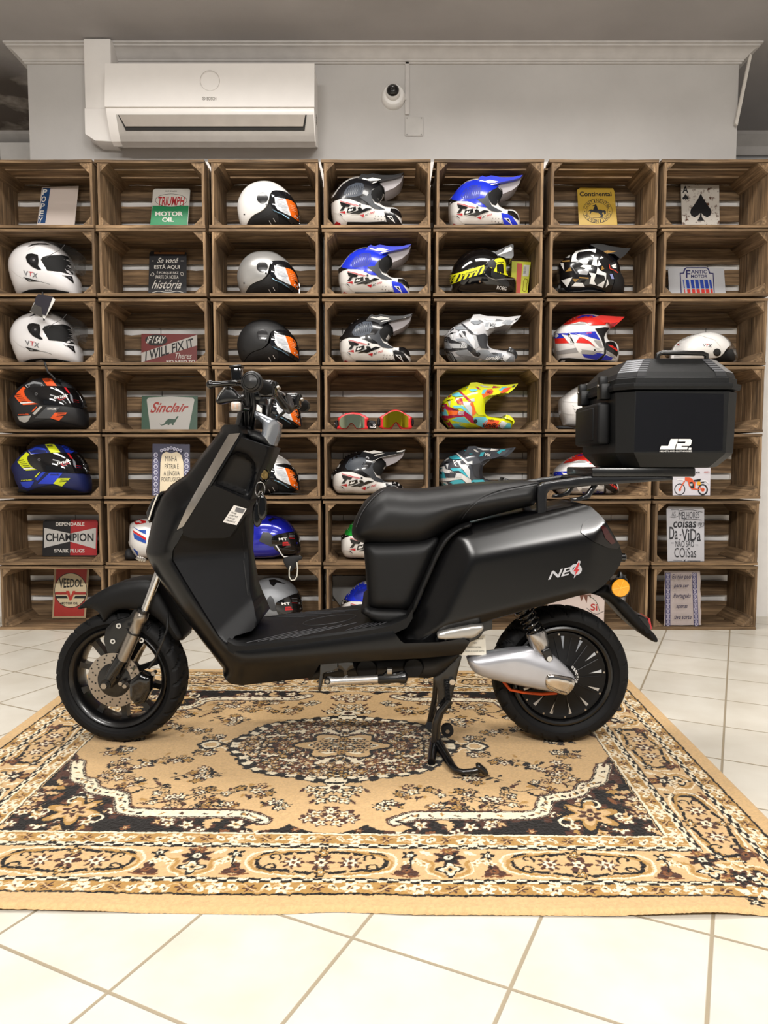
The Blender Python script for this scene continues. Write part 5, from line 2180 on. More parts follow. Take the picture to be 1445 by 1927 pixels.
def jet(row, dx, dy, shade, label, finish=None, roof=None):
    c = cm_(430, 330, 150 / 1445, dx, dy)
    full = [(172, 640), (180, 545), (220, 420), (295, 305), (400, 215), (520, 168), (680, 150), (800, 160), (905, 200), (1015, 270), (1105, 352), (1180, 440), (1225, 520), (1258, 620), (1275, 740), (1284, 860), (1180, 905), (960, 915), (600, 925), (300, 925), (255, 880), (205, 785)]
    h = Helmet('open_face_helmet', label, row, c(full), W=.114)
    sh = finish or gl(shade)
    dec = [('d', c([(616, 412)])[0], 10.6, Bk), ('d', c([(616, 412)])[0], 8.2, mat('#1d1d20', .2, coat=.5)), ('d', c([(684, 528)])[0], 1.8, Bk), ('d', c([(288, 705)])[0], 1.4, Bk),
           ('l', c([(735, 332), (900, 336), (1040, 352)]), .5, mat('#8d8a87', .4))]
    h.shell('shell', c([(165, 640), (178, 545), (215, 415), (295, 300), (400, 208), (520, 160), (680, 140), (800, 150), (910, 192), (1020, 262), (1110, 345), (1130, 375), (980, 362), (865, 380), (818, 410), (790, 480), (772, 590), (738, 645), (660, 697), (480, 740), (390, 790), (300, 872), (262, 900), (200, 800)]),
            sh, decals=dec)
    h.shell('liner', c([(290, 885), (400, 795), (480, 748), (660, 705), (760, 652), (800, 600), (860, 640), (930, 720), (940, 820), (900, 900), (880, 925), (300, 925)]), mat('#19191b', .6), k=.96, decals=[('l', c([(735, 820), (775, 890)]), .9, Wh), ('l', c([(810, 780), (848, 845)]), .9, Wh), ('l', c([(420, 800), (620, 760), (760, 700)]), .7, mat('#2d2d30', .6))])
    h.shell('face_opening', c([(790, 560), (815, 420), (870, 380), (1120, 370), (1200, 470), (1240, 620), (1250, 800), (1180, 905), (900, 915), (930, 800)]), INT, k=.90)
    LBL, ORG = mat('#dfe1e4', .4), mat('#ee6a15', .35)
    dec = [('p', c([(868, 380), (1000, 360), (1100, 375), (1180, 450), (1035, 425)]), Bk),
           ('p', c([(830, 388), (1030, 428), (1138, 742), (1000, 680), (882, 616), (832, 530), (848, 520)]), LBL),
           ('p', c([(1030, 428), (1135, 458), (1205, 520), (1245, 620), (1275, 842), (1136, 740)]), ORG)]
    tx = mat('#8f98a5', .5)
    for i in range(7):
        dec.append(('l', c([(862 + i * 6, 465 + i * 16), (1010 + i * 12, 485 + i * 18)]), .45, tx))
    for i in range(4):
        dec.append(('l', c([(955 + i * 8, 585 + i * 24), (1050 + i * 12, 600 + i * 28)]), .45, tx))
        dec.append(('l', c([(1110 + i * 8, 535 + i * 32), (1190 + i * 10, 560 + i * 34)]), .6, mat('#f7b98a', .4)))
    dec += [('l', c([(880, 430), (990, 442)]), .7, mat('#d98a80', .4)), ('d', c([(1195, 738)])[0], 1.4, Wh), ('d', c([(1240, 770)])[0], 1.4, Wh)]
    h.shell('visor', c([(815, 412), (862, 376), (1000, 352), (1105, 362), (1190, 440), (1240, 530), (1272, 640), (1292, 872), (1200, 845), (1060, 760), (900, 680), (795, 622), (842, 530)]), mat('#15161a', .06, coat=.6), k=1.02, add=.004, decals=dec, label='dark visor under a white and orange sticker')
    mb = MB()
    mb.tube([P3(*p, y) for p, y in zip(c([(795, 622), (850, 655), (960, 700), (1100, 790)]), (YH - .118, YH - .12, YH - .118, YH - .10))], .0022, mat('#5f7f93', .2, .6), n=8)
    mb.build('visor_edge', h.root)
    return h


jet(0, 0, 0, '#efedea', 'glossy white open-face helmet with an orange visor sticker, in the top row')
jet(1, -.5, 129.4, '', 'silver open-face helmet with an orange visor sticker', finish=mat('#b5b4b2', .3, .5, coat=.4))
jet(2, -.5, 257.3, '', 'matt black open-face helmet with an orange visor sticker', finish=mat('#1c1c1d', .5))
jet(3, 3, 385, '#efedea', 'open-face helmet with an orange sticker mostly hidden behind the handlebar')
hj = jet(4, -1, 506, '#f1efec', 'white open-face helmet with an orange sticker, right of the key in the ignition')


# black cloth bag and strap under the helmet next to the key
def cloth(name, label, pts, Y, parent=None, W=.05, m=None, cat='bag', row=None):
    mb = MB()
    q = px_poly(pts, Y - .012, 1)
    if row is not None:
        q[:, 1] = np.maximum(q[:, 1], ZF(row) + .004)
    Shell(mb, clean(q), Y, m or mat('#141416', .75, bump=.6, bscale=60), W=W, wedge=.012, p=.6, sp=.010, world_pts=True)
    o = mb.build(name, parent, smooth=65)
    if parent is None:
        tag(o, label, cat)
    return o


# ---------------------------------------------------------------- white full-face helmets


def fullface(row, dx, dy, label):
    c = cm_(0, 430, 170 / 1260, dx, dy)
    full = [(165, 570), (180, 470), (215, 380), (285, 295), (385, 243), (520, 208), (650, 207), (760, 232), (865, 290), (935, 360), (985, 440), (1005, 540), (1015, 620), (1050, 655), (1088, 685), (1112, 755), (1112, 885), (1000, 885), (700, 870), (450, 872), (290, 890), (250, 800), (200, 690)]
    h = Helmet('full_face_helmet', label, row, c(full), W=.116)
    dec = [('p', c([(570, 432), (602, 395), (685, 376), (860, 370), (945, 393), (990, 450), (1010, 545), (1018, 645), (960, 640), (840, 606), (660, 588), (618, 520)]), INT),
           ('l', c([(575, 450), (600, 398), (685, 378), (860, 372), (950, 398)]), 1.2, sf('#2a2a2d')),
           ('p', c([(358, 400), (380, 360), (440, 348), (530, 368), (542, 450), (532, 520), (582, 578), (530, 577), (440, 532), (380, 470)]), Bk, 1),
           ('d', c([(462, 440)])[0], 6.2, mat('#26262a', .15, coat=.6)), ('d', c([(470, 440)])[0], 2.2, mat('#9a9a9c', .2, .5)),
           ('t', 'V', c([(348, 650), (388, 660), (392, 595), (326, 585)]), sf('#76777b'), .06), ('t', 'T', c([(412, 664), (440, 668), (462, 606), (400, 598)]), sf('#c3303a'), .06), ('t', 'X', c([(452, 676), (525, 694), (528, 628), (462, 612)]), sf('#76777b'), .06),
           ('p', c([(325, 676), (440, 702), (575, 742), (400, 740)]), Bk), ('p', c([(385, 708), (430, 712), (440, 728), (405, 728)]), sf('#8b8b8e')), ('l', c([(560, 738), (640, 760), (700, 780)]), .5, Gy),
           ('p', c([(860, 648), (1005, 672), (1028, 768), (935, 692)]), Bk), ('p', c([(935, 672), (985, 682), (998, 720)]), sf('#4b4b50')),
           ('p', c([(385, 262), (450, 224), (530, 210), (640, 212), (700, 236), (560, 226), (470, 236)]), sf('#242427')),
           ('p', c([(300, 890), (400, 850), (560, 838), (760, 845), (960, 882), (960, 910), (300, 910)]), INT),  # shadow along the helmet's bottom edge, painted as a dark patch
           ('l', c([(170, 585), (240, 650), (330, 700)]), .5, mat('#bdb9b5', .4)), ('l', c([(400, 300), (480, 250), (560, 225)]), .4, mat('#c4c1be', .4))]
    h.shell('shell', None, gl('#edebec'), whole=True, decals=dec)
    CLR = mat('#8a9094', .05, trans=.92, alpha=.30)
    h.shell('raised_visor', c([(600, 205), (650, 185), (760, 190), (900, 218), (1050, 285), (1100, 365), (1098, 480), (1088, 590), (1000, 600), (985, 440), (930, 350), (860, 285), (760, 228)]), CLR, k=.55, add=.035, sm=1, label='clear raised visor')
    mb = MB()
    mb.tube([P3(*p, YH - .112) for p in c([(590, 462), (700, 370), (850, 292), (905, 225)])], .0012, mat('#4e4d4d', .3), n=6)
    mb.build('visor_edge', h.root)
    return h


fullface(1, 0, 0, 'plain white full-face helmet, the upper of two alike at the left edge')
hw_ = fullface(2, 3, 131, 'plain white full-face helmet under the hanging black tag, the lower of two alike')

mb = MB()
mb.tube([P3(84, 682, YF - .004), P3(86, 688, YF - .012), P3(90, 700, YF - .014), P3(97, 706, YF - .010), P3(104, 714, YF - .004)], .0045, mat('#161618', .6), n=8)
mb.build('chin_strap', hw_.root, 'black chin strap hanging over the crate edge')
# hanging tag on a strap in front of the lower white helmet
a = P3(79, 548, YF - .012)
tg = thing('hang_tag', 'folded black and white hang tag on a strap above the lower white helmet', 'tag', a)
mb = MB()
mb.tube([P3(80, 550, YF - .006), P3(80, 566, YF - .014), P3(81, 582, YF - .018), P3(83, 603, YF - .016)], .0042, mat('#17171a', .6), n=8)
mb.build('strap', tg)
for k, (pts, m, dy) in enumerate((([(72, 556), (100, 560), (104, 564), (84, 600), (56, 586), (66, 566)], mat('#e4e2de', .5), 0), ([(72, 553), (99, 558), (86, 594), (62, 584), (66, 562)], mat('#2a2730', .4), -.004), ([(56, 585), (64, 572), (78, 578), (80, 598)], mat('#55524f', .25, .3), -.008))):
    mb = MB()
    mb.prism([P3(x, y, YF - .024 + dy) for x, y in pts], (0, .003, 0), m)
    mb.build('card', tg, smooth=0)

# ---------------------------------------------------------------- sport full-face helmets with dark visors


def sport(row, dx, dy, base, A, B, C_, D_, label, bag=False):
    c = cm_(10, 690, 180 / 1387, dx, dy)
    full = [(78, 505), (112, 470), (150, 415), (190, 365), (280, 283), (400, 205), (520, 172), (640, 163), (760, 170), (880, 225), (985, 300), (1065, 420), (1115, 560), (1162, 640), (1190, 740), (1188, 810), (1150, 855), (700, 858), (240, 858), (205, 790), (165, 700), (140, 600), (88, 560)]
    h = Helmet('full_face_helmet', label, row, c(full), W=.112, y0=3.565)
    mA, mB_, mC, mD = sf(A), sf(B), sf(C_), sf(D_)
    s = sf('#131316')
    dec = [('p', c([(135, 430), (180, 370), (270, 285), (385, 400), (440, 490), (525, 540), (260, 556), (190, 500)]), mA),
           ('p', c([(290, 268), (410, 212), (530, 235), (575, 300), (420, 345), (345, 345)]), mB_), ('p', c([(310, 275), (420, 248), (540, 262), (560, 300), (330, 302)]), sf(base)), ('p', c([(325, 318), (530, 305), (410, 346), (350, 346)]), Wh),
           ('p', c([(535, 180), (600, 172), (670, 180), (755, 292), (620, 302)]), mA), ('p', c([(750, 170), (860, 200), (960, 270), (990, 320), (840, 300)]), mC),
           ('l', c([(270, 285), (340, 340), (400, 410)]), .8, s), ('l', c([(295, 270), (350, 335), (410, 400)]), .7, mat('#d9d6d2', .4)),
           ('p', c([(215, 520), (430, 505), (470, 520), (230, 540)]), Wh),
           ('p', c([(380, 650), (455, 575), (462, 585), (405, 650)]), mA),
           ('p', c([(420, 745), (600, 582), (790, 588), (658, 748)]), mC), ('p', c([(395, 680), (500, 575), (545, 575), (430, 700)]), mD), ('l', c([(420, 745), (600, 582)]), 1.2, s),
           ('t', 'unik', c([(608, 622), (745, 628), (752, 600), (618, 594)]), Wh if base != '#1b2353' else s, .06, .3),
           ('p', c([(655, 742), (722, 665), (898, 665), (870, 695), (740, 720), (850, 712), (780, 782)]), mA),
           ('p', c([(180, 720), (380, 705), (330, 790), (280, 810), (210, 780)]), mD), ('t', 'unik', c([(190, 700), (355, 698), (360, 675), (200, 680)]), mA, .02, .2),
           ('p', c([(240, 870), (420, 800), (640, 755), (800, 795), (1000, 840), (1100, 870)]), s)]
    for i in range(5):
        dec.append(('l', c([(150 + i * 22, 415 + i * 23), (230 + i * 24, 400 + i * 27)]), 1.0, s))
    for i in range(3):
        dec.append(('l', c([(760 - i * 8, 682 + i * 17), (868 - i * 8, 676 + i * 17)]), .7, s))
        dec.append(('l', c([(545 + i * 16, 195 + i * 14), (635 + i * 8, 188 + i * 14)]), .7, s))
    h.shell('shell', None, sf(base), whole=True, decals=dec)
    VIS = mat('#101013', .05, coat=.8)
    dec = [('t', 'unik', c([(705, 470), (905, 437), (912, 388), (712, 420)]), Wh, .06, .15), ('p', c([(740, 455), (840, 440), (895, 450), (800, 490)]), Rd), ('p', c([(765, 458), (840, 450), (880, 455), (805, 478)]), s),
           ('p', c([(848, 300), (882, 305), (938, 390), (908, 385)]), Rd), ('p', c([(930, 385), (970, 425), (985, 530), (945, 480)]), mat('#7d8086', .3)),
           ('l', c([(960, 480), (1060, 490)]), .7, Rd), ('l', c([(985, 510), (1070, 520)]), .6, Rd),
           ('d', c([(450, 398)])[0], 2.8, mat('#8d8d90', .2, .7)), ('d', c([(450, 398)])[0], 1.6, s)]
    h.shell('visor', c([(360, 350), (430, 318), (640, 300), (850, 292), (965, 305), (1070, 420), (1140, 610), (1000, 585), (800, 577), (640, 572), (520, 535), (420, 462)]), VIS, k=1.0, add=.005, decals=dec, label='dark reflective visor')
    if bag:
        cloth('cloth_bag', None, c([(135, 850), (180, 800), (260, 745), (340, 800), (600, 850), (620, 880), (135, 880)]), YH - .06, h.root, W=.045, row=row)
    return h


sport(3, 0, 0, '#1f1f21', '#ee5a22', '#85878a', '#4b4d51', '#b9b7b3', 'black, grey and orange full-face helmet with a dark visor')
sport(4, 5.5, 123.5, '#1b2353', '#d5e021', '#2440b8', '#2440d0', '#2440c0', 'blue full-face helmet with fluorescent yellow flashes and a dark visor', bag=True)


# ---------------------------------------------------------------- helmets with clear chin-length visors behind the scooter


def touring(row, c, full, shade, vis, mech, label, vent=None):
    h = Helmet('open_face_helmet', label, row, c(full), W=.116)
    dec = [('p', c(mech), sf('#3c3d40')), ]
    if vent:
        dec.append(('p', c(vent), Bk))
    h.shell('shell', None, shade, whole=True, decals=dec)
    V = mat('#131315', .06, coat=.8)
    x0, y0 = vis[0]
    f = lambda pts: c([(x0 + x, y0 + y) for x, y in pts])
    dec = [('t', 'MT', f([(55, 50), (150, 48), (140, 20), (50, 24)]), Wh, .05), ('p', f([(95, 70), (150, 66), (180, 105), (95, 110)]), Rd), ('l', f([(100, 92), (170, 88)]), .8, V)]
    for i in range(4):
        dec.append(('l', f([(165, -22 + i * 16), (225, -20 + i * 17)]), .6, Rd if i == 3 else sf('#8d8d8f')))
    h.shell('visor', c(vis), V, k=1.0, add=.005, decals=dec, label='dark visor with printed film')
    return h


c6 = cm_(440, 830, 180 / 1051)
hb = touring(5, c6, [(35, 1130), (55, 1000), (110, 905), (200, 850), (300, 812), (430, 815), (540, 850), (620, 910), (682, 1000), (716, 1100), (728, 1200), (732, 1265), (545, 1285), (480, 1330), (300, 1345), (120, 1345), (60, 1270)],
             mat('#1620a8', .2, .15, coat=.8), [(440, 1040), (490, 1008), (640, 985), (690, 1012), (720, 1120), (733, 1262), (545, 1282), (522, 1235), (452, 1140)], [(275, 1100), (320, 1000), (385, 1005), (425, 1040), (440, 1150), (410, 1160)],
             'shiny blue open-face helmet with a dark film-covered visor, behind the key fob', vent=[(370, 870), (420, 840), (500, 860), (440, 862), (400, 888)])
mb = MB()
mb.tube([P3(*p, y) for p, y in zip(c6([(440, 1120), (480, 1170), (520, 1240), (548, 1272), (640, 1272), (728, 1262)]), (3.48, 3.475, 3.475, 3.48, 3.50, 3.53))], .0032, mat('#d9d8d4', .3), n=8)
mb.build('visor_trim', hb.root)
touring(6, cm_(440, 830, 180 / 1051, 0, 0), [(60, 1850), (80, 1720), (190, 1600), (270, 1530), (400, 1490), (520, 1500), (620, 1560), (700, 1650), (742, 1760), (752, 1850), (745, 1960), (700, 2010), (300, 2020), (100, 2000)],
        mat('#8c8f94', .4, .1), [(470, 1750), (550, 1705), (665, 1665), (710, 1690), (745, 1790), (752, 1900), (560, 1960), (520, 1900)], [(318, 1800), (400, 1695), (440, 1740), (468, 1865), (430, 1870)],
        'plain grey open-face helmet on the lowest shelf, seen over the foot deck', vent=[(385, 1525), (450, 1518), (570, 1572), (470, 1555), (440, 1598), (405, 1580)])
# drawstring pouch that hangs out under the blue helmet
pc = P3(540, 1064, YF - .006)
pch = thing('drawstring_pouch', 'black cloth pouch with a white drawstring hanging below the shiny blue helmet', 'pouch', pc)
cloth('pouch', None, c6([(535, 1290), (620, 1265), (735, 1262), (755, 1295), (700, 1320), (690, 1370), (625, 1445), (600, 1420), (550, 1350)]), YF - .030, pch, W=.02)
mb = MB()
mb.tube([P3(*p, YF - .05) for p in c6([(622, 1372), (608, 1420), (608, 1490), (630, 1530), (670, 1525), (695, 1480), (700, 1400), (692, 1330)])], .0028, mat('#d6d4c8', .5), n=8)
mb.build('cord', pch, 'white drawstring')

# ---------------------------------------------------------------- shiny black helmet with strapped goggles, and the yellow box
c = cm_(825, 455, T8)
h = Helmet('full_face_helmet', 'shiny black helmet with a yellow and black goggle strap, beside the yellow box', 1,
           c([(188, 660), (178, 560), (182, 480), (230, 355), (330, 235), (450, 155), (590, 125), (720, 125), (820, 160), (900, 220), (965, 270), (1000, 335), (1002, 450), (1000, 540), (1060, 548), (1140, 562), (1168, 605), (1168, 700), (1160, 870), (700, 880), (260, 875), (218, 780)]), W=.116)
YL = mat('#d8d81e', .45)
s = sf('#121214')
dec = [('p', c([(800, 350), (840, 310), (900, 280), (970, 280), (1003, 340), (1005, 545), (880, 545), (790, 520)]), INT),
       ('p', c([(150, 515), (400, 440), (690, 352), (702, 470), (440, 548), (190, 645)]), YL)]
for i in range(7):
    x = 175 + i * 80
    dec.append(('p', c([(x, 640 - i * 26), (x + 32, 632 - i * 26), (x + 95, 500 - i * 24), (x + 62, 508 - i * 24)]), s))
dec += [('p', c([(330, 470), (590, 400), (598, 455), (345, 520)]), YL), ('t', 'ROEG', c([(360, 512), (585, 445), (582, 425), (355, 490)]), s, .02),
        ('l', c([(715, 340), (760, 295), (860, 262)]), 1.4, mat('#8a8784', .2, .8)), ('l', c([(705, 490), (760, 540), (860, 575), (1000, 560), (1130, 568)]), 1.8, mat('#9d9a98', .2, .8)),
        ('l', c([(330, 868), (480, 800), (650, 768), (850, 760), (1000, 785), (1150, 850)]), 1.6, mat('#9a9a9a', .3, .5)), ('p', c([(360, 872), (520, 822), (700, 806), (900, 806), (1080, 850), (1090, 900), (360, 900)]), mat('#dcdcda', .7)),
        ('d', c([(624, 598)])[0], 1.8, mat('#a8876c', .3, .5)), ('t', 'ROEG', c([(875, 712), (1020, 732), (1028, 680), (888, 660)]), Wh, .06)]
h.shell('shell', None, mat('#08080a', .1, coat=.9), whole=True, decals=dec)
dec = [('p', c([(880, 350), (950, 328), (978, 345), (990, 500), (940, 505), (885, 480)]), mat('#141416', .08, coat=.8)), ('l', c([(830, 350), (900, 312), (985, 308)]), .8, s)]
h.shell('goggles', c([(800, 350), (845, 312), (905, 292), (980, 295), (1002, 330), (1020, 450), (1028, 480), (1028, 548), (960, 545), (860, 528), (795, 512), (830, 430)]), YL, k=.86, add=.018, sm=0, decals=dec, label='yellow goggles')
h.shell('strap_pivot', [(c([(770, 408)])[0][0] + 8.6 * math.cos(t), c([(770, 408)])[0][1] + 8.6 * math.sin(t)) for t in np.linspace(0, 2 * math.pi, 24)[:-1]], s, k=1.0, add=.004, sm=0, decals=[('p', c([(728, 392), (740, 385), (800, 388), (808, 400), (800, 418), (738, 418)]), YL)])
h.shell('peak', c([(745, 195), (800, 178), (840, 190), (960, 130), (1070, 80), (1100, 78), (1112, 100), (1105, 132), (1112, 250), (1080, 292), (1000, 290), (930, 262), (840, 245)]), mat('#101012', .15, coat=.6), k=0, add=.075, sm=0,
        decals=[('p', c([(845, 222), (980, 150), (1010, 105), (1095, 72), (1112, 100), (1105, 132), (1010, 165)]), Wh), ('l', c([(1025, 118), (1045, 105)]), 1.2, s), ('l', c([(960, 128), (1000, 108)]), 1.4, s)])
# yellow box
B_ = lambda p, Y: P3(*c([p])[0], Y)
bx = thing('goggle_box', 'yellow cardboard box with a red stripe standing right of the shiny black helmet', 'box', (B_((1240, 860), 3.64).x, 3.62, ZF(1)))
mb = MB()
YB_ = mat('#e0e316', .45)
fl = ZF(1) + .001
tl_, tr_ = B_((1108, 290), 3.655), B_((1395, 305), 3.655)
ring = [Vector((B_((1090, 860), 3.65).x, 3.648, fl)), Vector((B_((1330, 866), 3.65).x, 3.648, fl)), tr_, tl_]
mb.prism(ring, (0, .062, 0), YB_)
fr = ring


def bq(u, v):
    return fr[0] * (1 - u) * (1 - v) + fr[1] * u * (1 - v) + fr[2] * u * v + fr[3] * (1 - u) * v + Vector((0, -.0008, 0))


def bpoly(pts, m, e=0):
    mb.add([bq(u, v) + Vector((0, -e, 0)) for u, v in pts], [tuple(range(len(pts)))], m)


bpoly([(.28, 0), (.55, 0), (.56, .95), (.28, .95)], mat('#e2492a', .45))
bpoly([(.63, .64), (.95, .64), (.95, .92), (.63, .92)], mat('#e9e7df', .5))
for i in range(9):
    bpoly([(.65, .70 + i * .02), (.78, .70 + i * .02), (.78, .708 + i * .02), (.65, .708 + i * .02)], s, .0004)
DK = mat('#8a6a10', .5)
o = [(.70, .30), (.70, .52), (.76, .58), (.90, .57), (.94, .50), (.88, .45), (.90, .38), (.93, .33), (.85, .27), (.75, .27)]
mb.tube([bq(u, v) for u, v in o], .0012, DK, n=6, closed=True)
bpoly([(.30, .03), (.52, .03), (.53, .14), (.30, .10)], YB_, .0004)
mb.build('carton', bx, smooth=0)

# ---------------------------------------------------------------- black, white and gold helmet
c = cm_(1030, 455, T8)
h = Helmet('motocross_helmet', 'black helmet with white and gold angular shapes', 1,
           c([(158, 380), (165, 350), (205, 298), (330, 200), (450, 132), (560, 98), (680, 88), (790, 110), (900, 200), (980, 290), (1030, 320), (1058, 400), (1062, 470), (1070, 520), (1118, 555), (1135, 640), (1135, 780), (700, 785), (220, 785), (195, 700), (170, 580)]), W=.112)
GD = gl('#96733c')
dec = [('p', c([(212, 582), (378, 535), (300, 688)]), Wh), ('p', c([(365, 672), (420, 615), (530, 620), (565, 680)]), Wh), ('p', c([(378, 560), (475, 562), (418, 612)]), GD), ('p', c([(268, 455), (348, 385), (372, 440)]), GD),
       ('p', c([(192, 325), (245, 322), (255, 440)]), Wh), ('p', c([(270, 245), (345, 200), (335, 240)]), Wh), ('p', c([(220, 290), (340, 280), (345, 300), (225, 308)]), GD),
       ('p', c([(362, 305), (375, 215), (430, 145), (520, 130), (735, 108), (722, 172), (640, 138), (470, 160), (440, 200), (435, 260), (475, 300)]), Wh),
       ('p', c([(485, 305), (560, 272), (630, 278), (600, 335), (530, 335)]), Wh), ('p', c([(495, 378), (540, 345), (660, 360), (655, 400), (560, 395)]), Wh),
       ('p', c([(665, 350), (690, 275), (735, 235), (755, 375)]), Wh), ('p', c([(755, 375), (770, 280), (812, 350)]), Wh), ('p', c([(650, 205), (700, 205), (690, 250)]), Wh), ('p', c([(785, 265), (810, 222), (845, 245)]), Wh),
       ('p', c([(735, 485), (755, 382), (800, 440), (885, 475), (880, 590), (855, 510)]), Wh), ('p', c([(625, 465), (735, 485), (700, 590), (740, 655), (632, 632), (660, 520)]), Wh), ('p', c([(740, 655), (870, 580), (835, 692)]), Wh),
       ('p', c([(875, 690), (905, 560), (925, 640)]), Wh), ('p', c([(803, 438), (822, 362), (855, 412)]), GD),
       ('p', c([(460, 445), (600, 400), (625, 440), (600, 500), (480, 490)]), mat('#d9d9da', .12, .6)), ('p', c([(480, 530), (620, 540), (620, 562), (475, 545)]), GD),
       ('l', c([(360, 360), (440, 480)]), 1.6, mat('#a9a9ab', .15, .8)),
       ('p', c([(920, 340), (1010, 300), (1050, 350), (1055, 480), (930, 420)]), INT), ('l', c([(925, 345), (940, 410), (1010, 435), (1055, 470)]), 1.4, gl('#d8432e')), ('p', c([(960, 360), (1030, 335), (1035, 400), (985, 405)]), Wh),
       ('p', c([(935, 490), (975, 485), (1000, 560), (960, 560)]), gl('#8d95c8'))]
h.shell('shell', None, mat('#0f0f12', .2, coat=.6), whole=True, decals=dec)
h.shell('peak', c([(600, 92), (700, 78), (790, 85), (930, 115), (1100, 142), (1203, 146), (1115, 252), (1040, 292), (960, 230), (860, 225), (780, 200), (740, 165)]), mat('#101012', .3, coat=.3), k=0, add=.08, sm=0,
        decals=[('p', c([(815, 158), (905, 132), (1040, 148), (890, 182)]), GD), ('p', c([(985, 215), (1030, 200), (1010, 220)]), GD)])
h.shell('chin_bar', c([(900, 460), (1060, 500), (1120, 556), (1140, 650), (1138, 785), (930, 785), (935, 690), (960, 600)]), sf('#1a1a1c'), k=.9, add=.012, sm=1)
cloth('cloth_bag', None, c([(180, 720), (215, 690), (270, 760), (420, 750), (640, 735), (860, 760), (900, 790), (190, 790)]), YH - .06, h.root, W=.05, row=1)

# ---------------------------------------------------------------- red, white and blue helmets


def tricolour(row, dx, dy, label):
    c = cm_(1030, 585, T8, dx, dy)
    h = Helmet('motocross_helmet', label, row, c([(85, 340), (180, 245), (300, 160), (400, 100), (520, 66), (640, 62), (760, 90), (880, 150), (920, 230), (950, 260), (880, 330), (850, 400), (870, 470), (940, 460), (1010, 480), (1040, 530), (1062, 620), (1050, 720), (1020, 775), (700, 780), (180, 780), (150, 720), (120, 640), (88, 540)]), W=.112)
    Bl, Re, Si = gl('#2433b5'), gl('#dd2f27'), gl('#a09d9c')
    dec = [('p', c([(85, 345), (300, 335), (720, 310), (800, 445), (560, 372), (350, 355), (260, 415), (110, 418)]), Bl), ('p', c([(110, 420), (260, 410), (330, 488), (120, 495)]), Re), ('p', c([(430, 480), (480, 400), (560, 400), (640, 460), (720, 550), (640, 495)]), Re),
           ('p', c([(700, 440), (800, 450), (840, 560), (760, 545)]), Si), ('p', c([(130, 610), (450, 555), (480, 625), (150, 660)]), Si), ('p', c([(500, 580), (680, 600), (850, 610), (700, 665), (520, 645)]), Si),
           ('p', c([(520, 650), (690, 665), (750, 630), (850, 650), (740, 740), (560, 700)]), Bl), ('p', c([(790, 740), (880, 665), (985, 705), (960, 745)]), Bl),
           ('p', c([(230, 225), (300, 160), (400, 100), (520, 64), (640, 60), (770, 95), (900, 170), (870, 215), (640, 225), (580, 175), (480, 165), (330, 205)]), Re), ('p', c([(240, 220), (430, 195), (520, 170), (600, 185), (580, 205), (330, 212)]), Si), ('p', c([(440, 115), (520, 72), (660, 66), (770, 100), (700, 115), (580, 85), (500, 110)]), Bl),
           ('p', c([(215, 355), (310, 375), (340, 335), (440, 490), (520, 600), (480, 640), (400, 500), (330, 490)]), Wh), ('p', c([(300, 345), (335, 345), (410, 490), (350, 480)]), Bk), ('t', 'MT', c([(345, 480), (400, 485), (345, 370), (315, 375)]), Wh, .02),
           ('p', c([(420, 345), (560, 372), (680, 440), (790, 560), (740, 560), (640, 460), (500, 385)]), Wh),
           ('t', 'unik', c([(585, 345), (672, 342), (674, 322), (590, 324)]), gl('#e8577a'), .04),
           ('p', c([(715, 270), (860, 250), (935, 255), (870, 340), (850, 400), (870, 500), (885, 640), (800, 745), (740, 745), (850, 650), (855, 560), (800, 400)]), s),
           ('p', c([(870, 480), (950, 462), (1015, 485), (1040, 540), (1062, 640), (1045, 690), (880, 590)]), Bk), ('p', c([(905, 515), (960, 520), (1050, 580), (1045, 610)]), Re), ('p', c([(880, 590), (1000, 660), (1030, 720), (900, 650)]), Si),
           ('d', c([(712, 590)])[0], 2.8, Wh), ('d', c([(712, 590)])[0], 1.8, s), ('p', c([(150, 790), (200, 715), (330, 705), (700, 740), (1010, 760), (1020, 800), (150, 800)]), s), ('p', c([(190, 775), (230, 740), (275, 740), (250, 775)]), sf('#b9b5b0')),
           ('t', 'R', c([(90, 500), (120, 500), (120, 440), (90, 440)]), Wh, .02)]
    h.shell('shell', None, gl('#eceae8'), whole=True, decals=dec)
    h.shell('peak', c([(590, 180), (640, 130), (760, 100), (860, 108), (1000, 118), (1115, 122), (1060, 175), (1000, 230), (955, 268), (920, 235), (870, 205), (780, 212), (700, 228), (620, 212)]), Re, k=0, add=.082, sm=0, decals=[('p', c([(660, 160), (735, 162), (698, 200)]), s), ('p', c([(880, 195), (960, 190), (1060, 170), (1000, 230), (955, 266), (925, 240)]), gl('#8c1f28'))])
    return h


tricolour(2, 0, 0, 'red, white and blue motocross helmet above the left end of the top case')
tricolour(4, 0, 260, 'red, white and blue helmet half hidden behind the luggage rack')

# ---------------------------------------------------------------- plain white helmets by the top case
c = cm_(1030, 700, 180 / 1445)
h = Helmet('motocross_helmet', 'plain white helmet on a black bag, left of the top case', 3,
           c([(172, 430), (260, 345), (400, 245), (560, 175), (720, 160), (860, 215), (960, 330), (1010, 460), (1015, 620), (980, 740), (940, 860), (700, 870), (520, 858), (235, 812), (245, 770), (185, 620)]), W=.112)
mL = mat('#cfccc8', .35)
h.shell('shell', None, gl('#eeebe8'), whole=True, decals=[('l', c([(178, 436), (330, 455), (520, 470)]), .8, mL), ('l', c([(185, 622), (350, 640), (520, 655)]), .9, mL), ('p', c([(370, 498), (400, 520), (395, 525)]), s), ('p', c([(385, 545), (425, 570), (420, 580)]), s), ('p', c([(400, 590), (470, 645), (440, 630)]), s), ('p', c([(175, 500), (192, 500), (195, 545), (178, 545)]), s), ('l', c([(240, 800), (330, 780), (520, 790)]), .8, mL)])
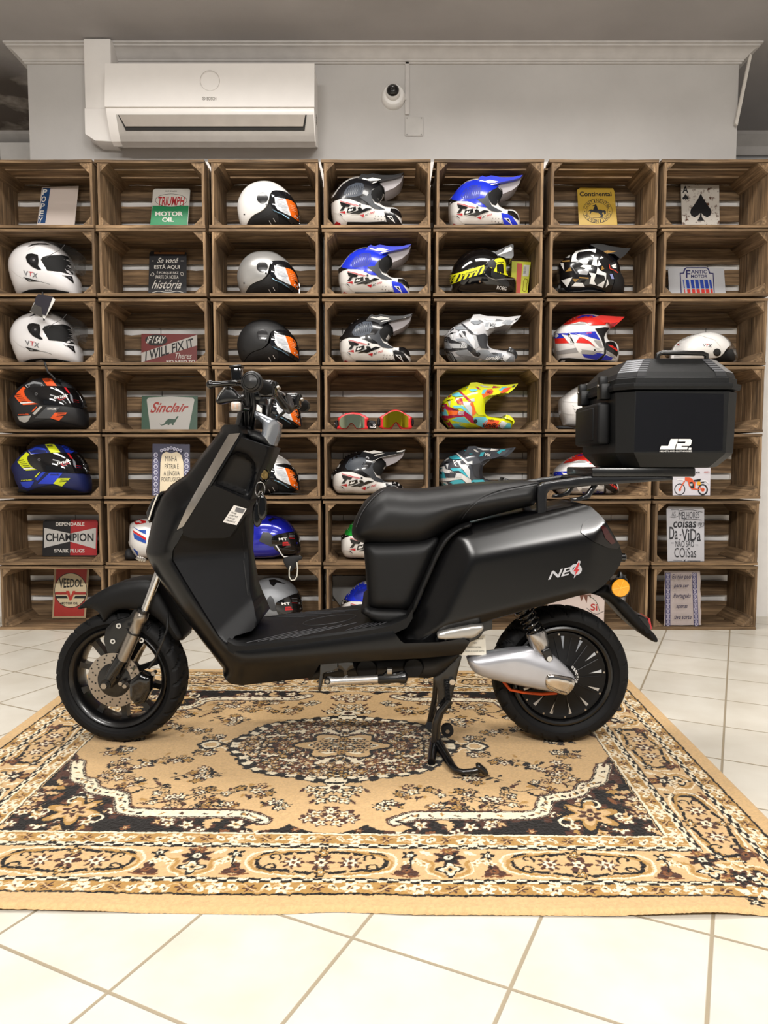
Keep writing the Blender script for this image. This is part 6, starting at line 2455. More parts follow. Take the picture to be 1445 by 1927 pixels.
cloth('cloth_bag', None, c([(120, 880), (130, 815), (240, 815), (400, 840), (560, 870), (560, 905), (125, 905)]), YH - .07, h.root, W=.045, row=3)
c = cm_(800, 280, 645 / 1445)
h = Helmet('open_face_helmet', 'white open-face helmet with a clear visor, above the top case handle', 2,
           c([(1048, 895), (1052, 850), (1068, 822), (1095, 798), (1140, 780), (1190, 776), (1228, 788), (1262, 815), (1290, 850), (1304, 885), (1306, 925), (1230, 945), (1120, 948), (1056, 940)]), W=.114)
h.shell('shell', c([(1046, 895), (1050, 850), (1066, 820), (1095, 796), (1140, 778), (1190, 774), (1228, 786), (1248, 802), (1268, 835), (1240, 850), (1225, 880), (1200, 900), (1130, 905), (1060, 940), (1050, 930)]), gl('#f0eeeb'),
        decals=[('t', 'V', c([(1171, 833), (1181, 833), (1184, 822), (1169, 822)]), sf('#3f3f42'), .06), ('t', 'T', c([(1182, 834), (1190, 834), (1196, 823), (1183, 822)]), sf('#c3303a'), .06), ('t', 'X', c([(1192, 835), (1207, 837), (1210, 825), (1196, 823)]), sf('#3f3f42'), .06), ('t', 'R', c([(1058, 835), (1074, 830), (1076, 820), (1062, 824)]), sf('#c3303a'), .03), ('d', c([(1230, 858)])[0], 7.2, Bk), ('d', c([(1230, 858)])[0], 5, sf('#1f1f22')), ('l', c([(1140, 782), (1220, 806), (1245, 835)]), .5, mL)])
h.shell('liner', c([(1060, 935), (1130, 905), (1200, 900), (1235, 870), (1270, 845), (1295, 880), (1300, 930), (1120, 946)]), mat('#19191b', .6), k=.92)
h.shell('visor', c([(1228, 786), (1265, 812), (1292, 848), (1308, 890), (1306, 925), (1270, 905), (1240, 872), (1258, 838), (1248, 805)]), mat('#c9cdd0', .04, trans=.9, alpha=.35), k=1.0, add=.006, label='clear visor')

# ---------------------------------------------------------------- white, red and blue helmet behind the scooter nose
c = cm_(200, 940, 120 / 1445)
h = Helmet('full_face_helmet', 'white, red and blue helmet peeping out left of the scooter nose', 5,
           c([(585, 560), (600, 520), (660, 488), (760, 448), (950, 420), (1200, 480), (1400, 640), (1460, 900), (1430, 1300), (1000, 1330), (720, 1330), (650, 1150), (545, 950), (535, 925), (600, 890), (585, 720)]), W=.111)
Bl, Re = gl('#1f4fa8'), gl('#c81e22')
h.shell('shell', None, gl('#eceae8'), whole=True, decals=[('p', c([(628, 505), (755, 455), (900, 490), (900, 530), (675, 575)]), Re), ('p', c([(600, 610), (740, 695), (900, 690), (900, 800), (700, 690)]), Bl), ('p', c([(600, 690), (900, 870), (900, 930), (620, 750)]), Re), ('p', c([(612, 755), (900, 930), (900, 1000), (760, 945), (640, 890)]), Bl), ('p', c([(560, 1000), (600, 1090), (720, 1180), (720, 1280), (640, 1160)]), Bl)])
cloth('cloth_bag', None, c([(430, 1400), (430, 1230), (450, 1120), (560, 1110), (640, 1230), (720, 1300), (740, 1400), (500, 1425)]), YH - .05, h.root, W=.05, row=5)
cloth('neck_strap', None, [(505, 930), (520, 925), (550, 928), (572, 930), (574, 934), (550, 938), (500, 940)], YH - .06, hj.root, W=.03, row=4)

# ---------------------------------------------------------------- two pairs of goggles
c = cm_(610, 770, T8)


def goggles(label, frame, lens, lensm, straps, extra):
    f = c(frame)
    cx_ = sum(p[0] for p in f) / len(f)
    yb = max(p[1] for p in f)
    yg = YF + .075
    fl = ZF(3) + .001
    base = P3(cx_, yb, yg)
    g = thing('goggles', label, 'goggles', (base.x, yg, fl), 'red goggles')
    dz = fl - base.z
    rest = lambda q: np.array([(x, z + dz) for x, z in q])
    RED = mat('#d8232a', .3, coat=.4)
    mb = MB()
    po = clean(rest(px_poly(f, yg, 0)))
    S = Shell(mb, po, yg, RED, W=.022, wedge=.012, kind='round', r=.008, sp=.006, world_pts=True)
    mb.build('frame', g, smooth=60)
    mb = MB()
    pl = clean(rest(px_poly(c(lens), yg - .02, 0)))
    cxm = pl[:, 0].mean()
    hw = np.abs(pl[:, 0] - cxm).max()
    Shell(mb, pl, yg, lensm, wf=lambda q: .034 - .016 * ((np.asarray(q)[:, 0] - cxm) / hw) ** 2, wedge=.02, sp=.005, world_pts=True, far=0)
    mb.build('lens', g, 'mirrored lens', smooth=60)
    for st in straps:
        mb = MB()
        ps = clean(rest(px_poly(c(st), yg + .02, 1)))
        S = Shell(mb, ps, yg + .025, mat('#131316', .65), W=.018, wedge=.008, kind='round', r=.012, sp=.008, world_pts=True)
        for e in extra:
            draw(S, e)
        mb.build('strap', g, smooth=60)


goggles('red goggles with a greenish mirror lens, the left pair of two', [(195, 190), (260, 140), (330, 105), (430, 90), (530, 100), (620, 140), (685, 190), (650, 220), (648, 290), (668, 325), (660, 352), (560, 352), (490, 345), (462, 315), (440, 275), (415, 258), (388, 275), (360, 318), (335, 348), (270, 352), (190, 340), (200, 310), (222, 290), (215, 220)],
        [(215, 200), (290, 148), (360, 122), (450, 118), (540, 132), (610, 170), (640, 205), (635, 290), (610, 320), (520, 335), (488, 328), (462, 290), (440, 262), (412, 248), (385, 262), (355, 310), (330, 335), (270, 325), (232, 300), (222, 250)],
        mat('#a9b59a', .08, .9), [[(165, 335), (166, 245), (150, 214), (215, 205), (225, 345)], [(640, 215), (740, 205), (795, 250), (790, 350), (650, 350)]],
        [('p', c([(90, 290), (110, 235), (165, 215), (175, 235), (120, 285)]), Wh), ('t', '2S', c([(685, 275), (785, 285), (780, 225), (680, 215)]), Wh, .05)])
goggles('red goggles with a golden mirror lens, the right pair of two', [(835, 160), (900, 125), (975, 80), (1010, 60), (1080, 50), (1150, 62), (1190, 85), (1260, 130), (1325, 162), (1315, 230), (1318, 290), (1330, 310), (1310, 345), (1170, 352), (1140, 330), (1110, 280), (1085, 242), (1060, 262), (1020, 335), (985, 352), (880, 345), (825, 305), (850, 290), (855, 220)],
        [(860, 170), (930, 132), (1000, 85), (1080, 70), (1150, 82), (1240, 135), (1300, 172), (1298, 290), (1270, 315), (1190, 318), (1155, 300), (1115, 250), (1085, 232), (1055, 250), (1010, 310), (960, 325), (890, 310), (868, 290)],
        mat('#b3a01f', .08, .9), [[(800, 180), (840, 165), (850, 300), (800, 300)], [(1310, 180), (1355, 185), (1355, 290), (1312, 300)]], [])
mb = MB()
Shell(mb, c([(790, 330), (800, 300), (840, 320), (868, 358), (800, 352)]), YF + .05, YL, W=.006, wedge=.004, kind='round', r=.004, sp=.006)
tag(mb.build('lens_tab', smooth=60), 'small yellow tab lying between the two pairs of goggles', 'tab')
# ================================================================ tin plates leaning in the crates


def sign(name, label, row, outline, base, art, Yb=3.655, s=.16, thick=.002, curl=None, Zf=None):
    """outline and art in pixels of the photograph; the plate leans back from the crate floor"""
    zf = (ZF(row) if Zf is None else Zf) + .0025

    def at(x, y, e=0.0):
        a = (x - CX) / FPX
        b = (CY - y) / FPX
        dy = math.cos(TH) + b * math.sin(TH)
        m = (b * math.cos(TH) - math.sin(TH)) / dy
        Y = (Yb - e + s * (CAM_H - zf)) / (1 - s * m)
        return Vector((a / dy * Y, Y, max(CAM_H + m * Y, zf + .0006)))
    if row >= 4 and name == 'tin_sign':
        Yb = min(max(G(*max(outline, key=lambda p: p[1]), zf).y, 3.475), Yb)
    mb = MB()
    pts = [at(x, y) for x, y in outline]
    zmin = min(p.z for p in pts)
    hmax = max(p.z for p in pts)
    out = []
    for p in pts:
        z = p.z
        if z < zmin + .25 * (hmax - zmin):
            z = zf + (z - zmin) * .3
        out.append(Vector((p.x, Yb + s * (z - zf), z)))
    n = Vector((0, 1, -s)).normalized() * thick
    V, F = triangulate(np.array([(p.x, p.z) for p in out]), 0)
    k = len(V)
    vs = [Vector((x, Yb + s * (z - zf), z)) for x, z in V]
    vs += [v + n for v in vs[:k]]
    fs = [f for f in F] + [tuple(i + k for i in f[::-1]) for f in F] + [(i, (i + 1) % k, (i + 1) % k + k, i + k) for i in range(k)]
    mb.add(vs, fs, base)
    e = [0.0004]

    def poly(p2, m):
        e[0] += .0002
        q = [at(x, y, e[0]) for x, y in p2]
        V, F = triangulate(np.array([(p.x, p.z) for p in q]), 0)
        mb.add([(x, Yb - e[0] + s * (z - zf), z) for x, z in V], F, m)
    for d in art:
        if d[0] == 'p':
            poly(d[1], d[2])
        elif d[0] == 'e':
            _, (cx, cy), rx, ry, m = d[:5]
            poly([(cx + rx * math.cos(a), cy + ry * math.sin(a)) for a in np.linspace(0, 2 * math.pi, 40)[:-1]], m)
        elif d[0] == 'l':
            p2 = np.asarray(d[1], float)
            if len(p2) > 2:
                p2 = chaikin(p2, 2, False)
            t = np.gradient(p2, axis=0)
            nn = np.stack([-t[:, 1], t[:, 0]], 1) / (np.hypot(t[:, 0], t[:, 1])[:, None] + 1e-9) * d[2] / 2
            e[0] += .0002
            q = [at(*p, e[0]) for p in np.vstack([p2 + nn, p2 - nn])]
            L = len(p2)
            mb.add(q, [(i, i + 1, L + i + 1, L + i) for i in range(L - 1)], d[3])
        elif d[0] == 't':
            T, F = text2d(d[1], *(d[4:6]))
            q = np.asarray(d[2], float)
            u, v = T[:, :1], T[:, 1:]
            px = q[0] * (1 - u) * (1 - v) + q[1] * u * (1 - v) + q[2] * u * v + q[3] * (1 - u) * v
            e[0] += .0002
            mb.add([at(x, y, e[0]) for x, y in px], F, d[3])
        elif d[0] == 'arc':          # lettering on an ellipse: text, centre, rx, ry, start deg, step deg, size, material, flip
            _, tx, (cx, cy), rx, ry, a0, da, sz, m, fl = d
            e[0] += .0002
            for i, ch in enumerate(tx):
                if ch == ' ':
                    continue
                a = math.radians(a0 + da * i)
                o = np.array([cx + rx * math.cos(a), cy - ry * math.sin(a)])
                up = np.array([math.cos(a), -math.sin(a)]) * (-1 if fl else 1)
                rt = np.array([-up[1], up[0]])
                T, F = text2d(ch, .01)
                wd = .35 if ch == 'I' else .8
                mb.add([at(*(o + rt * (u - .5) * sz * wd + up * (v - .5) * sz), e[0]) for u, v in T], F, m)
    o = mb.build(name, smooth=0, recalc=False)
    org = Vector((sum(p.x for p in out) / len(out), Yb, zf))
    o.data.transform(Matrix.Translation(-org))
    o.location = org
    return tag(o, label, 'sign')


def Q(x0, y0, x1, y1):
    return [(x0, y1), (x1, y1), (x1, y0), (x0, y0)]


def tin(h, rust='#7a4a2c', amount=.0, rough=.38, scale=9.0):
    """printed tin with rust blotches (amount 0..1)"""
    m = bpy.data.materials.new('printed_tin_' + h.strip('#'))
    nt, N, L, b = nodes(m)
    tc = N.new('ShaderNodeTexCoord')
    n1 = N.new('ShaderNodeTexNoise')
    n1.inputs['Scale'].default_value = scale * 6
    n1.inputs['Detail'].default_value = 7
    n1.inputs['Roughness'].default_value = .7
    L.new(tc.outputs['Object'], n1.inputs['Vector'])
    mr = N.new('ShaderNodeMapRange')
    lo = .75 - .27 * amount
    mr.inputs[1].default_value, mr.inputs[2].default_value = lo, lo + .07
    L.new(n1.outputs['Fac'], mr.inputs[0])
    mx = N.new('ShaderNodeMixRGB')
    mx.inputs[1].default_value = lin(h)
    mx.inputs[2].default_value = lin(rust)
    L.new(mr.outputs[0], mx.inputs[0])
    L.new(mx.outputs[0], b.inputs['Base Color'])
    b.inputs['Roughness'].default_value = rough
    return m


INKB, INKW = sf('#17171a'), sf('#e9e4dc')
fl_ = lambda h: mat(h, .42, var=.05)
# square plate with a blue lettered stripe
sign('tin_sign', 'square pinkish-white plate with a blue stripe of white capital letters down its left side', 0,
     [(68, 420), (139, 418), (148, 350), (79, 352)], tin('#d9cbc2', '#b9a296', .15),
     [('p', [(71, 420), (85, 420), (95, 354), (81, 354)], fl_('#1f4677'))] +
     [('t', ch, [(82.5 - i * 2.1 - 3.2, 367 + i * 13.3), (90 - i * 2.1 - 2.6, 367 + i * 13.3), (91.5 - i * 2.1 - 2.2, 356 + i * 13.3), (84.5 - i * 2.1 - 3, 356 + i * 13.3)], INKW, .04) for i, ch in enumerate('POPEY')])
# white and green oil plate
GRN = fl_('#1c8a55')
sign('tin_sign', 'white and green motor oil plate with red lettering in an oval', 0, [(282, 426), (352, 426), (358, 358), (355, 355), (292, 355), (288, 358)], tin('#d6d3cb', '#8a5a3c', .25),
     [('p', [(281.5, 430), (352, 430), (355, 387), (287, 387)], GRN), ('e', (322, 377), 30, 12.4, INKB), ('e', (322, 377), 29.2, 11.7, fl_('#dcd8cf')),
      ('t', 'TRIUMPH', [(296, 387), (345, 387), (348, 370), (298, 370)], fl_('#b3202b'), .03), ('t', 'MOTOR', Q(292, 398, 344, 406.5), INKW, .05), ('t', 'OIL', Q(305, 409, 327, 417.5), INKW, .05), ('t', 'ONE GALLON', Q(311, 358.5, 333, 360.6), INKB, .01)])
# black plate with hand lettering
sign('tin_sign', 'black upright plate with white Portuguese hand lettering', 1, [(279, 555), (351, 556), (351, 476), (347, 473), (284, 473), (281, 477)], tin('#26262a', '#8a5a32', .22),
     [('p', [(290, 474), (348, 474), (348, 478.5), (290, 478)], tin('#8a5c34', '#3d2a1d', .6)), ('t', 'Se você', [(295, 495), (334, 495), (336, 485), (297, 485)], INKW, .01, .3), ('t', 'ESTÁ AQUI', Q(290, 497.5, 338, 507), INKW, .05), ('t', 'É PORQUE FAZ', Q(295, 510, 336, 516.5), INKW, .01), ('t', 'PARTE DA NOSSA', Q(293, 518, 336, 524.5), INKW, .01),
      ('t', 'história', [(285, 543), (340, 543), (343, 527), (288, 527)], INKW, .01, .3), ('t', 'seja', Q(310, 544.5, 323, 548), INKW, 0, .2), ('l', [(286, 551), (298, 547), (310, 550), (322, 550), (334, 547), (345, 551)], 1, INKW), ('t', 'BEM VINDO', Q(296, 552, 340, 558), INKW, .02),
      ('l', [(286, 491), (289, 491)], 1, INKW), ('l', [(340, 491), (346, 491)], 1, INKW), ('l', [(283, 518), (287, 512), (291, 516), (287, 520), (283, 518)], .8, INKW), ('l', [(339, 514), (343, 512), (346, 516), (342, 520), (339, 514)], .8, INKW)])
# red plate with slanted banner
sign('tin_sign', 'red and white plate with a slanted banner of black capitals', 2, [(266, 684), (371, 684), (371, 629), (266, 628)], tin('#7e3330', '#c9b8b0', .2),
     [('p', [(266, 682), (266, 664), (371, 630), (371, 650)], fl_('#cfc9c3')), ('t', 'I WILL FIX IT', [(273, 680), (365, 652), (363, 636), (274, 661)], INKB, .04), ('e', (294, 640), 21, 10.5, fl_('#2a2624')), ('t', 'IF I SAY', [(275, 646), (309, 646), (312, 633), (278, 633)], INKW, .02, .2),
      ('t', 'Theres', [(330, 675), (361, 675), (361, 664), (330, 664)], INKW, 0, .35), ('t', 'NO NEED TO', Q(313, 677.5, 367, 684.5), INKW, .03)])
# green and white plate with dinosaur
GD_ = fl_('#3d5a4a')
dino = [(300, 797), (304, 799.5), (309, 797), (313, 791), (318, 788), (324, 788.5), (329, 789), (332, 785), (333.5, 783), (336, 783.5), (335, 786), (333, 788), (330, 794), (327, 796), (326.5, 800), (323.5, 800), (323, 797), (319, 797.5), (318.5, 800), (315.5, 800), (315, 797), (309, 800), (303, 801)]
sign('tin_sign', 'green plate with a white shield, red lettering and a small green dinosaur', 3, [(266, 813), (371, 813), (372, 745), (267, 745)], tin('#41624f', '#6d8578', .3),
     [('p', [(283, 810), (318, 812.5), (355, 808), (366, 752), (362, 748), (320, 746), (280, 748), (276, 752)], tin('#cfccc6', '#aaa6a0', .25)), ('t', 'Sinclair', [(282, 777), (352, 775), (357, 759), (287, 756)], fl_('#b0392f'), .05, .25), ('p', dino, GD_)])
# blue and cream ornamental plate
PU, CRM = fl_('#5d5a78'), fl_('#dccdb0')
art = [('p', [(287, 946), (299, 946), (299, 868), (287, 868)], PU), ('p', [(346, 946), (358, 946), (357, 868), (346, 868)], PU), ('p', [(300, 946), (302, 870), (305, 855), (312, 850), (322, 853), (333, 850), (341, 856), (345, 870), (346, 946)], CRM),
       ('t', 'MINHA', Q(311, 858, 333, 868), INKB, 0), ('t', 'PÁTRIA É', Q(310, 871, 336, 882), INKB, 0), ('t', 'A LÍNGUA', Q(308, 884, 338, 895), INKB, 0), ('t', 'PORTUGUESA', Q(304, 898, 344, 906), INKB, 0)]
LT = fl_('#b5b4c4')
for y in range(0, 8):
    for x in (293, 351):
        art += [('e', (x, 856 + y * 11), 4, 4.5, LT), ('e', (x, 856 + y * 11), 2.2, 2.6, PU), ('l', [(x - 4, 862 + y * 11), (x, 859 + y * 11), (x + 4, 862 + y * 11)], 1, fl_('#8f8eab'))]
for i in range(7):
    art += [('e', (304 + i * 6, 843 + abs(3 - i) * 1.6), 2.8, 3.2, LT), ('e', (304 + i * 6, 843 + abs(3 - i) * 1.6), 1.4, 1.6, PU)]
sign('tin_sign', 'tall blue and cream plate framed by ornamental columns, half hidden by the scooter', 4, [(286, 945), (358, 945), (357, 836), (287, 835)], tin('#33324a', '#5b5974', .5), art)
# black and red plug plate
BKp, RDp = tin('#211f20', '#4a4441', .15), fl_('#b8282c')
sign('tin_sign', 'black and red spark plug plate with a white bow-tie shape', 5, [(80, 1044), (182, 1046), (184, 983), (180, 978), (86, 978), (81, 982)], BKp,
     [('p', [(132, 1045), (182, 1045), (184, 982), (180, 978), (133, 978)], RDp), ('p', [(83, 1031), (83, 993), (132, 1004), (181, 993), (180, 1033), (131, 1019)], fl_('#d8d5d0')), ('t', 'CHAMPION', Q(86, 1003.5, 176, 1019), INKB, .05), ('t', 'DEPENDABLE', Q(105, 983, 159, 989.5), INKW, .03), ('t', 'SPARK PLUGS', Q(102, 1033, 159, 1040), INKW, .03)])
# red oval oil plate
sign('tin_sign', 'red motor oil plate with a cream oval, in the lowest crate at the left', 6, [(98, 1164), (161, 1163), (168, 1072), (102, 1069)], tin('#b09878', '#6a5240', .4),
     [('p', [(101, 1160), (158, 1159), (164, 1068), (106, 1068)], fl_('#a83028')), ('e', (133, 1111), 31, 33, INKB), ('e', (133, 1111), 29.8, 31.8, fl_('#d9c8a6')),
      ('t', 'VEEDOL', [(111, 1107), (156, 1104), (157, 1091), (111, 1087)], INKB, .03), ('p', [(103.5, 1119), (126, 1119), (129, 1114), (104, 1114)], fl_('#a83028')), ('p', [(136, 1114), (162, 1114), (162, 1119), (139, 1119)], fl_('#a83028')), ('p', [(104, 1126), (128, 1126), (125, 1121), (104, 1121)], INKB), ('p', [(139, 1126), (161, 1126), (162, 1121), (142, 1121)], INKB),
      ('p', [(124, 1112), (130, 1112), (133, 1122), (137, 1112), (142, 1112), (134, 1130), (131, 1130)], fl_('#c23a2e')), ('t', 'MOTOR OIL', Q(114, 1133, 147, 1137.5), INKB, .02)], s=.10)
# yellow tyre plate
YE = tin('#c6a23a', '#8d7330', .2)
horse = [(1107, 399), (1108, 396), (1112, 394), (1116, 395), (1117, 391), (1119, 388), (1118, 387), (1115, 388.5), (1115, 386.5), (1119, 385.5), (1121, 384), (1122.5, 386.5), (1124, 390), (1125, 394.5), (1131, 394.5), (1134, 396), (1137, 395.5), (1140, 397), (1140, 402), (1137, 404), (1136, 400), (1134.5, 398), (1133, 402), (1135.5, 405), (1133, 409.5), (1126, 409.5), (1129, 408), (1131, 405.5), (1128, 403), (1126, 400.5), (1121, 400), (1115, 398.5), (1112, 400), (1111, 403), (1109.5, 402), (1111, 397), (1109, 397)]
sign('tin_sign', 'yellow tyre company plate with a black horse in a ring of lettering', 0, [(1090, 421), (1163, 421), (1156, 360), (1153, 354), (1092, 353), (1086, 357)], YE,
     [('t', 'Continental', [(1090.5, 369.5), (1151, 369), (1150, 361), (1090.5, 360.5)], INKB, .08), ('e', (1124, 397), 28, 23.2, INKB), ('e', (1124, 397), 27.3, 22.5, YE), ('e', (1124, 397), 20, 16.2, INKB), ('e', (1124, 397), 19.4, 15.6, YE),
      ('arc', 'CONTINENTAL', (1124, 397), 23.8, 19.3, 160, -14.0, 5.6, INKB, False), ('arc', 'CONTINENTAL', (1124, 397), 23.8, 19.3, -20, -14.0, 5.6, INKB, False), ('p', horse, INKB), ('l', [(1115, 409.6), (1135, 409.6)], .7, INKB), ('e', (1100.5, 397.5), .8, .8, INKB), ('e', (1147.5, 397.5), .8, .8, INKB)])


def spade(cx, cy, w, h):
    P = [(0, -1), (.25, -.62), (.62, -.18), (.92, .12), (1, .38), (.88, .62), (.6, .72), (.3, .62), (.06, .42), (.10, .7), (.34, .98), (-.34, .98), (-.10, .7), (-.06, .42), (-.3, .62), (-.6, .72), (-.88, .62), (-1, .38), (-.92, .12), (-.62, -.18), (-.25, -.62)]
    return [(cx + x * w, cy + y * h) for x, y in P]


sign('tin_sign', 'rusty white playing card plate with the ace of spades', 0, [(1283, 421), (1353, 420), (1353, 348), (1281, 347)], tin('#cbc4ba', '#53301c', .75, scale=7),
     [('p', spade(1318.5, 390, 20, 26), tin('#131316', '#8a857e', .25)), ('p', spade(1290, 371, 6, 6.4), INKB), ('t', 'A', Q(1284, 350, 1295, 363), INKB, .02)])
# white plate with blue and red stripes
NV, BU, RE = fl_('#2b2b66'), fl_('#274bb5'), fl_('#d9382f')
fr_ = [(1282, 552), (1279.5, 514), (1286, 513), (1288, 506), (1291, 504.3), (1329, 504.3), (1333, 507), (1335, 513), (1342, 514.5), (1344, 552)]
art = [('p', [(1281, 555), (1278.8, 513.3), (1285, 513), (1287.4, 505.5), (1291, 503), (1329, 503), (1333.8, 506), (1336, 513), (1342.5, 513.7), (1345, 555)], NV), ('p', [(1283, 556), (1280.8, 515.2), (1287, 514.8), (1289.4, 507.5), (1292, 505), (1328.4, 505), (1332, 507.4), (1334, 514.8), (1341, 515.4), (1343, 556)], fl_('#d4d3d6')),
       ('t', 'F', Q(1290.5, 508, 1299, 523), NV, .06), ('t', 'ANTIC', Q(1300, 508, 1330, 514.8), NV, .05), ('t', 'MOTOR', Q(1300, 516.8, 1331, 523), NV, .05)]
for i in range(7):
    x = 1284.5 + (0, 5.5, 14.5, 23, 32, 40.5, 49.5)[i]
    w = (1.6, 5.8, 5.8, 6.2, 6.2, 6.4, 4)[i]
    art += [('p', [(x + 2.6, 542.5), (x + 2.6 + w, 542.5), (x + w, 526), (x, 526)], BU), ('p', [(x + 3.8, 553), (x + 3.8 + w, 553), (x + 2.8 + w, 544), (x + 2.8, 544)], RE)]
sign('tin_sign', 'wide white plate with blue and red stripes under navy lettering', 1, [(1259, 553), (1366, 553), (1362, 505), (1257, 504)], tin('#cfd0d4', '#b9b9be', .2), art)
# orange motorcycle plate
OR = fl_('#d4562e')
mx_ = lambda x, y: (1250 + x * 100 / 1445, 880 + y * 100 / 1445)
M_ = lambda pts: [mx_(*p) for p in pts]
sign('tin_sign', 'pale plate printed with an orange off-road motorcycle, under the top case', 4, [(1266, 934), (1336, 934), (1337, 876), (1265, 876)], tin('#cdc9cf', '#b5adb0', .2),
     [('e', mx_(420, 590), 10.4, 10.9, INKB), ('e', mx_(420, 590), 8.8, 9.2, fl_('#cdc9cf')), ('e', mx_(1045, 600), 9.6, 10.6, INKB), ('e', mx_(1045, 600), 6.8, 7.8, fl_('#cdc9cf')), ('e', mx_(1045, 600), 3.6, 3.8, OR), ('e', mx_(1045, 600), 1.6, 1.6, INKB),
      ('l', M_([(420, 600), (480, 480), (560, 350)]), 2.2, OR), ('e', mx_(420, 600), 2.4, 2.6, OR), ('l', M_([(340, 340), (430, 310), (550, 350)]), 2.0, fl_('#e6e2e2')), ('p', M_([(560, 260), (680, 265), (760, 300), (800, 380), (850, 390), (830, 560), (1000, 600), (870, 605), (740, 590), (670, 500), (640, 380), (560, 340)]), OR),
      ('p', M_([(680, 400), (760, 380), (800, 460), (800, 570), (720, 560)]), INKB), ('p', M_([(690, 440), (770, 430), (760, 500), (700, 490)]), fl_('#b9b5b5')), ('p', M_([(790, 340), (1000, 300), (970, 370), (800, 375)]), INKB), ('e', mx_(940, 430), 3.8, 3.8, fl_('#e0a22e')), ('l', M_([(1010, 360), (1120, 340), (1200, 430)]), 2, fl_('#e6e2e2')), ('l', M_([(940, 520), (1045, 600)]), 2.2, OR), ('p', M_([(980, 390), (1090, 385), (1080, 410), (1000, 415)]), INKB),
      ('t', 'BIKES', Q(1296, 887.5, 1317, 890.5), INKB, .03), ('t', '1972', Q(1325, 887, 1335, 890.5), fl_('#b5605a'), .02)])
# hand-lettered white plate
TX = sf('#26262a')
tl5 = lambda x, y: (1240 + x * 105 / 809, 940 + y * 105 / 809)
K = lambda x0, y0, x1, y1: [tl5(x0, y1), tl5(x1, y1), tl5(x1, y0), tl5(x0, y0)]
sign('tin_sign', 'white upright plate with large black Portuguese hand lettering and hearts', 5, [(1256, 1056), (1325, 1057), (1325, 958), (1322, 954), (1258, 953), (1254, 957)], tin('#b9b8bd', '#8a4f30', .12),
     [('t', 'AS', K(185, 175, 240, 245), TX, 0), ('t', 'MELHORES', [tl5(290, 285), tl5(585, 265), tl5(585, 180), tl5(290, 180)], TX, 0), ('t', 'coisas', K(205, 285, 540, 410), TX, .02, .15), ('t', 'Da', K(150, 395, 270, 580), TX, .01), ('t', 'ViDa', K(330, 425, 605, 605), TX, .01), ('t', 'NÃO SÃO', K(238, 575, 505, 690), TX, 0), ('t', 'COiSas', K(222, 700, 538, 840), TX, -.004),
      ('l', [tl5(175, 150), tl5(300, 140), tl5(280, 230), tl5(300, 290)], .7, TX), ('l', [tl5(300, 160), tl5(420, 145), tl5(520, 155), tl5(630, 185)], .7, TX), ('l', [tl5(155, 250), tl5(220, 265), tl5(270, 240)], .7, TX), ('l', [tl5(320, 300), tl5(450, 280), tl5(620, 300)], .7, TX),
      ('l', [tl5(570, 390), tl5(570, 330), tl5(650, 325), tl5(650, 385), tl5(600, 395), tl5(575, 420)], .7, TX), ('l', [tl5(605, 380), tl5(585, 345), tl5(605, 345), tl5(625, 345), tl5(605, 380)], .9, TX), ('l', [tl5(175, 630), tl5(215, 630)], .8, TX), ('l', [tl5(525, 658), tl5(570, 658)], .8, TX), ('l', [tl5(200, 880), tl5(340, 885)], .7, TX), ('l', [tl5(410, 888), tl5(600, 890)], .7, TX),
      ('p', [tl5(375, 900), tl5(355, 872), tl5(372, 875), tl5(392, 868)], TX), ('p', [tl5(312, 525), tl5(296, 502), tl5(312, 508), tl5(330, 500)], TX)])
# tile-pattern plate
BLU = fl_('#4d4a72')
tilec = fl_('#a99a9a')
art = [('p', [tl5(95, 1870), tl5(165, 1870), tl5(165, 1060), tl5(92, 1060)], BLU), ('p', [tl5(505, 1870), tl5(575, 1870), tl5(545, 1060), tl5(478, 1060)], BLU)]
for i in range(11):
    for x in (130, 510 + i * 3):
        y = 1085 + i * 72
        art += [('e', tl5(x, y), 3.2, 3.4, fl_('#b5aebc')), ('e', tl5(x, y), 2.0, 2.2, BLU), ('e', tl5(x, y), .9, .9, fl_('#c9c3cb')), ('p', [tl5(x - 28, y + 36), tl5(x, y + 28), tl5(x + 28, y + 36), tl5(x, y + 44)], fl_('#a49db2'))]
for i in range(11):
    art.append(('l', [tl5(170, 1080 + i * 72), tl5(500, 1080 + i * 72)], .4, tilec))
for x in (250, 330, 415):
    art.append(('l', [tl5(x, 1065), tl5(x + 5, 1800)], .4, tilec))
art += [('t', t, K(x0, y0, x1, y1), sf('#2b2440'), .015, .25) for t, x0, y0, x1, y1 in (('Eu não pedi', 190, 1085, 470, 1165), ('para ser', 215, 1235, 432, 1290), ('Português', 210, 1360, 460, 1445), ('apenas', 250, 1530, 415, 1590), ('tive sorte', 220, 1670, 470, 1735))]
rag = [tl5(75, 1860), tl5(200, 1805), tl5(330, 1812), tl5(470, 1800), tl5(560, 1812), tl5(612, 1790), tl5(604, 1700), tl5(612, 1620), tl5(600, 1560), tl5(606, 1400), tl5(596, 1300), tl5(604, 1180), tl5(592, 1040), tl5(300, 1035), tl5(78, 1035), tl5(86, 1150), tl5(76, 1300), tl5(84, 1500), tl5(74, 1700)]
sign('tin_sign', 'tall ragged-edged plate with blue tile borders, in the lowest right crate', 6, rag, tin('#b9aca8', '#8f7f7c', .15), art, s=.10)
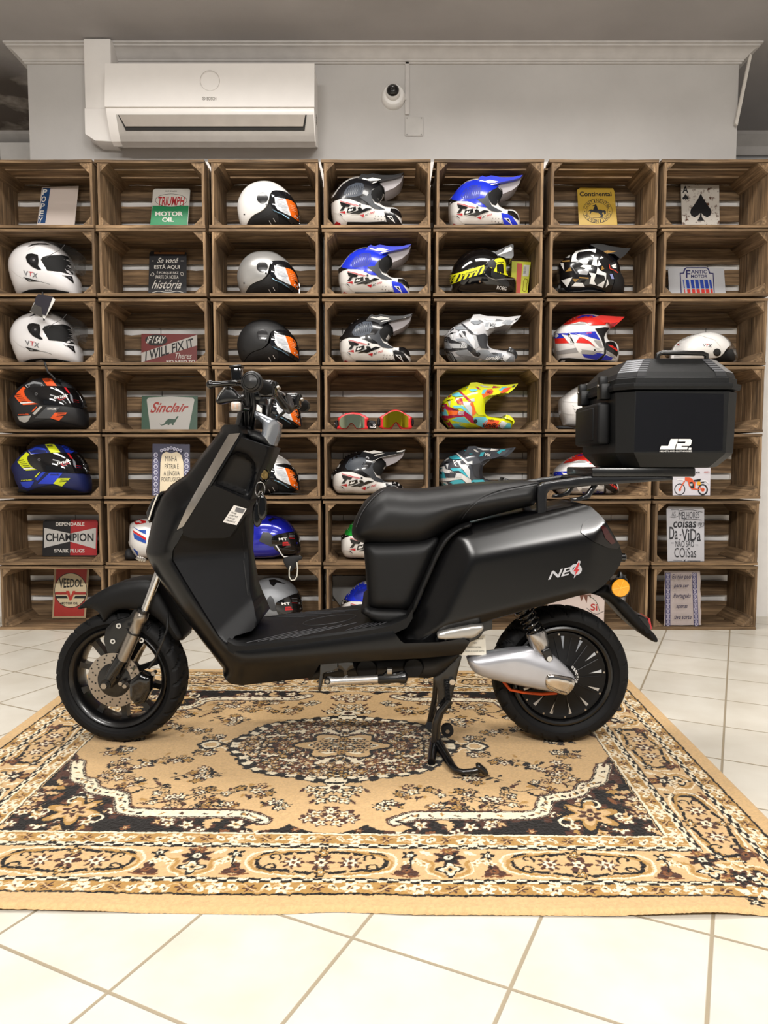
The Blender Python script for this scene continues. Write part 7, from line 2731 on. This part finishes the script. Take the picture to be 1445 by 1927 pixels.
# printed plate behind the rear wheel
sign('tin_sign', 'pale printed plate half hidden behind the rear wheel and mudguard', 6, [(1030, 1176), (1136, 1176), (1138, 1118), (1030, 1116)], tin('#c9b8b0', '#8f5a4a', .35),
     [('p', [(1090, 1119), (1094, 1132), (1098, 1122), (1104, 1135), (1106, 1120), (1112, 1126), (1112, 1119)], fl_('#6b4232')), ('t', 'Si', Q(1111, 1136, 1124, 1149), fl_('#a8302c'), .04), ('l', [(1106, 1120), (1122, 1130), (1128, 1150)], 1, fl_('#46594a')), ('l', [(1104, 1144), (1120, 1158), (1136, 1150)], .8, INKB)], s=.12)
# grey backing card in the lowest crate behind the seat column
sign('backing_card', 'plain grey card standing behind the blue helmet on the lowest shelf', 6, [(652, 1175), (720, 1175), (720, 1084), (626, 1084), (626, 1120)], mat('#8d8c8a', .6), [], Yb=3.718, s=.0)['category'] = 'card'
# ================================================================ patterned rug
rgc = lambda h: np.array(lin(h)[:3])
TAN, CREAM, INKD, BROWN, MID, GOLD = (rgc(h) for h in ('#cba97a', '#e8dabd', '#17120f', '#4a2c20', '#7a4c2c', '#ab8449'))
HU, HV, ST = 1.0, .755, .0015
nu, nv = int(HU / ST) + 2, int(HV / ST) + 2
GA, GB = np.meshgrid(np.arange(nu) * ST, np.arange(nv) * ST, indexing='ij')
IMG = np.empty((nu, nv, 3))
IMG[:] = TAN
rr_ = np.random.RandomState(5)


def win(cx, cy, R):
    i0, i1 = max(int((cx - R) / ST), 0), min(int((cx + R) / ST) + 2, nu)
    j0, j1 = max(int((cy - R) / ST), 0), min(int((cy + R) / ST) + 2, nv)
    return (slice(i0, i1), slice(j0, j1)) if i0 < i1 and j0 < j1 else None


def flower(cx, cy, R, petals, col, core, edge=None, mask=None, rot=0.0, sq=1.0):
    s = win(cx, cy, R * 1.4)
    if s is None:
        return
    x, y = GA[s] - cx, (GB[s] - cy) / sq
    r, t = np.hypot(x, y), np.arctan2(y, x) + rot
    e = R * (.74 + .26 * np.cos(petals * t))
    im = IMG[s]
    ok = np.ones_like(r, bool) if mask is None else mask[s]
    if edge is not None:
        im[(r < e * 1.28 + .002) & ok] = edge
    im[(r < e) & ok] = col
    im[(r < R * .34) & ok] = core
    im[(r < R * .14) & ok] = INKD


def leaf(cx, cy, ang, L, W, col, mask=None, edge=None):
    s = win(cx, cy, L * 1.2)
    if s is None:
        return
    x, y = GA[s] - cx, GB[s] - cy
    u = (x * math.cos(ang) + y * math.sin(ang)) / L
    v = (-x * math.sin(ang) + y * math.cos(ang)) / W
    q = np.abs(v) - (1 - (2 * u) ** 2).clip(0) * (1 + .3 * np.sin(u * 20))
    ok = np.ones_like(u, bool) if mask is None else mask[s]
    if edge is not None:
        IMG[s][(q < .45) & (np.abs(u) < .56) & ok] = edge
    IMG[s][(q < 0) & (np.abs(u) < .5) & ok] = col


def stroke(pts, w, col, sm=2, closed=False, mask=None):
    p = chaikin(np.asarray(pts, float), sm, closed) if sm else np.asarray(pts, float)
    lo, hi = p.min(0) - w, p.max(0) + w
    i0, i1 = max(int(lo[0] / ST), 0), min(int(hi[0] / ST) + 2, nu)
    j0, j1 = max(int(lo[1] / ST), 0), min(int(hi[1] / ST) + 2, nv)
    if i0 >= i1 or j0 >= j1:
        return
    s = (slice(i0, i1), slice(j0, j1))
    q = np.stack([GA[s].ravel(), GB[s].ravel()], 1)
    d = dist(p, q, closed).reshape(GA[s].shape)
    ok = d < w / 2
    if mask is not None:
        ok &= mask[s]
    IMG[s][ok] = col


def spiral(cx, cy, R, a0, turn, w, col):
    t = np.linspace(0, 1, 26)
    a = a0 + turn * t
    r = R * (1 - .8 * t)
    stroke(np.stack([cx + r * np.cos(a), cy + r * np.sin(a)], 1), w, col, 0)


def spray(cx, cy, sc, rs, dense=1.0):
    """loose cluster of blossoms and dark leaves"""
    for _ in range(int(14 * dense)):
        a, r = rs.uniform(0, 6.28), sc * math.sqrt(rs.uniform(0, 1))
        leaf(cx + r * math.cos(a), cy + .7 * r * math.sin(a), rs.uniform(0, 3.1), rs.uniform(.018, .030), rs.uniform(.004, .006), [INKD, BROWN, GOLD, INKD][rs.randint(4)])
    stroke([(cx - sc, cy - .2 * sc), (cx - .3 * sc, cy + .2 * sc), (cx + .3 * sc, cy - .15 * sc), (cx + sc, cy + .3 * sc)], .0035, INKD)
    for _ in range(int(6 * dense)):
        a, r = rs.uniform(0, 6.28), sc * math.sqrt(rs.uniform(0, 1))
        flower(cx + r * math.cos(a), cy + .7 * r * math.sin(a), rs.uniform(.010, .015), 5, [CREAM, TAN, CREAM, GOLD][rs.randint(4)], [BROWN, GOLD][rs.randint(2)], [INKD, BROWN, INKD][rs.randint(3)], rot=rs.uniform(0, 1))


AF, BF = .728, .490
# --- field blossoms
rs = np.random.RandomState(11)
for (x, y, s, d) in ((.36, .20, .06, 1.2), (.30, .30, .055, 1), (.46, .10, .05, .9), (.55, .14, .06, 1.2), (.48, .27, .07, 1.3), (.40, .34, .06, 1.1), (.20, .285, .05, 1.2), (.62, .05, .045, .9), (.27, .365, .05, 1.1), (.13, .36, .035, .7), (.57, .21, .05, 1.1), (.38, .05, .03, .7)):
    spray(x, y, s, rs, d)
# --- corner pieces
SPA = np.array([(.735, .065), (.712, .10), (.700, .128), (.662, .225), (.640, .238), (.615, .245), (.602, .285), (.565, .300), (.515, .312), (.500, .345), (.490, .385), (.455, .402), (.300, .402), (.205, .402), (.180, .410), (.150, .432)])
sp_out = chaikin(SPA, 2, False)
poly_ = np.vstack([sp_out, [(.150, .432), (.185, .462), (.165, .478), (.11, .470), (.085, .448), (.062, .470), (.02, .487), (0, .492), (0, .50), (.75, .50), (.75, .065)]])
Q_ = np.stack([GA.ravel(), GB.ravel()], 1)
msk = inside(poly_, Q_).reshape(GA.shape) & (GA < AF) & (GB < BF)
IMG[msk] = INKD
n_ = rr_.rand(nu // 12 + 2, nv // 12 + 2)
big = np.kron(n_, np.ones((12, 12)))[:nu, :nv]
IMG[msk & (big > .80)] = BROWN
for _ in range(330):
    x, y = rs.uniform(.05, AF), rs.uniform(.06, BF)
    if not msk[int(x / ST), int(y / ST)]:
        continue
    k = rs.randint(5)
    if k < 2:
        flower(x, y, rs.uniform(.012, .021), 5, [CREAM, TAN][rs.randint(2)], GOLD, BROWN, msk, rs.uniform(0, 1))
    elif k == 2:
        flower(x, y, rs.uniform(.010, .016), 6, MID, TAN, None, msk)
    else:
        leaf(x, y, rs.uniform(0, 3.1), rs.uniform(.025, .045), rs.uniform(.006, .010), [GOLD, TAN, BROWN, MID][rs.randint(4)], msk)
for w, c in ((.070, GOLD), (.052, TAN), (.03, BROWN)):
    flower(.595, .395, w, 6, c, TAN, INKD if w > .06 else None, msk, .3)
for k in range(5):
    spiral(.595 + .07 * math.cos(k * 1.25), .395 + .05 * math.sin(k * 1.25), .025, k, 5.0, .006, INKD if k % 2 else CREAM)
band = SPA[2:].copy()
stroke(band, .046, BROWN, 2, mask=None)
stroke(band, .036, CREAM, 2)
for i in range(40):
    t = i / 40 * (len(band) - 1)
    j = int(t)
    p = band[j] + (band[min(j + 1, len(band) - 1)] - band[j]) * (t - j)
    leaf(p[0] + rs.uniform(-.004, .004), p[1] + rs.uniform(-.004, .004), rs.uniform(0, 3), .018, .0035, [BROWN, INKD, GOLD][i % 3])
d_ = dist(chaikin(band, 2, False), Q_).reshape(GA.shape)
IMG[(np.abs(d_ - .0155) < .0016) & (GA < AF) & (GB < BF)] = INKD
stroke([(.735, .065), (.712, .10), (.700, .128)], .008, BROWN)
stroke([(.15, .432), (.20, .455), (.165, .480)], .006, INKD)
for i in range(9):
    spiral(.24 + i * .028 if i < 6 else .545 + (i - 6) * .04, .378 if i < 6 else .27 - (i - 6) * .02, .012, 2 + i, 4.6, .0035, INKD if i % 2 else BROWN)
# --- pendant and medallion
flower(0, .265, .038, 7, CREAM, BROWN, INKD)
for x, y in ((.035, .30), (.0, .325), (.06, .275), (.03, .335)):
    flower(x, y, .015, 5, CREAM, GOLD, INKD)
    leaf(x + .02, y + .008, 1, .025, .005, BROWN)
for x, y in ((.02, .44), (.05, .425), (.0, .415), (.035, .40), (.0, .385)):
    flower(x, y, .015, 5, CREAM, GOLD, BROWN)
    leaf(x + .012, y - .012, 2, .022, .006, BROWN)
stroke([(.41, .0), (.385, .035), (.355, .03), (.345, .008), (.33, .0)], .010, INKD)
stroke([(.40, .0), (.382, .022), (.36, .018), (.35, .0)], .007, CREAM)
spiral(.345, .035, .022, 3, 5, .005, CREAM)
t_ = np.arctan2(GB / .235, GA / .315)
r_ = np.hypot(GA / .315, GB / .235)
lob = 1 + .055 * np.abs(np.cos(4 * t_)) - .03
fr = .022 * np.sign(np.sin(t_ * 46))
IMG[r_ < lob + fr.clip(0)] = INKD
mm = r_ < lob - .085
IMG[mm] = CREAM
IMG[(r_ < lob - .02) & (r_ > lob - .10) & (np.sin(t_ * 34) > .1)] = CREAM
for _ in range(330):
    x, y = rs.uniform(0, .30), rs.uniform(0, .22)
    if not mm[int(x / ST), int(y / ST)]:
        continue
    k = rs.randint(6)
    if k < 3:
        flower(x, y, rs.uniform(.009, .016), 5, [GOLD, MID, TAN][rs.randint(3)], CREAM, [INKD, BROWN][rs.randint(2)], mm)
    else:
        leaf(x, y, rs.uniform(0, 3.1), rs.uniform(.016, .034), rs.uniform(.004, .007), [INKD, BROWN, INKD, MID][rs.randint(4)], mm)
r2 = np.hypot(GA / .125, GB / .085)
l2 = 1 + .16 * np.cos(6 * np.arctan2(GB / .085, GA / .125))
IMG[r2 < l2] = INKD
IMG[r2 < l2 - .10] = TAN
IMG[r2 < l2 - .36] = CREAM
for x, y in ((0, 0), (.045, .0), (.02, .028), (.07, .0), (.05, .03), (0, .045)):
    flower(x, y, .017, 6, TAN if x else GOLD, BROWN, INKD)
# --- borders (E distance in from the edge, S along it)
E_ = np.minimum(HU - GA, HV - GB)
front = (HV - GB) < (HU - GA)
S_ = np.where(front, GA, GB)
PER = np.where(front, .518, .43)


def ring_(e0, e1, col):
    IMG[(E_ >= e0) & (E_ < e1)] = col


ring_(0, .268, TAN)
ring_(.044, .049, INKD)
for (e0, e1) in ((.049, .083), (.226, .262)):
    ring_(e0, e1, GOLD)
    ec = (e0 + e1) / 2
    ph = np.where(front, .1295, .1075)
    x = (S_ % ph) / ph
    dx, de = (np.abs(x - .5)) * ph, np.abs(E_ - ec)
    w = (E_ >= e0) & (E_ < e1)
    ang = np.arctan2(E_ - ec, (x - .5) * ph)
    rad = np.hypot(dx, de)
    IMG[w & (rad < .019 * (.8 + .2 * np.cos(6 * ang)))] = CREAM
    IMG[w & (de < .004) & (dx < .005)] = BROWN
    x2 = ((S_ + ph / 2) % ph) / ph
    d2 = np.hypot((x2 - .5) * ph, E_ - ec)
    a2 = np.arctan2(E_ - ec, (x2 - .5) * ph)
    IMG[w & (d2 < .014 * (.65 + .35 * np.cos(6 * a2)))] = BROWN
    for k in (.25, .75):
        d3 = np.hypot((x - k) * ph, (E_ - ec) * 1.2 + .006 * np.sin(S_ * 180))
        IMG[w & (d3 < .011)] = CREAM
        IMG[w & (d3 < .0045)] = INKD
    IMG[w & (np.abs(E_ - ec - .011 * np.sin(S_ * 2 * math.pi / ph * 2)) < .0022)] = TAN
for (e0, e1) in ((.083, .099), (.209, .226)):
    ring_(e0, e1, CREAM)
    z = np.abs(((S_ * 24) % 1) - .5) * 2
    IMG[(E_ >= e0) & (E_ < e1) & (np.abs(E_ - (e0 + (e1 - e0) * (.3 + .4 * (z > .5)))) < .0036)] = INKD
ring_(.097, .0995, INKD)
ring_(.2085, .211, INKD)
ring_(.262, .268, CREAM)
ring_(.268, .2705, INKD)
# main border motifs painted along each side
EC = .154


def bmap(side_, s, e):
    return (s, HV - e) if side_ == 0 else (HU - e, s)


for side_, per, lim in ((0, .518, HU - .10), (1, .43, HV - .10)):
    for k in range(0, 4):
        c0 = k * per
        B2 = lambda s, e: bmap(side_, s, e)
        if c0 < lim + .1:
            sx = lambda s: c0 + s
            for m in (-1, 1):
                stroke([B2(sx(m * .02), EC + .040), B2(sx(m * .07), EC + .030), B2(sx(m * .12), EC + .038), B2(sx(m * .135), EC + .008), B2(sx(m * .12), EC - .03), B2(sx(m * .07), EC - .028), B2(sx(m * .02), EC - .04)], .009, INKD)
                stroke([B2(sx(m * .03), EC + .05), B2(sx(m * .10), EC + .046), B2(sx(m * .155), EC + .030), B2(sx(m * .15), EC - .03), B2(sx(m * .09), EC - .045), B2(sx(m * .03), EC - .05)], .005, CREAM)
                stroke([B2(sx(m * .05), EC + .044), B2(sx(m * .145), EC + .02), B2(sx(m * .14), EC - .03), B2(sx(m * .05), EC - .044)], .007, GOLD)
                flower(*B2(sx(m * .058), EC), .026, 8, BROWN, CREAM, TAN)
                flower(*B2(sx(m * .058), EC), .016, 6, CREAM, MID)
                spiral(*B2(sx(m * .10), EC + .018), .016, 1.5 + m, 5 * m, .005, INKD)
                spiral(*B2(sx(m * .10), EC - .018), .016, 1.5 - m, -5 * m, .005, INKD)
                for q in range(3):
                    flower(*B2(sx(m * (.175 + .016 * q)), EC + .008 * (q % 2)), .011, 5, CREAM, GOLD)
            flower(*B2(c0, EC), .030, 6, BROWN, TAN, None)
            flower(*B2(c0, EC), .014, 5, CREAM, BROWN)
            for e in (-.036, .036):
                flower(*B2(c0, EC + e), .013, 5, GOLD, CREAM, INKD)
        c1 = c0 + per / 2
        if c1 < lim + .05:
            flower(*B2(c1, EC + .022), .026, 7, INKD, CREAM, BROWN)
            flower(*B2(c1, EC - .020), .022, 4, CREAM, BROWN, INKD)
            flower(*B2(c1, EC - .020), .014, 4, TAN, INKD)
            flower(*B2(c1, EC + .046), .016, 6, MID, GOLD)
            for m in (-1, 1):
                stroke([B2(c1 + m * .012, EC - .045), B2(c1 + m * .040, EC - .028), B2(c1 + m * .030, EC + .004), B2(c1 + m * .055, EC + .010)], .008, GOLD)
                stroke([B2(c1 + m * .020, EC - .050), B2(c1 + m * .050, EC - .030), B2(c1 + m * .042, EC + .0), B2(c1 + m * .065, EC + .018)], .003, CREAM)
                flower(*B2(c1 + m * .088, EC - .028), .026, 3, BROWN, MID, None, rot=1.57 if side_ == 0 else 0)
                flower(*B2(c1 + m * .080, EC + .030), .018, 5, INKD, CREAM, None)
                stroke([B2(c1 + m * .085, EC - .02), B2(c1 + m * .078, EC + .0), B2(c1 + m * .080, EC + .025)], .004, INKD)
                stroke([B2(c1 + m * .062, EC - .044), B2(c1 + m * .090, EC - .048), B2(c1 + m * .118, EC - .040)], .005, MID)
                leaf(*B2(c1 + m * .045, EC + .038), .5, .03, .006, CREAM)

# --- the woven sheet: one vertex every 2 mm, coloured from the pattern
GX, GY = 1001, 756
uu, vv = np.meshgrid(np.linspace(-1, 1, GX), np.linspace(-HV, HV, GY), indexing='ij')


def smooth_noise(n, seed, amp):
    r = np.random.RandomState(seed)
    g = r.uniform(-1, 1, (int(2 / n) + 3, int(2 * HV / n) + 3))
    a, b = (uu + 1) / n, (vv + HV) / n
    i, j = np.floor(a).astype(int), np.floor(b).astype(int)
    s, t = a - i, b - j
    s, t = s * s * (3 - 2 * s), t * t * (3 - 2 * t)
    return amp * (g[i, j] * (1 - s) * (1 - t) + g[i + 1, j] * s * (1 - t) + g[i, j + 1] * (1 - s) * t + g[i + 1, j + 1] * s * t)


ju = smooth_noise(.012, 1, .0022) + smooth_noise(.004, 2, .0012)
jv = smooth_noise(.012, 3, .0022) + smooth_noise(.004, 4, .0012)
U0, V0 = .0, .0
ii = np.clip((np.abs(uu - U0 + ju) / ST).round().astype(int), 0, nu - 1)
jj = np.clip((np.abs(vv - V0 + jv) / ST).round().astype(int), 0, nv - 1)
colr = IMG[ii, jj] * (1 + smooth_noise(.004, 6, .10))[..., None]
tY = (vv + HV) / (2 * HV)
Yw = 1.245 + tY * 1.510 - .017 * uu
Xw = (-.126 + tY * .02) + uu * (.974 + tY * .037)
edge = np.minimum(1 - np.abs(uu), HV - np.abs(vv))
zw = .0072 * np.sqrt(np.clip(edge / .010, 0, 1)) + .0008 + smooth_noise(.004, 8, .0006)
wave = smooth_noise(.19, 12, 1.0).clip(0)
zw += .010 * wave * np.clip(1 - (HV + vv) / .14, 0, 1) * (np.abs(uu) < .97)
Yw += smooth_noise(.15, 14, .005) * np.clip(1 - (HV + vv) / .2, 0, 1)
me = bpy.data.meshes.new('patterned_rug')
N_ = GX * GY
me.vertices.add(N_)
org = Vector((-.116, 2.0, 0))
me.vertices.foreach_set('co', np.stack([Xw - org.x, Yw - org.y, zw], -1).astype(np.float32).ravel())
a = (np.arange(GX - 1)[:, None] * GY + np.arange(GY - 1)[None]).ravel()
quads = np.stack([a, a + GY, a + GY + 1, a + 1], 1)
me.loops.add(quads.size)
me.loops.foreach_set('vertex_index', quads.ravel().astype(np.int32))
me.polygons.add(len(quads))
me.polygons.foreach_set('loop_start', np.arange(0, quads.size, 4, dtype=np.int32))
me.update(calc_edges=True)
me.validate()
at_ = me.color_attributes.new('pattern', 'FLOAT_COLOR', 'POINT')
at_.data.foreach_set('color', np.concatenate([colr, np.ones((GX, GY, 1))], -1).astype(np.float32).ravel())
me.polygons.foreach_set('use_smooth', [True] * len(me.polygons))
m = bpy.data.materials.new('woven_pile')
nt, N, L, b = nodes(m)
at2 = N.new('ShaderNodeAttribute')
at2.attribute_name = 'pattern'
L.new(at2.outputs['Color'], b.inputs['Base Color'])
b.inputs['Roughness'].default_value = .95
b.inputs['Specular IOR Level'].default_value = .1
b.inputs['Sheen Weight'].default_value = .15
tc = N.new('ShaderNodeTexCoord')
n1 = N.new('ShaderNodeTexNoise')
n1.inputs['Scale'].default_value = 420
L.new(tc.outputs['Object'], n1.inputs['Vector'])
bp = N.new('ShaderNodeBump')
bp.inputs['Strength'].default_value = .5
bp.inputs['Distance'].default_value = .003
L.new(n1.outputs['Fac'], bp.inputs['Height'])
L.new(bp.outputs[0], b.inputs['Normal'])
me.materials.append(m)
o = bpy.data.objects.new('patterned_rug', me)
COL.objects.link(o)
o.location = org
tag(o, 'beige Persian-style rug with brown, black and cream floral patterns, lying under the scooter', 'rug')
